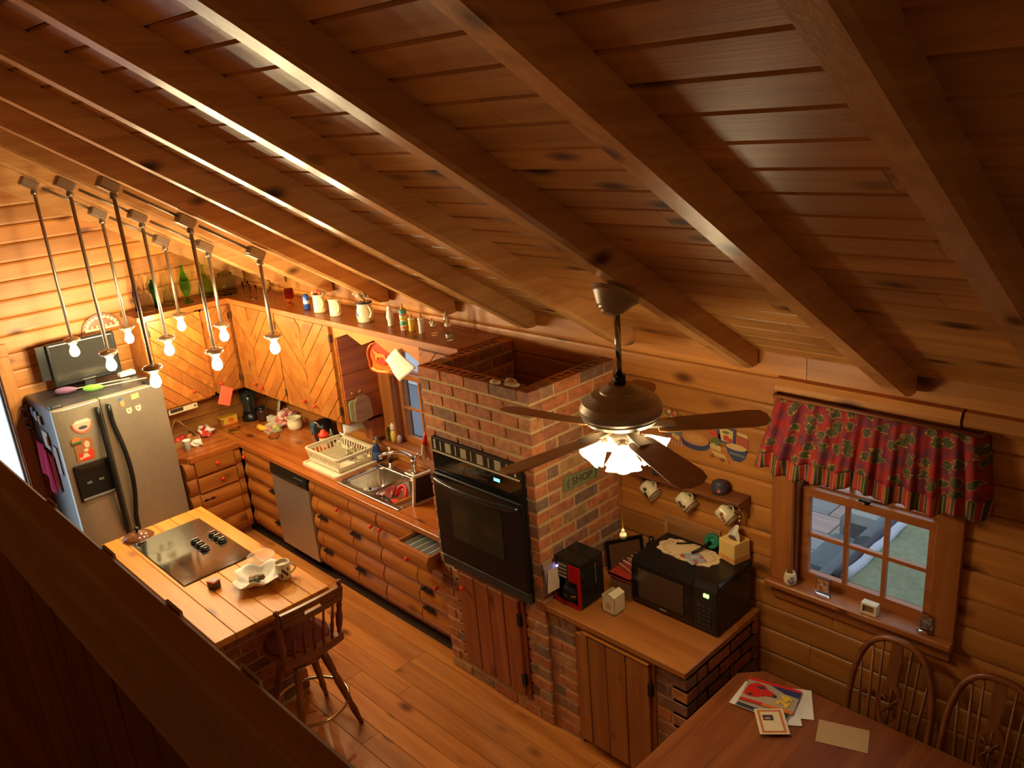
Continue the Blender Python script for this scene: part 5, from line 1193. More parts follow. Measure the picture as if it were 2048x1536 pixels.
# fruit basket by the refrigerator
fk = root('wooden_basket', 'low wooden basket with a slanted handle holding tomatoes by the refrigerator', 'basket', (.2, -.98, Z))
b = B(); wb = wood('basket_wood', (.50, .26, .09), (.38, .17, .05), (.2, .08, .02), 'y', .5, kd=.03)
b.box(.06, .30, -1.12, -.84, Z, Z+.012); part(b, 'bottom', wb, fk)
for x0, x1, ya, yc in ((.06, .072, -1.12, -.84), (.288, .30, -1.12, -.84), (.072, .288, -1.12, -1.108), (.072, .288, -.852, -.84)):
    b = B(); b.box(x0, x1, ya, yc, Z+.012, Z+.06); part(b, 'side', wb, fk)
b = B(); b.cyl((.18, -.845, Z+.05), (.18, -.98, Z+.24), .006, n=6); b.cyl((.18, -1.115, Z+.05), (.18, -.98, Z+.24), .006, n=6); part(b, 'handle', wb, fk)
for x, y, c, lb in ((.22, -1.02, (.72, .06, .03), 'red tomato at the front of the wooden basket'), (.17, -.96, (.68, .05, .03), 'red tomato in the middle of the wooden basket'), (.20, -.90, (.45, .16, .05), 'tan onion in the wooden basket')):
    b = B(); b.ball((x, y, Z+.045), .036, 12, sz=.85); single(b, 'tomato' if c[0] > .5 else 'onion', flat('veg%d' % int(c[1]*100), c, .3), lb, 'vegetable')
lath('glass_jar', 'dark glass jar with a light reflection behind the wooden basket', 'jar', .035+.06, -1.15+.0, [(0, 0), (.03, 0), (.032, .08), (.02, .10), (.02, .12), (0, .12)], flat('jar_smoke', (.03, .03, .035), .1), z=Z)
# radio under the cabinet
ra = root('under_cabinet_radio', 'slim cream radio mounted under the wall cabinet by the refrigerator', 'radio', (.28, -.95, 1.255))
b = B(); b.box(.12, .345, -1.085, -.82, 1.255, 1.312, c=.004); part(b, 'case', CREAM, ra)
b = B(); b.box(.345, .349, -1.07, -.955, 1.272, 1.302); part(b, 'display', flat('radio_dark', (.05, .04, .045), .2), ra)
b = B(); b.lathe([(.012, 0), (.012, .006), (0, .006)], M=Matrix.Translation((.345, -.845, 1.285)) @ Matrix.Rotation(R(90), 4, 'Y'), n=10); part(b, 'dial', flat('dial_tan', (.4, .28, .12), .4), ra)
# pot holder hanging on a knob
def diamond(cx, cz, w, h, y0, y1, tilt=0, plane='yz'):
    pts = [(cx, cz+h), (cx-w, cz+.1*h), (cx-.15*w, cz-h), (cx+w, cz-.25*h)]; return pts
b = B(); b.prism([(-.60, 1.415), (-.665, 1.255), (-.565, 1.20), (-.50, 1.355)], 'yz', UD+.052, UD+.064, cap=.003); single(b, 'pot_holder', flat('coral_cloth', (.72, .12, .06), .9, var=.1), 'coral red pot holder hanging from a cabinet knob by the corner', 'pot holder')
# end of the long cabinet: quilted mitt over a green holder
gh = root('pot_holder', 'pale green pot holder hanging behind the brown mitt on the cabinet end', 'pot holder', (2.10, -.25, 1.35))
b = B(); b.prism(rrect(-.34, -.16, 1.33, 1.51, .03), 'yz', 2.094, 2.104, cap=.003); part(b, 'pad', flat('green_cloth', (.33, .40, .20), .9), gh)
qm = root('oven_mitt', 'brown quilted pot mitt hanging from a brass hook on the cabinet end', 'oven mitt', (2.11, -.24, 1.33))
b = B(); b.prism([(-.31, 1.335), (-.30, 1.49), (-.265, 1.535), (-.20, 1.54), (-.155, 1.50), (-.135, 1.35), (-.16, 1.325), (-.28, 1.315)], 'yz', 2.106, 2.124, cap=.004); part(b, 'pad', wood('quilt', (.36, .19, .10), (.25, .12, .06), (.2, .1, .05), 'y', .9, kd=.01, scale=2.5), qm)
b = B(); b.tube([(2.115, -.235, 1.54), (2.115, -.245, 1.575), (2.115, -.225, 1.575), (2.115, -.23, 1.545)], .004, 6); part(b, 'loop', flat('loop_tan', (.4, .25, .12), .8), qm)
for y, lb in ((-.31, 'brass hook without a cloth on the cabinet end'), (-.235, 'brass hook holding the quilted mitt')):
    b = B(); b.tube([(2.093, y, 1.575), (2.115, y, 1.575), (2.13, y, 1.565), (2.128, y, 1.585)], .005, 6); single(b, 'cup_hook', BRASS, lb, 'hook')
pt = root('paper_towel_roll', 'white paper towel roll mounted under the end of the long wall cabinet', 'paper towel', (1.95, -.22, 1.20))
b = B(); b.cyl((1.93, -.34, 1.245), (1.93, -.07, 1.245), .055, n=20); part(b, 'roll', PAPER, pt)
b = B(); b.box(1.90, 1.96, -.355, -.345, 1.22, 1.313); b.box(1.90, 1.96, -.065, -.055, 1.22, 1.313); part(b, 'bracket', cabpine('z'), pt)
b = B(); b.box(2.0, 2.09, -.16, -.005, 1.12, 1.29, c=.004); single(b, 'wall_box', redpine('z'), 'small dark red wooden box on the log wall beside the spray bottle', 'box')
# moulded copper pan hanging on the window casing
hp = root('hanging_mould', 'orange copper mould with an animal figure hanging behind the zigzag board', 'mould', (2.585, -.3, 1.8))
cop = flat('copper_orange', (.80, .20, .03), .28, .35)
hx, hz, HY, KZ = 2.585, 1.95, -.285, .72
o = [(.155*math.cos(R(a)), .175*math.sin(R(a))) for a in range(-35, 216, 12)]
o += [(-.145, -.13), (-.13, -.175), (-.05, -.20), (.06, -.20), (.15, -.175), (.16, -.13)]
MH = Matrix.Translation((hx, HY, hz)) @ Matrix.Rotation(R(14), 4, 'Z') @ Matrix.Diagonal((.95, 1, KZ, 1))
def hb(): b = B(); b.x = MH; return b
b = hb(); b.prism(o, 'xz', -.016, 0, cap=.008); part(b, 'plate', cop, hp)
b = hb(); b.tube([(x*.86, -.021, z*.86) for x, z in o], .013, 8, closed=True); part(b, 'outer_ridge', flat('copper_dark', (.55, .10, .02), .3, .35), hp)
b = hb(); b.prism(ell(0, .025, .092, .12, 24), 'xz', -.028, -.014, cap=.006); part(b, 'boss', flat('copper_red', (.78, .06, .02), .35, .2), hp)
an = [(-.05, -.045), (-.045, .0), (-.055, .02), (-.06, .045), (-.05, .05), (-.045, .035), (-.03, .03), (-.02, .015), (.03, .015), (.048, .005), (.05, -.05), (.038, -.05), (.034, -.02), (.0, -.02), (-.03, -.022), (-.036, -.05)]
b = hb(); b.prism([(a*1.1, .015+c*1.1) for a, c in an], 'xz', -.034, -.027, cap=.002); part(b, 'animal_figure', flat('copper_gold', (.85, .30, .05), .3, .2), hp)
b = hb(); b.tube([(-.10, -.024, -.13), (-.05, -.028, -.155), (.05, -.028, -.155), (.11, -.024, -.13)], .014, 8); part(b, 'brim_ridge', flat('copper_gold', 0), hp)
sn = root('strainer', 'small round strainer with a wire handle hanging on the window casing', 'strainer', (2.06, -.05, 1.40))
b = B(); b.cyl((2.005, -.045, 1.62), (2.015, -.05, 1.50), .005, n=6); part(b, 'handle', STEEL, sn)
b = B(); M = Matrix.Translation((2.02, -.034, 1.445)) @ Matrix.Rotation(R(90), 4, 'X'); b.lathe([(0, .0), (.05, .004), (.056, .012), (.05, .014), (0, .008)], M=M, n=24); part(b, 'bowl', flat('strainer_brown', (.22, .10, .05), .3, .6), sn)
b = B(); b.tube([(2.02+.056*math.cos(R(a)), -.048, 1.445+.056*math.sin(R(a))) for a in range(0, 360, 18)], .006, 6, closed=True); part(b, 'rim', flat('strainer_rim', (.35, .2, .08), .3, .8), sn)
def clothfn(u, v):
    p = Vector((2.905+.165*(u-v)*1.05, F_-.016-.008*math.sin(5*u+4*v)-.01*(1-abs(u-v)), 2.082-.122*(u+v))); return p
b = B(); b.grid(clothfn, 10, 10); o = single(b, 'dish_cloth', flat('cloth_white', (.80, .74, .64), .9), 'white cloth hung by one corner from the zigzag board', 'cloth'); md = o.modifiers.new('t', 'SOLIDIFY'); md.thickness = .004
# window sill bottles
wz = 1.087
so = root('soap_bottle', 'green pump soap bottle on the sink window sill', 'bottle', (2.06, -.03, wz))
b = B(); b.lathe([(0, 0), (.022, 0), (.024, .08), (.018, .11), (.008, .12), (0, .12)], (2.14, -.02, wz), 14); part(b, 'body', glass('soap_green', (.25, .75, .15)), so)
b = B(); b.lathe([(.008, .12), (.012, .13), (.006, .14), (.006, .18), (0, .18)], (2.14, -.02, wz), 10); b.box(2.115, 2.145, -.025, -.015, wz+.172, wz+.182); part(b, 'pump', WHITE, so)
so = root('soap_bottle', 'yellow dish soap bottle with a white cap on the sink window sill', 'bottle', (2.12, -.03, wz))
b = B(); b.lathe([(0, 0), (.027, 0), (.028, .07), (.02, .10), (0, .105)], (2.20, -.025, wz), 14); part(b, 'body', flat('soap_yellow', (.80, .58, .10), .2), so)
b = B(); b.lathe([(.02, .10), (.024, .12), (.022, .15), (.01, .165), (0, .165)], (2.20, -.025, wz), 12); part(b, 'cap', WHITE, so)
b = B(); b.lathe([(0, 0), (.016, 0), (.018, .05), (.01, .07), (0, .075)], (2.265, -.02, wz), 12); single(b, 'small_bottle', flat('lilac', (.45, .32, .40), .3), 'small lilac bottle on the sink window sill', 'bottle')
# hung on the far side of the tower
b = B(); b.x = Matrix.Translation((3.553, -.70, 1.635)); b.lathe([(.006, .075), (.012, .065), (.035, .0), (.032, 0), (.0, .05)], n=14); single(b, 'red_funnel', flat('funnel_red', (.80, .04, .02), .35), 'small red funnel hanging at the corner of the brick tower', 'funnel')
b = B(); b.prism([(-.722, 1.655), (-.705, 1.655), (-.695, 1.62), (-.69, 1.57), (-.70, 1.535), (-.735, 1.535), (-.748, 1.57), (-.738, 1.62)], 'yz', 3.538, 3.556, cap=.004); single(b, 'scouring_mitt', flat('mitt_pale', (.80, .55, .42), .9), 'pale pink mitt hanging under the red funnel on the brick tower', 'mitt')

# ---------------- on the low brick cabinet ----------------
Z2 = LT+.001
cm = root('coffee_maker', 'black and red drip coffee maker with lit buttons beside the brick tower', 'coffee maker', (4.63, -.53, Z2))
CX0, CX1, CY0, CY1 = 4.535, 4.735, -.64, -.43; H_ = .29
b = B(); b.box(CX0, CX1, CY0+.10, CY1, Z2, Z2+H_, c=.008); b.box(CX0, CX1, CY0, CY0+.10, Z2, Z2+.03, c=.005); b.box(CX0, CX1, CY0+.004, CY0+.10, Z2+.165, Z2+H_, c=.006); b.box(CX0, CX0+.02, CY0+.004, CY0+.10, Z2+.03, Z2+.165); b.box(CX1-.02, CX1, CY0+.004, CY0+.10, Z2+.03, Z2+.165); part(b, 'housing', flat('coffee_black', (.012, .012, .011), .25), cm)
rr = flat('coffee_red', (.45, .006, .008), .2)
b = B(); b.box(CX0+.01, CX1-.005, CY0-.006, CY0+.002, Z2+.002, Z2+.022); b.box(CX1-.02, CX1+.001, CY0-.005, CY0+.004, Z2+.01, Z2+.27); b.box(CX0-.001, CX0+.008, CY0-.004, CY0+.004, Z2+.02, Z2+.27); b.box(CX0+.115, CX1-.02, CY0-.003, CY0+.006, Z2+.165, Z2+.268); part(b, 'red_trim', rr, cm)
for i in range(4):
    b = B(); z = Z2+.175+i*.024; b.box(CX0+.04, CX0+.10, CY0-.004, CY0+.006, z, z+.009); part(b, 'button', flat('button_tan', (.30, .22, .16), .35), cm)
b = B(); b.box(CX0+.024, CX0+.034, CY0-.003, CY0+.006, Z2+.225, Z2+.235); part(b, 'power_light', bulbmat('led_violet', (.35, .25, 1), 5), cm)
b = B(); b.box(CX0+.024, CX0+.034, CY0-.003, CY0+.006, Z2+.20, Z2+.208); part(b, 'brew_light', bulbmat('led_green', (.1, .9, .3), 1.5), cm)
b = B(); b.lathe([(0, .032), (.06, .032), (.068, .05), (.068, .09), (.05, .13), (.045, .14), (.05, .15), (0, .152)], (4.635, CY0+.055, Z2), 20); cf = part(b, 'carafe', flat('carafe_glass', (.02, .018, .016), .05), cm)
b = B(); b.lathe([(.0685, .066), (.0695, .068), (.0685, .074)], (4.635, CY0+.055, Z2), 20, caps=False); part(b, 'steel_band', CHROME, cf)
b = B(); b.tube([(4.655, CY0-.005, Z2+.145), (4.66, CY0-.03, Z2+.135), (4.66, CY0-.028, Z2+.075), (4.655, CY0-.01, Z2+.06)], .008, 8); part(b, 'handle', BLACK, cf)
b = B(); b.box(CX1-.001, CX1+.003, CY0+.13, CY0+.138, Z2+.12, Z2+.25); part(b, 'water_gauge', flat('gauge', (.12, .11, .1), .2), cm)
nb = root('card_box', 'small open white card box with a flap on the low counter', 'box', (4.868, -.51, Z2))
b = B(); x0, x1, ya, yb_ = 4.824, 4.912, -.562, -.468; h = .108
for q in ((x0, x1, ya, ya+.002), (x0, x1, yb_-.002, yb_), (x0, x0+.002, ya, yb_), (x1-.002, x1, ya, yb_)): b.box(*q, Z2, Z2+h)
b.box(x0, x1, ya, yb_, Z2, Z2+.004); cardm = flat('card_cream', (.72, .58, .36), .7); part(b, 'carton', cardm, nb)
b = B(); b.prism([(x1, Z2+h), (x1+.0, Z2+h+.003), (x1-.04, Z2+h+.02), (x1-.042, Z2+h+.017)], 'xz', ya, yb_); part(b, 'flap', flat('card_pale', (.78, .68, .48), .7), nb)
b = B()
for i, (z, w) in enumerate(((.064, .02), (.052, .04), (.044, .036), (.034, .04))): b.box((x0+x1)/2-w/2, (x0+x1)/2+w/2, ya-.0008, ya, Z2+z, Z2+z+.0025)
part(b, 'printed_lines', flat('print_brown', (.22, .12, .06), .6), nb)
# microwave
mw = root('microwave_oven', 'black microwave oven on the low brick cabinet', 'microwave', (5.18, -.2, Z2))
MX0, MX1, MY0, MY1, MH = 4.905, 5.455, -.395, -.05, .305
b = B(); b.box(MX0, MX1, MY0+.03, MY1, Z2+.012, Z2+MH, c=.008)
for x in (MX0+.04, MX1-.04):
    for y in (MY0+.06, MY1-.04): b.box(x-.015, x+.015, y-.015, y+.015, Z2, Z2+.014)
part(b, 'case', flat('microwave_black', (.011, .011, .011), .22), mw)
b = B(); b.prism([(MY0+.03, Z2+.014), (MY0+.012, Z2+.014), (MY0, Z2+.05), (MY0-.002, Z2+.16), (MY0+.004, Z2+.27), (MY0+.022, Z2+MH-.004), (MY0+.03, Z2+MH-.004)], 'yz', MX0+.002, MX0+.405); md_ = part(b, 'door', flat('microwave_gloss', (.010, .010, .010), .12), mw)
b = B(); b.box(MX0+.05, MX0+.35, MY0-.006, MY0+.002, Z2+.065, Z2+.245); part(b, 'window', flat('microwave_window', (.06, .035, .02), .15), md_)
b = B(); b.box(MX0+.19, MX0+.235, MY0-.002, MY0+.004, Z2+.035, Z2+.042); part(b, 'badge', flat('badge_grey', (.25, .22, .18), .3), md_)
b = B(); b.prism([(MY0+.03, Z2+.014), (MY0+.012, Z2+.014), (MY0, Z2+.05), (MY0-.002, Z2+.16), (MY0+.004, Z2+.27), (MY0+.022, Z2+MH-.004), (MY0+.03, Z2+MH-.004)], 'yz', MX0+.408, MX1-.002); cpn = part(b, 'control_panel', flat('microwave_panel', (.016, .015, .014), .25), mw)
b = B()
for i in range(5):
    for j in range(3): b.box(MX0+.44+j*.028, MX0+.462+j*.028, MY0-.0045, MY0+.002, Z2+.06+i*.026, Z2+.076+i*.026)
part(b, 'keypad', flat('key_grey', (.035, .03, .028), .4), cpn)
b = B(); x = MX0+.475; z = Z2+.232
for dx, on in ((0, 1), (.018, 1)):
    b.box(x+dx, x+dx+.003, MY0-.003, MY0+.004, z, z+.018); b.box(x+dx+.009, x+dx+.012, MY0-.003, MY0+.004, z, z+.018); b.box(x+dx, x+dx+.012, MY0-.003, MY0+.004, z+.0155, z+.0185); b.box(x+dx, x+dx+.012, MY0-.003, MY0+.004, z-.001, z+.002)
    if dx: b.box(x+dx, x+dx+.012, MY0-.003, MY0+.004, z+.0075, z+.0105)
part(b, 'clock_digits', bulbmat('green_led', (.35, 1.0, .12), 2.5), cpn)
ZM = Z2+MH+.001
b = B(); o = []
for a in range(0, 360, 6):
    r = 1+.045*math.cos(R(a*12)); c_, s_ = math.cos(R(a)), math.sin(R(a)); ex = .185*(abs(c_)**.8)*(1 if c_ > 0 else -1); ey = .10*(abs(s_)**.8)*(1 if s_ > 0 else -1); sk_ = ey*.2
    o.append((5.14+ex*r, -.175+(ey)*r*(1+.12*math.cos(R(2*a)))-.0*ex))
b.prism(o, 'xy', ZM, ZM+.004)
dy = root('doily_mat', 'cream scalloped fabric mat lying on the microwave', 'mat', (5.14, -.175, ZM)); part(b, 'mat', flat('doily_cream', (.80, .62, .36), .9), dy)
b = B()
for a in range(0, 360, 15):
    b.x = Matrix.Translation((5.14+.165*math.cos(R(a)), -.175+.088*math.sin(R(a)), ZM+.004)) @ Matrix.Rotation(R(a), 4, 'Z'); b.box(-.02, .006, -.0015, .0015, 0, .0006)
part(b, 'stitch_lines', flat('stitch_brown', (.25, .14, .07), .9), dy)
b = B(); b.x = Matrix.Translation((5.20, -.20, ZM+.005)) @ Matrix.Rotation(R(-12), 4, 'Z'); b.prism([(-.08, -.05), (.05, -.075), (.08, .01), (-.04, .055)], 'xy', 0, .003); lf = single(b, 'leaflet', bagmat('leaflet_print', (.35, .42, .5), (.65, .6, .52), (.5, .12, .1), 40), 'bluish printed leaflet lying on the scalloped mat', 'leaflet')
b = B(); b.cyl((5.04, -.15, ZM+.012), (5.11, -.09, ZM+.012), .005, n=8); b.cyl((5.11, -.09, ZM+.012), (5.125, -.078, ZM+.012), .005, .001, n=8); single(b, 'pen', BLACK, 'black and white pen lying on the scalloped mat', 'pen')
gr = root('magnifier_brush', 'round green scrub brush with a black handle lying on the mat', 'brush', (5.21, -.07, ZM))
b = B(); M = Matrix.Translation((5.215, -.06, ZM+.045)) @ Matrix.Rotation(R(62), 4, 'X') @ Matrix.Rotation(R(10), 4, 'Y'); b.x = M; b.tube([(.032*math.cos(R(a)), .032*math.sin(R(a)), 0) for a in range(0, 360, 18)], .013, 8, closed=True); b.lathe([(0, -.004), (.03, -.004), (.03, .004), (0, .004)], n=16); part(b, 'green_ring', flat('ring_green', (.01, .20, .11), .6), gr)
b = B(); b.tube([(5.215, -.075, ZM+.045), (5.20, -.12, ZM+.03), (5.17, -.19, ZM+.012)], [.010, .008, .009], 8); part(b, 'handle', BLACK, gr)
tb = root('tissue_box', 'yellow cube tissue box with a white tissue on the microwave', 'tissue box', (5.36, -.05, ZM))
Mx = Matrix.Translation((5.365, -.075, ZM)) @ Matrix.Rotation(R(-14), 4, 'Z'); s_ = .058
b = B(); b.x = Mx; b.box(-s_, s_, -s_, s_, 0, .122, c=.003); part(b, 'carton', flat('tissue_yellow', (.86, .60, .20), .6), tb)
b = B(); b.x = Mx; b.box(-s_-.0006, s_+.0006, -s_-.0006, s_+.0006, .002, .035); part(b, 'orange_band', flat('tissue_orange', (.72, .36, .10), .6), tb)
b = B(); b.x = Mx; b.prism(ell(0, 0, .04, .022, 16), 'xy', .122, .1232); part(b, 'slot', flat('slot_dark', (.12, .06, .03), .8), tb)
def tisfn(u, v):
    a = (u-.5)*2; return Mx @ Vector((.055*a*(1-.25*v)+.02*v, .012*math.sin(5*u)*(1+v), .12+.085*v*(1-.4*abs(a))+.01*math.sin(9*u)*v))
b = B(); b.grid(tisfn, 12, 8); t_ = part(b, 'tissue', PAPER, tb); md = t_.modifiers.new('t', 'SOLIDIFY'); md.thickness = .002
# behind: letter basket, framed picture, cutting boards, letters on the tower
bk = root('letter_basket', 'woven brown basket of letters between the coffee maker and the microwave', 'basket', (4.80, -.25, Z2))
b = B(); wb2 = wood('wicker', (.26, .12, .05), (.16, .07, .025), (.1, .04, .02), 'x', .7, kd=.02, scale=3)
b.box(4.755, 4.895, -.40, -.12, Z2, Z2+.01); b.box(4.755, 4.765, -.40, -.12, Z2+.01, Z2+.14); b.box(4.885, 4.895, -.40, -.12, Z2+.01, Z2+.14); b.box(4.765, 4.885, -.40, -.39, Z2+.01, Z2+.14); b.box(4.765, 4.885, -.13, -.12, Z2+.01, Z2+.14); part(b, 'body', wb2, bk)
b = B(); b.box(4.75, 4.90, -.41, -.115, Z2+.14, Z2+.152); b.box(4.75, 4.90, -.41, -.40, Z2+.13, Z2+.155); part(b, 'red_rim', flat('rim_red', (.35, .03, .02), .6), bk)
for i in range(5):
    b = B(); b.x = Matrix.Translation((4.825, -.34+i*.045, Z2+.155)) @ Matrix.Rotation(R(-18+9*i), 4, 'Z') @ Matrix.Rotation(R(25), 4, 'X'); b.box(-.055, .055, -.002, .002, -.06, .03); single(b, 'envelope', [cardm, PAPER][i % 2], 'folded letter standing in the woven basket', 'letter', 'letters in the woven basket')
pf = root('framed_picture', 'dark framed picture leaning behind the coffee maker', 'picture', (4.60, -.10, Z2))
Mx = Matrix.Translation((4.66, -.135, Z2)) @ Matrix.Rotation(R(60), 4, 'Z') @ Matrix.Rotation(R(-10), 4, 'X')
b = B(); b.x = Mx
for q in ((-.12, .12, 0, .02), (-.12, .12, .18, .20), (-.12, -.10, .02, .18), (.10, .12, .02, .18)): b.box(q[0], q[1], -.008, .008, q[2], q[3])
part(b, 'frame', BLACK, pf)
b = B(); b.x = Mx; b.box(-.10, .10, -.003, .003, .02, .18); part(b, 'picture', flat('picture_brown', (.14, .06, .03), .2), pf)
b = B(); b.lathe([(0, 0), (.04, 0), (.042, .15), (.03, .19), (.016, .21), (.016, .24), (0, .24)], (4.80, -.065, Z2), 16); single(b, 'dark_bottle', flat('bottle_dark', (.012, .02, .018), .15), 'dark bottle standing behind the letter basket', 'bottle')
for i, (x0, x1, y0, y1, h, c, lb) in enumerate(((4.86, 5.24, -.022, -.004, .40, 0, 'pale wooden cutting board leaning on the log wall behind the microwave'), (4.90, 5.27, -.045, -.026, .365, 1, 'brown wooden cutting board in front of the pale one'))):
    b = B(); b.box(x0, x1, y0+.003, y1+.003-.004, Z2, Z2+h, c=.004); single(b, 'cutting_board', wood('board%d' % i, [(.55, .28, .10), (.36, .16, .055)][i], [(.42, .19, .06), (.25, .10, .03)][i], (.2, .08, .02), 'x', .5, kd=.02), lb, 'cutting board')
lr = root('hanging_letters', 'bundle of pale letters hanging on the corner of the brick tower', 'letters', (4.55, -.735, .92))
for i, (dy, c, tilt) in enumerate(((0, 'letter_tan', 0), (-.012, 'letter_lilac', 4), (-.02, 'letter_cream', -5))):
    b = B(); b.x = Matrix.Translation((4.562, -.668+dy*0, 1.02)) @ Matrix.Rotation(R(tilt), 4, 'X'); b.box(-.034+i*.02, -.031+i*.02, -.05-.004*i, .035, -.10+.02*i, .12-.02*i); part(b, 'letter', flat(c, [(.42, .30, .20), (.36, .28, .34), (.66, .55, .42)][i], .8), lr)

# shop sign on the tower
sn = root('shop_sign', 'narrow weathered green sign reading SHOP on the brick tower', 'sign', (TX1+.012, -.35, 1.54))
sl = -.115
b = B(); b.prism([(-.508, 1.50), (-.196, 1.482), (-.194, 1.555), (-.492, 1.59)], 'yz', TX1+.002, TX1+.014); part(b, 'board', flat('sign_green', (.20, .22, .10), .7, var=.1), sn)
def text(body, size, mat, parent, M, name='lettering', bold=0):
    c = bpy.data.curves.new('t', 'FONT'); c.body = body; c.size = size; c.extrude = .0008; c.align_x = 'CENTER'; c.align_y = 'CENTER'; c.offset = bold
    o = bpy.data.objects.new('t', c); COL.objects.link(o); dg = bpy.context.evaluated_depsgraph_get()
    me = bpy.data.meshes.new_from_object(o.evaluated_get(dg)); bpy.data.objects.remove(o); bpy.data.curves.remove(c)
    me.transform(M); me.transform(Matrix.Translation(-WL.get(parent, Vector((0, 0, 0))))); me.materials.clear(); me.materials.append(mat); me.name = name
    ob = bpy.data.objects.new(name, me); COL.objects.link(ob); ob.parent = parent; return ob
Mt = Matrix.Translation((TX1+.0155, -.348, 1.533)) @ Matrix(((0, 0, 1, 0), (1, 0, 0, 0), (0, 1, 0, 0), (0, 0, 0, 1)))
text('( SHOP )', .062, flat('sign_letter', (.05, .03, .015), .7), sn, Mt @ Matrix.Rotation(R(-4), 4, 'Z') @ Matrix.Scale(1.15, 4, (1, 0, 0)))

# ---------------- mug shelf and stickers on the long wall ----------------
ms = root('mug_shelf', 'dark wooden shelf with brass hooks for mugs on the log wall', 'shelf', (5.08, -.05, 1.47))
b = B(); b.box(4.72, 5.41, -.022, -.001, 1.455, 1.52, c=.003); part(b, 'back_rail', darkwood('x'), ms)
b = B(); b.box(4.70, 5.42, -.13, -.001, 1.52, 1.54, c=.004); part(b, 'shelf_board', wood('mugshelf', (.24, .085, .03), (.16, .05, .016), (.05, .015, .006), 'x', .4, kd=.04), ms)
for x in (4.715, 5.405):
    b = B(); b.prism([(-.125, 1.52), (-.001, 1.52), (-.001, 1.42), (-.03, 1.42), (-.045, 1.47), (-.09, 1.50)], 'yz', x-.01, x+.01); part(b, 'bracket', darkwood('z'), ms)
HK = (4.80, 4.925, 5.05, 5.18, 5.31)
for x in HK:
    b = B(); b.tube([(x, -.022, 1.49), (x, -.05, 1.49), (x, -.062, 1.478), (x, -.058, 1.466), (x, -.045, 1.464)], .0035, 6); part(b, 'cup_hook', BRASS, ms)
def hmug(x, label, pc, seed):
    o = root('coffee_mug', label, 'mug', (x, -.06, 1.467), group='mugs hanging from the shelf hooks')
    # the mug hangs by its handle: the axis tips down and outwards
    M = Matrix.Translation((x-.005, -.058, 1.413)) @ Matrix.Rotation(R(124), 4, 'Y')
    ax = Matrix.Translation((.0, 0, -.05)); Mm = M @ ax
    r, h = .044, .10
    b = B(); b.lathe([(0, .004), (r*.9, 0), (r*.97, .01), (r*.95, h*.5), (r*1.04, h), (r*.95, h), (r*.86, h*.5), (r*.86, .012), (0, .012)], M=Mm, n=24); part(b, 'body', CREAM, o)
    b = B(); b.x = Mm; b.tube([(-(r*.9+.032*math.sin(math.pi*t)), 0, .02+.055*t) for t in [i/10 for i in range(11)]], .006, 8); part(b, 'handle', CREAM, o)
    b = B(); b.lathe([(r*1.0, h-.016), (r*1.055, h-.014), (r*1.06, h-.003), (r*1.0, h-.001)], M=Mm, n=24, caps=False); part(b, 'brown_rim', flat('mug_rim', (.20, .09, .04), .3), o)
    rf = random.Random(seed)
    b = B()
    for i in range(3):
        a = R(-100+rf.uniform(-12, 12)); b.x = Mm @ Matrix.Rotation(a+i*.16, 4, 'Z'); b.ball((r*.95, 0, .035+.018*i), .012, 6, sx=.3)
    part(b, 'painted_bird', flat(pc[0], pc[1], .4), o); return o
hmug(4.80, 'white mug with a dark print hanging next to the brick tower', ('print_black', (.03, .03, .03)), 1)
hmug(5.05, 'white mug with a rooster print hanging from the middle hook', ('print_rooster', (.12, .05, .02)), 2)
hmug(5.31, 'white mug with a reddish print hanging by the window', ('print_red', (.35, .10, .05)), 3)
b = B(); b.tube([(5.385, -.06, 1.52), (5.385, -.07, 1.49), (5.395, -.06, 1.47), (5.38, -.05, 1.45), (5.40, -.06, 1.42), (5.385, -.06, 1.40)], .006, 6)
for z in (1.47, 1.43, 1.405): b.ball((5.39, -.062, z), .012, 6)
single(b, 'key_bunch', BRASS, 'bunch of brass keys hanging from the shelf end', 'keys')
tc = root('small_pot', 'small dark blue lidded pot with an orange dot on the mug shelf', 'pot', (5.27, -.065, 1.541))
b = B(); b.lathe([(0, 0), (.04, 0), (.046, .015), (.046, .045), (.04, .055), (.042, .06), (.02, .072), (0, .074)], (5.27, -.065, 1.541), 18); part(b, 'body', flat('pot_navy', (.05, .045, .07), .4), tc)
b = B(); b.x = Matrix.Translation((5.27, -.065, 1.565)) @ Matrix.Rotation(R(-65), 4, 'Z'); b.ball((.044, 0, 0), .012, 8, sx=.3); part(b, 'dot', flat('dot_orange', (.55, .13, .04), .5), tc)
b = B(); b.lathe([(0, 0), (.03, 0), (.034, .03), (.026, .05), (0, .05)], (4.86, -.065, 1.541), 14); single(b, 'small_jar', flat('jar_blue_dark', (.04, .045, .07), .4), 'small dark jar on the mug shelf near the tower', 'jar')
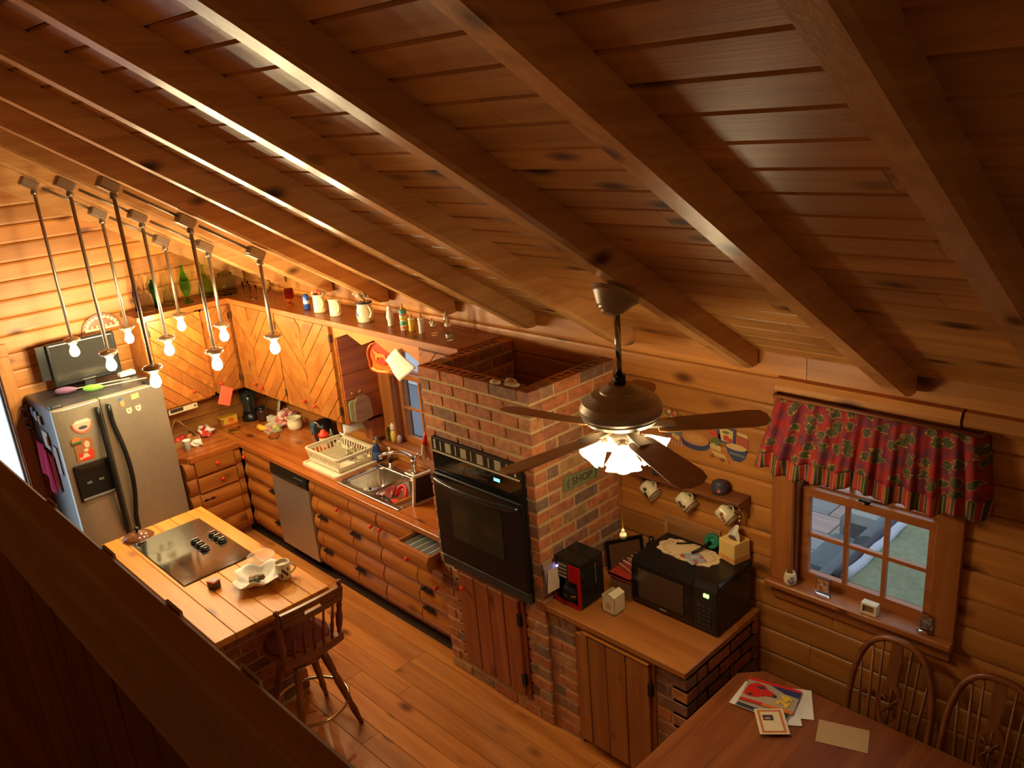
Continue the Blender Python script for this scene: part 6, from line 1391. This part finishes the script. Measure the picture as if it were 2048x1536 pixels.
# flat printed cut-outs on the logs
def cutout(name, label, layers):
    y = -.001; o = root(name, label, 'wall sticker', (layers[0][1][0][0], y, layers[0][1][0][1]), group='country kitchen wall stickers')
    for i, (nm, pts, m) in enumerate(layers):
        b = B(); b.prism(pts, 'xz', y-.0012*(i+1)-.001, y-.0012*i); part(b, nm, m, o)
f_ = lambda n, c: flat('sticker_'+n, c, .6)
NAVY, WOVEN, TAN, REDS, GRN, CRM, BRN = f_('navy', (.05, .06, .14)), f_('woven', (.15, .16, .2)), f_('tan', (.48, .21, .07)), f_('red', (.48, .06, .03)), f_('green', (.12, .16, .05)), f_('cream', (.62, .42, .18)), f_('brown', (.28, .10, .035))
cutout('flower_basket_sticker', 'wall sticker of a blue basket heaped with flowers', [('basket', [(4.885, 1.835), (4.895, 1.775), (4.95, 1.765), (4.985, 1.78), (4.995, 1.85)], WOVEN)]+[('bloom', ell(4.885+.02*(i % 6)+.006*(i//6), 1.865+.022*(i//6)+.008*(i % 2), .015, .014, 8), (REDS, CRM, GRN, TAN)[(i*3+i//6) % 4]) for i in range(16)])
cutout('fruit_cloth_sticker', 'wall sticker of fruit on a red checked cloth', [('cloth', [(4.855, 1.775), (4.90, 1.745), (5.02, 1.735), (5.03, 1.715), (4.90, 1.715), (4.86, 1.735)], f_('gingham', (.45, .17, .10)))]+[('fruit', ell(4.865+i*.024, 1.775-.006*(i % 3), .016, .015, 10), (REDS, GRN, REDS, CRM, CRM)[i]) for i in range(5)]+[('check', [(4.86+i*.022, 1.72), (4.865+i*.022, 1.72), (4.865+i*.022, 1.75), (4.86+i*.022, 1.75)], CRM) for i in range(7)])
cutout('pie_sticker', 'wall sticker of a pie in a blue dish', [('dish', ell(5.075, 1.765, .095, .048, 24, 150, 390), NAVY), ('crust', ell(5.075, 1.785, .088, .038, 24), TAN), ('crust_line', ell(5.075, 1.787, .06, .022, 18), f_('tan2', (.55, .27, .09)))])
cutout('recipe_book_sticker', 'wall sticker of a blue bordered recipe book', [('cover', [(5.205, 1.915), (5.33, 1.895), (5.325, 1.80), (5.225, 1.805)], NAVY), ('page', [(5.225, 1.895), (5.312, 1.882), (5.308, 1.81), (5.24, 1.815)], CRM), ('apple', ell(5.27, 1.835, .018, .017, 12), REDS), ('apple', ell(5.295, 1.825, .014, .014, 12), REDS), ('leaf', ell(5.27, 1.868, .02, .008, 10), GRN)])
cutout('rolling_pin_sticker', 'wall sticker of a red checked rolling pin with vegetables', [('pin', [(5.16, 1.862), (5.185, 1.87), (5.24, 1.84), (5.235, 1.82), (5.165, 1.835)], REDS), ('greens', ell(5.205, 1.80, .03, .022, 12), GRN), ('onion', ell(5.19, 1.77, .022, .018, 12), CRM), ('onion', ell(5.225, 1.765, .018, .016, 12), CRM)])
cutout('jar_sticker', 'wall sticker of a filled preserving jar', [('jar', [(5.335, 1.865), (5.40, 1.855), (5.405, 1.80), (5.34, 1.795)], f_('jam', (.42, .08, .05))), ('lid', [(5.335, 1.885), (5.395, 1.878), (5.40, 1.855), (5.335, 1.863)], CRM), ('lid_band', [(5.335, 1.868), (5.40, 1.858), (5.40, 1.853), (5.335, 1.862)], BRN)])
cutout('dough_bowl_sticker', 'wall sticker of a blue bowl full of eggs', [('bowl', [(5.265, 1.79), (5.395, 1.785), (5.385, 1.745), (5.355, 1.715), (5.315, 1.715), (5.285, 1.745)], NAVY), ('egg_heap', ell(5.33, 1.795, .062, .018, 16), CRM), ('bowl_band', [(5.285, 1.765), (5.388, 1.76), (5.382, 1.745), (5.29, 1.75)], WOVEN)])
cutout('eggs_sticker', 'wall sticker of brown eggs and a towel', [('towel', [(5.17, 1.745), (5.26, 1.735), (5.275, 1.71), (5.20, 1.715)], CRM)]+[('egg', ell(5.15+.032*i, 1.715-.004*i, .013, .011, 10), BRN if i % 2 else TAN) for i in range(5)])
# ---------------- valance over the dining window ----------------
def curtmat():
    m, nt, p = newmat('valance_print'); N = nt.nodes; L = nt.links
    tc = N.new('ShaderNodeTexCoord'); sp_ = N.new('ShaderNodeSeparateXYZ'); L.new(tc.outputs['Object'], sp_.inputs[0]); mp = N.new('ShaderNodeCombineXYZ'); L.new(sp_.outputs[0], mp.inputs[0]); L.new(sp_.outputs[2], mp.inputs[1])
    n1 = N.new('ShaderNodeTexNoise'); n1.inputs['Scale'].default_value = 14; n1.inputs['Detail'].default_value = 2; L.new(mp.outputs[0], n1.inputs[0])
    r1 = N.new('ShaderNodeValToRGB'); r1.color_ramp.elements[0].position = .42; r1.color_ramp.elements[0].color = (.36, .022, .018, 1); r1.color_ramp.elements[1].position = .62; r1.color_ramp.elements[1].color = (.16, .03, .06, 1); L.new(n1.outputs[0], r1.inputs[0])
    n2 = N.new('ShaderNodeTexNoise'); n2.inputs['Scale'].default_value = 50; n2.inputs['Detail'].default_value = 1; L.new(mp.outputs[0], n2.inputs[0])
    vm = N.new('ShaderNodeVectorMath'); vm.operation = 'MULTIPLY_ADD'; vm.inputs[1].default_value = (.05, .05, 0); L.new(n2.outputs['Color'], vm.inputs[0]); L.new(mp.outputs[0], vm.inputs[2])
    v = N.new('ShaderNodeTexVoronoi'); v.voronoi_dimensions = '2D'; v.inputs['Scale'].default_value = 14.5; v.inputs['Randomness'].default_value = .75; L.new(vm.outputs[0], v.inputs['Vector'])
    def band(lo, hi, col, base):
        rp = N.new('ShaderNodeValToRGB'); rp.color_ramp.interpolation = 'CONSTANT'; e = rp.color_ramp.elements; e[0].position = 0; e[0].color = (0, 0, 0, 1); e[1].position = lo; e[1].color = (1, 1, 1, 1); q = e.new(hi); q.color = (0, 0, 0, 1)
        L.new(v.outputs['Distance'], rp.inputs[0]); mx = N.new('ShaderNodeMix'); mx.data_type = 'RGBA'; L.new(rp.outputs[0], mx.inputs[0]); L.new(base, mx.inputs[6]); mx.inputs[7].default_value = (*col, 1); return mx.outputs[2]
    o = band(.0005, .14, (.10, .10, .03), r1.outputs[0]); o = band(.14, .19, (.05, .06, .035), o); o = band(.29, .34, (.46, .27, .07), o); o = band(.19, .29, (.09, .085, .03), o)
    sc = N.new('ShaderNodeSeparateColor'); L.new(v.outputs['Color'], sc.inputs[0]); gt = N.new('ShaderNodeMath'); gt.operation = 'GREATER_THAN'; gt.inputs[1].default_value = .12; L.new(sc.outputs[0], gt.inputs[0])
    mx = N.new('ShaderNodeMix'); mx.data_type = 'RGBA'; L.new(gt.outputs[0], mx.inputs[0]); L.new(r1.outputs[0], mx.inputs[6]); L.new(o, mx.inputs[7])
    L.new(mx.outputs[2], p.inputs['Base Color']); p.inputs['Roughness'].default_value = .85; return m
def stripemat():
    m, nt, p = newmat('valance_stripe'); N = nt.nodes; L = nt.links
    uv = N.new('ShaderNodeUVMap'); sx = N.new('ShaderNodeSeparateXYZ'); L.new(uv.outputs[0], sx.inputs[0])
    mu = N.new('ShaderNodeMath'); mu.operation = 'MULTIPLY'; mu.inputs[1].default_value = 9.0; L.new(sx.outputs[0], mu.inputs[0]); fr_ = N.new('ShaderNodeMath'); fr_.operation = 'FRACT'; L.new(mu.outputs[0], fr_.inputs[0])
    rp = N.new('ShaderNodeValToRGB'); rp.color_ramp.interpolation = 'CONSTANT'
    st_ = [(0, (.40, .03, .02)), (.14, (.42, .22, .05)), (.18, (.40, .03, .02)), (.26, (.42, .22, .05)), (.31, (.05, .06, .02)), (.42, (.38, .22, .07)), (.45, (.05, .06, .02)), (.56, (.42, .22, .05)), (.60, (.40, .03, .02)), (.74, (.45, .28, .09)), (.77, (.06, .05, .06)), (.88, (.42, .22, .05)), (.92, (.40, .03, .02))]
    e = rp.color_ramp.elements; e[0].color = (*st_[0][1], 1); e[1].position = st_[1][0]; e[1].color = (*st_[1][1], 1)
    for q, c in st_[2:]:
        x = e.new(q); x.color = (*c, 1)
    L.new(fr_.outputs[0], rp.inputs[0]); L.new(rp.outputs[0], p.inputs['Base Color']); p.inputs['Roughness'].default_value = .85; return m
va = root('window_valance', 'red floral gathered valance with a striped hem over the dining window', 'curtain', (6.05, -.1, 2.16))
def vfn(u, v):
    x0, x1 = 5.575+(5.475-5.575)*v, 6.53+(6.575-6.53)*v
    g = math.sin(2*math.pi*(11*u+.25*math.sin(7*u)))+.5*math.sin(2*math.pi*23*u+1); amp = .005+.010*v
    if abs(u-.135) < .03: amp += .02*v
    edge = min(u, 1-u); yb = -.095-.045*v; y = yb+amp*g+(.09*max(0, (.04-edge)/.04)**1.5)
    zb = 1.775+.012*math.sin(2*math.pi*2.2*u+1.0)-.01*math.cos(2*math.pi*5*u)+.02*u
    return (x0+(x1-x0)*u+.006*math.cos(2*math.pi*11*u)*v, y, 2.158+(zb-2.158)*v)
def uvd(o, fn_u):
    me = o.data; l = me.uv_layers.new(name='UVMap')
    for lp in me.loops: l.data[lp.index].uv = (fn_u(me.vertices[lp.vertex_index].co), 0)
VS = .78
b = B(); b.grid(lambda u, v: vfn(u, v*VS), 150, 14); v1 = part(b, 'floral_fabric', curtmat(), va)
b = B(); b.grid(lambda u, v: vfn(u, VS+v*(1-VS)), 150, 6); v2 = part(b, 'striped_hem', stripemat(), va); uvd(v2, lambda co: (co.x+.58)*1.0)
for o in (v1, v2): md = o.modifiers.new('t', 'SOLIDIFY'); md.thickness = .003
b = B(); b.tube([(5.585, -.002, 2.163), (5.585, -.085, 2.163), (6.52, -.085, 2.163), (6.52, -.002, 2.163)], .010, 8); part(b, 'curtain_rod', darkwood('x'), va)

# ---------------- things on the dining window sill ----------------
zs = 1.1155
gv = root('toothpick_vase', 'small cream vase with a floral print on the dining window sill', 'vase', (5.66, -.03, zs))
b = B(); b.lathe([(0, 0), (.026, 0), (.032, .012), (.034, .035), (.028, .06), (.022, .074), (.018, .072), (.024, .05), (.02, .01), (0, .01)], (5.672, -.035, zs), 20); part(b, 'body', CREAM, gv)
b = B()
for a, z in ((-40, .03), (-60, .024), (-75, .035), (-50, .05)): b.x = Matrix.Translation((5.672, -.035, zs+z)) @ Matrix.Rotation(R(a), 4, 'Z'); b.ball((.033, 0, 0), .009, 6, sx=.3)
part(b, 'flower_print', flat('print_violet', (.30, .18, .30), .4), gv)
AC = flat('acrylic', (.95, .95, .95), .03, trans=1, ior=1.3)
for i, (x, lb) in enumerate(((5.85, 'clear acrylic block with a small picture on the dining window sill'), (6.355, 'clear acrylic photo stand at the end of the dining window sill'))):
    o = root('acrylic_frame', lb, 'picture frame', (x, -.03, zs))
    b = B(); b.box(x-.038, x+.038, -.045, -.020, zs, zs+.012, c=.002); b.box(x-.038, x+.038, -.034, -.026, zs+.012, zs+.10); part(b, 'acrylic_block', AC, o)
    b = B(); b.box(x-.028, x+.028, -.0355, -.0345, zs+.025, zs+.085); part(b, 'photo', bagmat('tiny_photo%d' % i, [(.45, .30, .22), (.10, .08, .08)][i], [(.35, .12, .06), (.20, .16, .15)][i], [(.55, .45, .35), (.3, .25, .22)][i], 60), o)
wb_ = root('trinket_box', 'small cream open-fronted box on the dining window sill', 'box', (6.09, -.035, zs))
b = B(); b.box(6.055, 6.13, -.055, -.015, zs, zs+.008); b.box(6.055, 6.13, -.055, -.015, zs+.046, zs+.056); b.box(6.055, 6.062, -.055, -.015, zs+.008, zs+.046); b.box(6.118, 6.13, -.055, -.015, zs+.008, zs+.046); part(b, 'shell', CREAM, wb_)
b = B(); b.box(6.063, 6.117, -.045, -.015, zs+.0085, zs+.045); part(b, 'dark_front', flat('box_brown', (.22, .10, .05), .5), wb_)

# ---------------- dining table and wheel-back chairs ----------------
TZ = .76
tb = root('dining_table', 'dark oak dining table with clipped corners below the window', 'table', (6.7, -.85, 0))
X0, X1, Y0, Y1 = 5.60, 7.5, -1.42, -.325; c_ = .10
top = [(X0, Y0+c_), (X0+c_, Y0), (X1-c_, Y0), (X1, Y0+c_), (X1, Y1-c_), (X1-c_, Y1), (X0+c_+.0, Y1), (X0, Y1-c_)]
b = B(); b.prism(top, 'xy', TZ-.032, TZ, cap=.008); tp = part(b, 'tabletop', wood('table_oak', (.24, .075, .018), (.16, .042, .01), (.1, .03, .01), 'y', .5, kd=.01, spec=.15), tb)
b = B(); b.box(X0+.09, X1-.09, Y0+.09, Y0+.11, TZ-.12, TZ-.034); b.box(X0+.09, X1-.09, Y1-.11, Y1-.09, TZ-.12, TZ-.034); b.box(X0+.09, X0+.11, Y0+.11, Y1-.11, TZ-.12, TZ-.034); b.box(X1-.11, X1-.09, Y0+.11, Y1-.11, TZ-.12, TZ-.034); part(b, 'apron', chairwood('x'), tb)
for x in (X0+.13, X1-.13):
    for y in (Y0+.13, Y1-.13):
        b = B(); b.turned((x, y, 0), (x, y, TZ-.035), [(.022, 0), (.028, .08), (.02, .14), (.035, .4), (.03, .6), (.04, .66), (.03, .72), (.04, .75), (.04, 1)], 14); part(b, 'leg', chairwood('z'), tb)
def chair_proto():
    o = root('wheelback_chair', 'dark oak wheel-back chair tucked behind the table nearer the brick cabinet', 'chair', (0, 0, 0), group='wheel-back dining chairs')
    cw = chairwood
    b = B(); pts = [(.215*math.cos(R(a))*1.0, .20*math.sin(R(a))) for a in range(0, 360, 15)]
    b.prism(pts, 'xy', .415, .45, cap=.01); part(b, 'seat', cw('y'), o, local=True)
    for sx in (-1, 1):
        for sy in (-1, 1):
            b = B(); b.turned((sx*.19, sy*.18+.02, 0), (sx*.13, sy*.12, .42), [(.013, 0), (.018, .2), (.013, .3), (.022, .55), (.014, .75), (.018, 1)], 10); part(b, 'leg', cw('z'), o, local=True)
        b = B(); b.turned((sx*.165, -.14, .18), (sx*.165, .165, .18), [(.008, 0), (.014, .5), (.008, 1)], 8); part(b, 'stretcher', cw('y'), o, local=True)
    b = B(); b.turned((-.16, .01, .18), (.16, .01, .18), [(.008, 0), (.014, .5), (.008, 1)], 8); part(b, 'stretcher', cw('x'), o, local=True)
    lean = lambda z: .17+(z-.44)*.20
    hp = []
    for i in range(41):
        t = i/40; a = math.pi*(1-t)
        x = .225*math.copysign(abs(math.cos(a))**.72, math.cos(a)); z = .44+.60*math.sin(a)**.62
        hp.append((x*(1-.10*(1-(z-.44)/.60)), lean(z)-.05*abs(x)/.22*0, z))
    b = B(); b.tube(hp, .0165, 10); part(b, 'hoop', cw('x'), o, local=True)
    for x in (-.165, -.115, -.07, .07, .115, .165):
        zt = .44+.60*(max(0, 1-(abs(x*1.04)/.225)**2.7))**.44*.985
        b = B(); b.turned((x*.78, lean(.44), .44), (x, lean(zt), zt), [(.007, 0), (.009, .35), (.006, 1)], 8); part(b, 'spindle', cw('z'), o, local=True)
    # central splat with a pierced wheel
    b = B(); L_ = lambda z: lean(z)
    def slab(z0, w0, z1, w1):
        n = 4
        for i in range(n):
            za, zb = z0+(z1-z0)*i/n, z0+(z1-z0)*(i+1)/n; wa, wb2 = w0+(w1-w0)*i/n, w0+(w1-w0)*(i+1)/n
            vs = []
            for z, w in ((za, wa), (zb, wb2)):
                for x in (-w, w):
                    for d in (-.005, .005): vs.append(b.v((x, L_(z)+d, z)))
            for k in ((0, 1, 3, 2), (4, 6, 7, 5), (0, 4, 5, 1), (2, 3, 7, 6), (0, 2, 6, 4), (1, 5, 7, 3)): b.f([vs[q] for q in k])
    slab(.44, .028, .52, .038); slab(.52, .038, .56, .03); slab(.56, .03, .60, .034); slab(.84, .03, .88, .022); slab(.88, .022, .95, .032); slab(.95, .032, 1.03, .026)
    zc, rr_ = .72, .085
    for q in range(24):
        a0, a1 = R(q*15), R(q*15+15); vs = []
        for a in (a0, a1):
            for r_ in (rr_*.72, rr_):
                for d in (-.005, .005): vs.append(b.v((r_*.75*math.cos(a), L_(zc+r_*1.45*math.sin(a))+d, zc+r_*1.45*math.sin(a))))
        for k in ((0, 1, 3, 2), (4, 6, 7, 5), (0, 4, 5, 1), (2, 3, 7, 6), (0, 2, 6, 4), (1, 5, 7, 3)): b.f([vs[w] for w in k])
    for q in range(6):
        a = R(q*60+30); b.tube([(0, L_(zc), zc), (rr_*.55*math.cos(a), L_(zc+rr_*1.1*math.sin(a)), zc+rr_*1.1*math.sin(a))], .006, 5)
    b.lathe([(0, -.008), (.02, -.008), (.02, .008), (0, .008)], M=Matrix.Translation((0, L_(zc), zc)) @ Matrix.Rotation(R(90), 4, 'X'), n=12)
    part(b, 'splat', cw('z'), o, local=True)
    return o
c1 = chair_proto(); c1.location = (6.265, -.40, 0); c1.scale = (.93, 1, 1.03)
c2 = place(c1, (6.705, -.40, 0), 'dark oak wheel-back chair tucked behind the table farther from the brick cabinet')
# magazines and papers
def sheet(name, label, cat, cx, cy, w, h, ang, z, th, mat, layers=()):
    M = Matrix.Translation((cx, cy, z)) @ Matrix.Rotation(R(ang), 4, 'Z')
    o = root(name, label, cat, (cx, cy, z)); b = B(); b.x = M; b.box(-w/2, w/2, -h/2, h/2, 0, th); part(b, 'sheet', mat, o)
    for i, (nm, pts, mm) in enumerate(layers):
        b = B(); b.x = M; b.prism(pts, 'xy', th-.0002, th+.0006+.0003*i); part(b, nm, mm, o)
    return o, M
rc = lambda a0, a1, b0, b1: [(a0, b0), (a1, b0), (a1, b1), (a0, b1)]
sheet('loose_papers', 'white sheets fanned out under the magazines on the dining table', 'papers', 5.80, -.545, .24, .19, 6, TZ+.0008, .0015, PAPER)
sheet('loose_paper', 'white sheet sticking out beyond the magazines towards the window', 'paper', 5.93, -.46, .17, .21, 30, TZ+.0025, .0012, PAPER)
sheet('envelope', 'plain white envelope at the edge of the magazine pile', 'envelope', 5.92, -.54, .14, .20, 35, TZ+.004, .0012, PAPER)
sheet('magazine', 'lower magazine with a grey and dark cover under the racing magazine', 'magazine', 5.835, -.545, .25, .19, 8, TZ+.0056, .005, flat('mag_grey', (.42, .36, .30), .3), [('dark_band', rc(-.12, .05, -.09, -.065), flat('mag_dark', (.04, .045, .06), .3)), ('dark_band', rc(.07, .12, -.09, .09), flat('mag_dark', 0, .3))])
mg_, Mg = sheet('magazine', 'racing magazine with a red car and yellow numerals on its cover', 'magazine', 5.825, -.495, .255, .185, 14, TZ+.011, .005, flat('mag_tan', (.42, .33, .22), .3),
  [('red_band', rc(-.127, .127, .072, .092), flat('mag_red', (.60, .02, .015), .3)), ('red_band', rc(-.127, -.02, -.092, -.072), flat('mag_red', 0, .3)), ('orange_band', rc(-.02, .127, -.092, -.072), flat('mag_orange', (.70, .16, .02), .3)), ('blue_band', [(-.02, .072), (.127, .072), (.127, .03), (.06, .035)], flat('mag_blue', (.025, .035, .16), .3)),
   ('car_body', [(-.122, -.04), (-.115, .03), (-.085, .06), (-.04, .055), (-.02, .03), (.02, .012), (.03, -.01), (-.02, -.02), (-.06, -.045), (-.10, -.05)], flat('mag_red', 0, .3)), ('car_window', [(-.075, .035), (-.045, .045), (-.028, .028), (-.06, .018)], flat('mag_dark', 0, .3)), ('wheel', ell(-.09, -.035, .012, .010, 10), flat('mag_dark', 0, .3)), ('wheel', ell(.02, -.005, .012, .010, 10), flat('mag_dark', 0, .3))])
text('24', .075, flat('mag_yellow', (.80, .50, .03), .3), mg_, Mg @ Matrix.Translation((.075, -.02, .0075)) @ Matrix.Rotation(R(78), 4, 'Z'), 'numerals', .003)
sheet('picture_card', 'cream card with an orange border and a small dark picture on the dining table', 'card', 5.92, -.655, .135, .17, 40, TZ+.0165, .001, flat('card_cream2', (.72, .60, .38), .5),
  [('orange_border', rc(-.055, .055, -.075, .075), flat('card_orange', (.55, .15, .03), .5)), ('cream_field', rc(-.044, .044, -.064, .064), flat('card_cream2', 0, .5)), ('dark_picture', rc(-.036, .012, .005, .042), flat('card_dark', (.06, .025, .03), .4)), ('pale_patch', ell(-.015, .02, .015, .006, 8), flat('card_pale2', (.5, .3, .25), .4))])
sheet('tan_envelope', 'tan envelope alone on the dining table', 'envelope', 6.20, -.52, .22, .15, 20, TZ+.0008, .0015, flat('envelope_tan', (.50, .33, .16), .7))

# ---------------- outside the windows ----------------
b = B(); b.box(2.9, 12, .21, 9, -.25, -.012); patio = struct(b, 'patio_ground', flat('patio_joint', (.09, .08, .075), .9))
tm = [wood('paver%d' % i, c, tuple(q*.8 for q in c), tuple(q*.7 for q in c), 'x', .8, kd=.0) for i, c in enumerate(((.22, .20, .18), (.25, .18, .155), (.19, .195, .19)))]
def tmesh(): b = B(); b.prism(chrect(-.148, .148, -.02, .0, .005), 'xz', -.148, .148); return b
rf = random.Random(2)
for i in range(10):
    for j in range(12):
        k = rf.randrange(3); piece('tile', ('pt', k), tmesh, tm[k], patio, (3.2+.305*i+.15*(j % 2), .45+.305*j, 0))
so = root('outdoor_sofa', 'blue-grey upholstered sofa with a pale green throw seen through the dining window', 'sofa', (5.4, 1.3, 0))
up_ = flat('sofa_blue', (.10, .115, .125), .9, var=.1); th_ = flat('throw_green', (.17, .185, .11), .95, var=.3)
def puff(x0, x1, y0, y1, z0, z1, r, name, m, lb=None):
    b = B(); b.prism(rrect(x0, x1, z0, z1, r, 5), 'xz', y0, y1, cap=r*.6, sm=False); o = part(b, name, m, so, lb); return o
puff(5.10, 5.75, .55, 1.75, .05, .32, .05, 'base', up_)
puff(5.08, 5.60, .57, 1.14, .30, .47, .07, 'seat_cushion', up_); puff(5.08, 5.60, 1.16, 1.74, .30, .47, .07, 'seat_cushion', up_)
puff(5.46, 5.72, .57, 1.14, .44, .80, .09, 'back_cushion', up_); puff(5.46, 5.72, 1.16, 1.74, .44, .80, .09, 'back_cushion', up_)
puff(5.70, 5.86, .50, 2.34, .05, .78, .07, 'back', up_)
puff(5.10, 5.72, 1.76, 1.94, .05, .60, .08, 'arm', flat('sofa_pale', (.24, .25, .23), .9, var=.1))
b = B(); b.x = Matrix.Translation((5.52, 1.62, .66)) @ Matrix.Rotation(R(25), 4, 'Y') @ Matrix.Rotation(R(20), 4, 'Z'); b.ball((0, 0, 0), .19, 14, sx=.4, sz=.95); part(b, 'throw_pillow', flat('sofa_pale', 0), so)
b = B(); b.x = Matrix.Translation((5.60, 2.06, .72)) @ Matrix.Rotation(R(15), 4, 'Z'); b.ball((0, 0, 0), .18, 14, sx=.6, sz=.9); part(b, 'throw_pillow', flat('pillow_grey', (.33, .33, .31), .9), so)
def thf(u, v):
    y = .5+1.75*u
    if v < .25: return (5.66+.05*math.sin(v*9), y, .80+.06*math.sin(math.pi*min(1, v/.25)/2)+.006*math.sin(30*u))
    t = (v-.25)/.75; return (5.73+.62*t+.02*math.sin(12*u+3*t)*t, y+.1*t, .86-.10*t*t-.04*t+.008*math.sin(26*u+6*t))
b = B(); b.grid(thf, 40, 16); o = part(b, 'throw_blanket', th_, so, 'pale green throw'); md = o.modifiers.new('t', 'SOLIDIFY'); md.thickness = .012
puff(5.86, 6.38, .48, 2.36, .05, .70, .08, 'rear_bolster', th_)
b = B(); b.tube([(5.70, .55+.09*i, .865+.008*math.sin(i*1.7)) for i in range(20)], .028, 8); part(b, 'white_piping_roll', flat('roll_pale', (.36, .38, .44), .9), so, 'pale rolled edge of the throw')
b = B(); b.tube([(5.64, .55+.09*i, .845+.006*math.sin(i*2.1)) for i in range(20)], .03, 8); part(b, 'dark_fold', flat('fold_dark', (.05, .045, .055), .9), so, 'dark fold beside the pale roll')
# porch beyond the sink window
b = B(); b.box(-4, 2.85, .21, 6, -.25, -.01); struct(b, 'porch_ground', flat('deck_grey', (.20, .20, .22), .8))
sd = root('shed', 'pale blue boarded shed wall seen through the sink window', 'shed', (-.5, 3.0, 0))
for i in range(18):
    b = B(); b.prism([(3.0, .15*i), (2.985, .15*i), (2.998, .15*i+.16), (3.0, .15*i+.16)], 'yz', -4.5, 1.9); part(b, 'siding_board', flat('siding_blue', (.74, .76, .76), .7), sd)
b = B(); b.box(1.85, 1.98, 2.97, 3.1, 0, 2.8); part(b, 'corner_post', flat('post_white', (.75, .78, .80), .6), sd)
b = B(); b.box(-4.5, 1.9, 3.0, 3.1, 0, 2.7); part(b, 'wall_core', flat('siding_blue', 0), sd)
gl = root('grill', 'dark covered grill standing on the porch beyond the sink window', 'grill', (1.0, 1.7, 0))
b = B(); b.prism(rrect(.6, 1.5, .0, .95, .12, 4), 'xz', 1.5, 2.0, cap=.05); part(b, 'cover', flat('cover_dark', (.05, .055, .065), .7), gl)
b = B(); b.tube([(.7, 1.5, .8), (1.0, 1.47, .86), (1.4, 1.5, .8)], .012, 6); part(b, 'fold', flat('cover_pale', (.3, .33, .38), .7), gl)
b = B(); b.box(2.02, 2.07, .7, .75, 0, 2.4); b.box(2.00, 2.09, .68, .77, 0, .1); single(b, 'porch_post', flat('post_white', 0), 'white porch post outside the sink window', 'post')
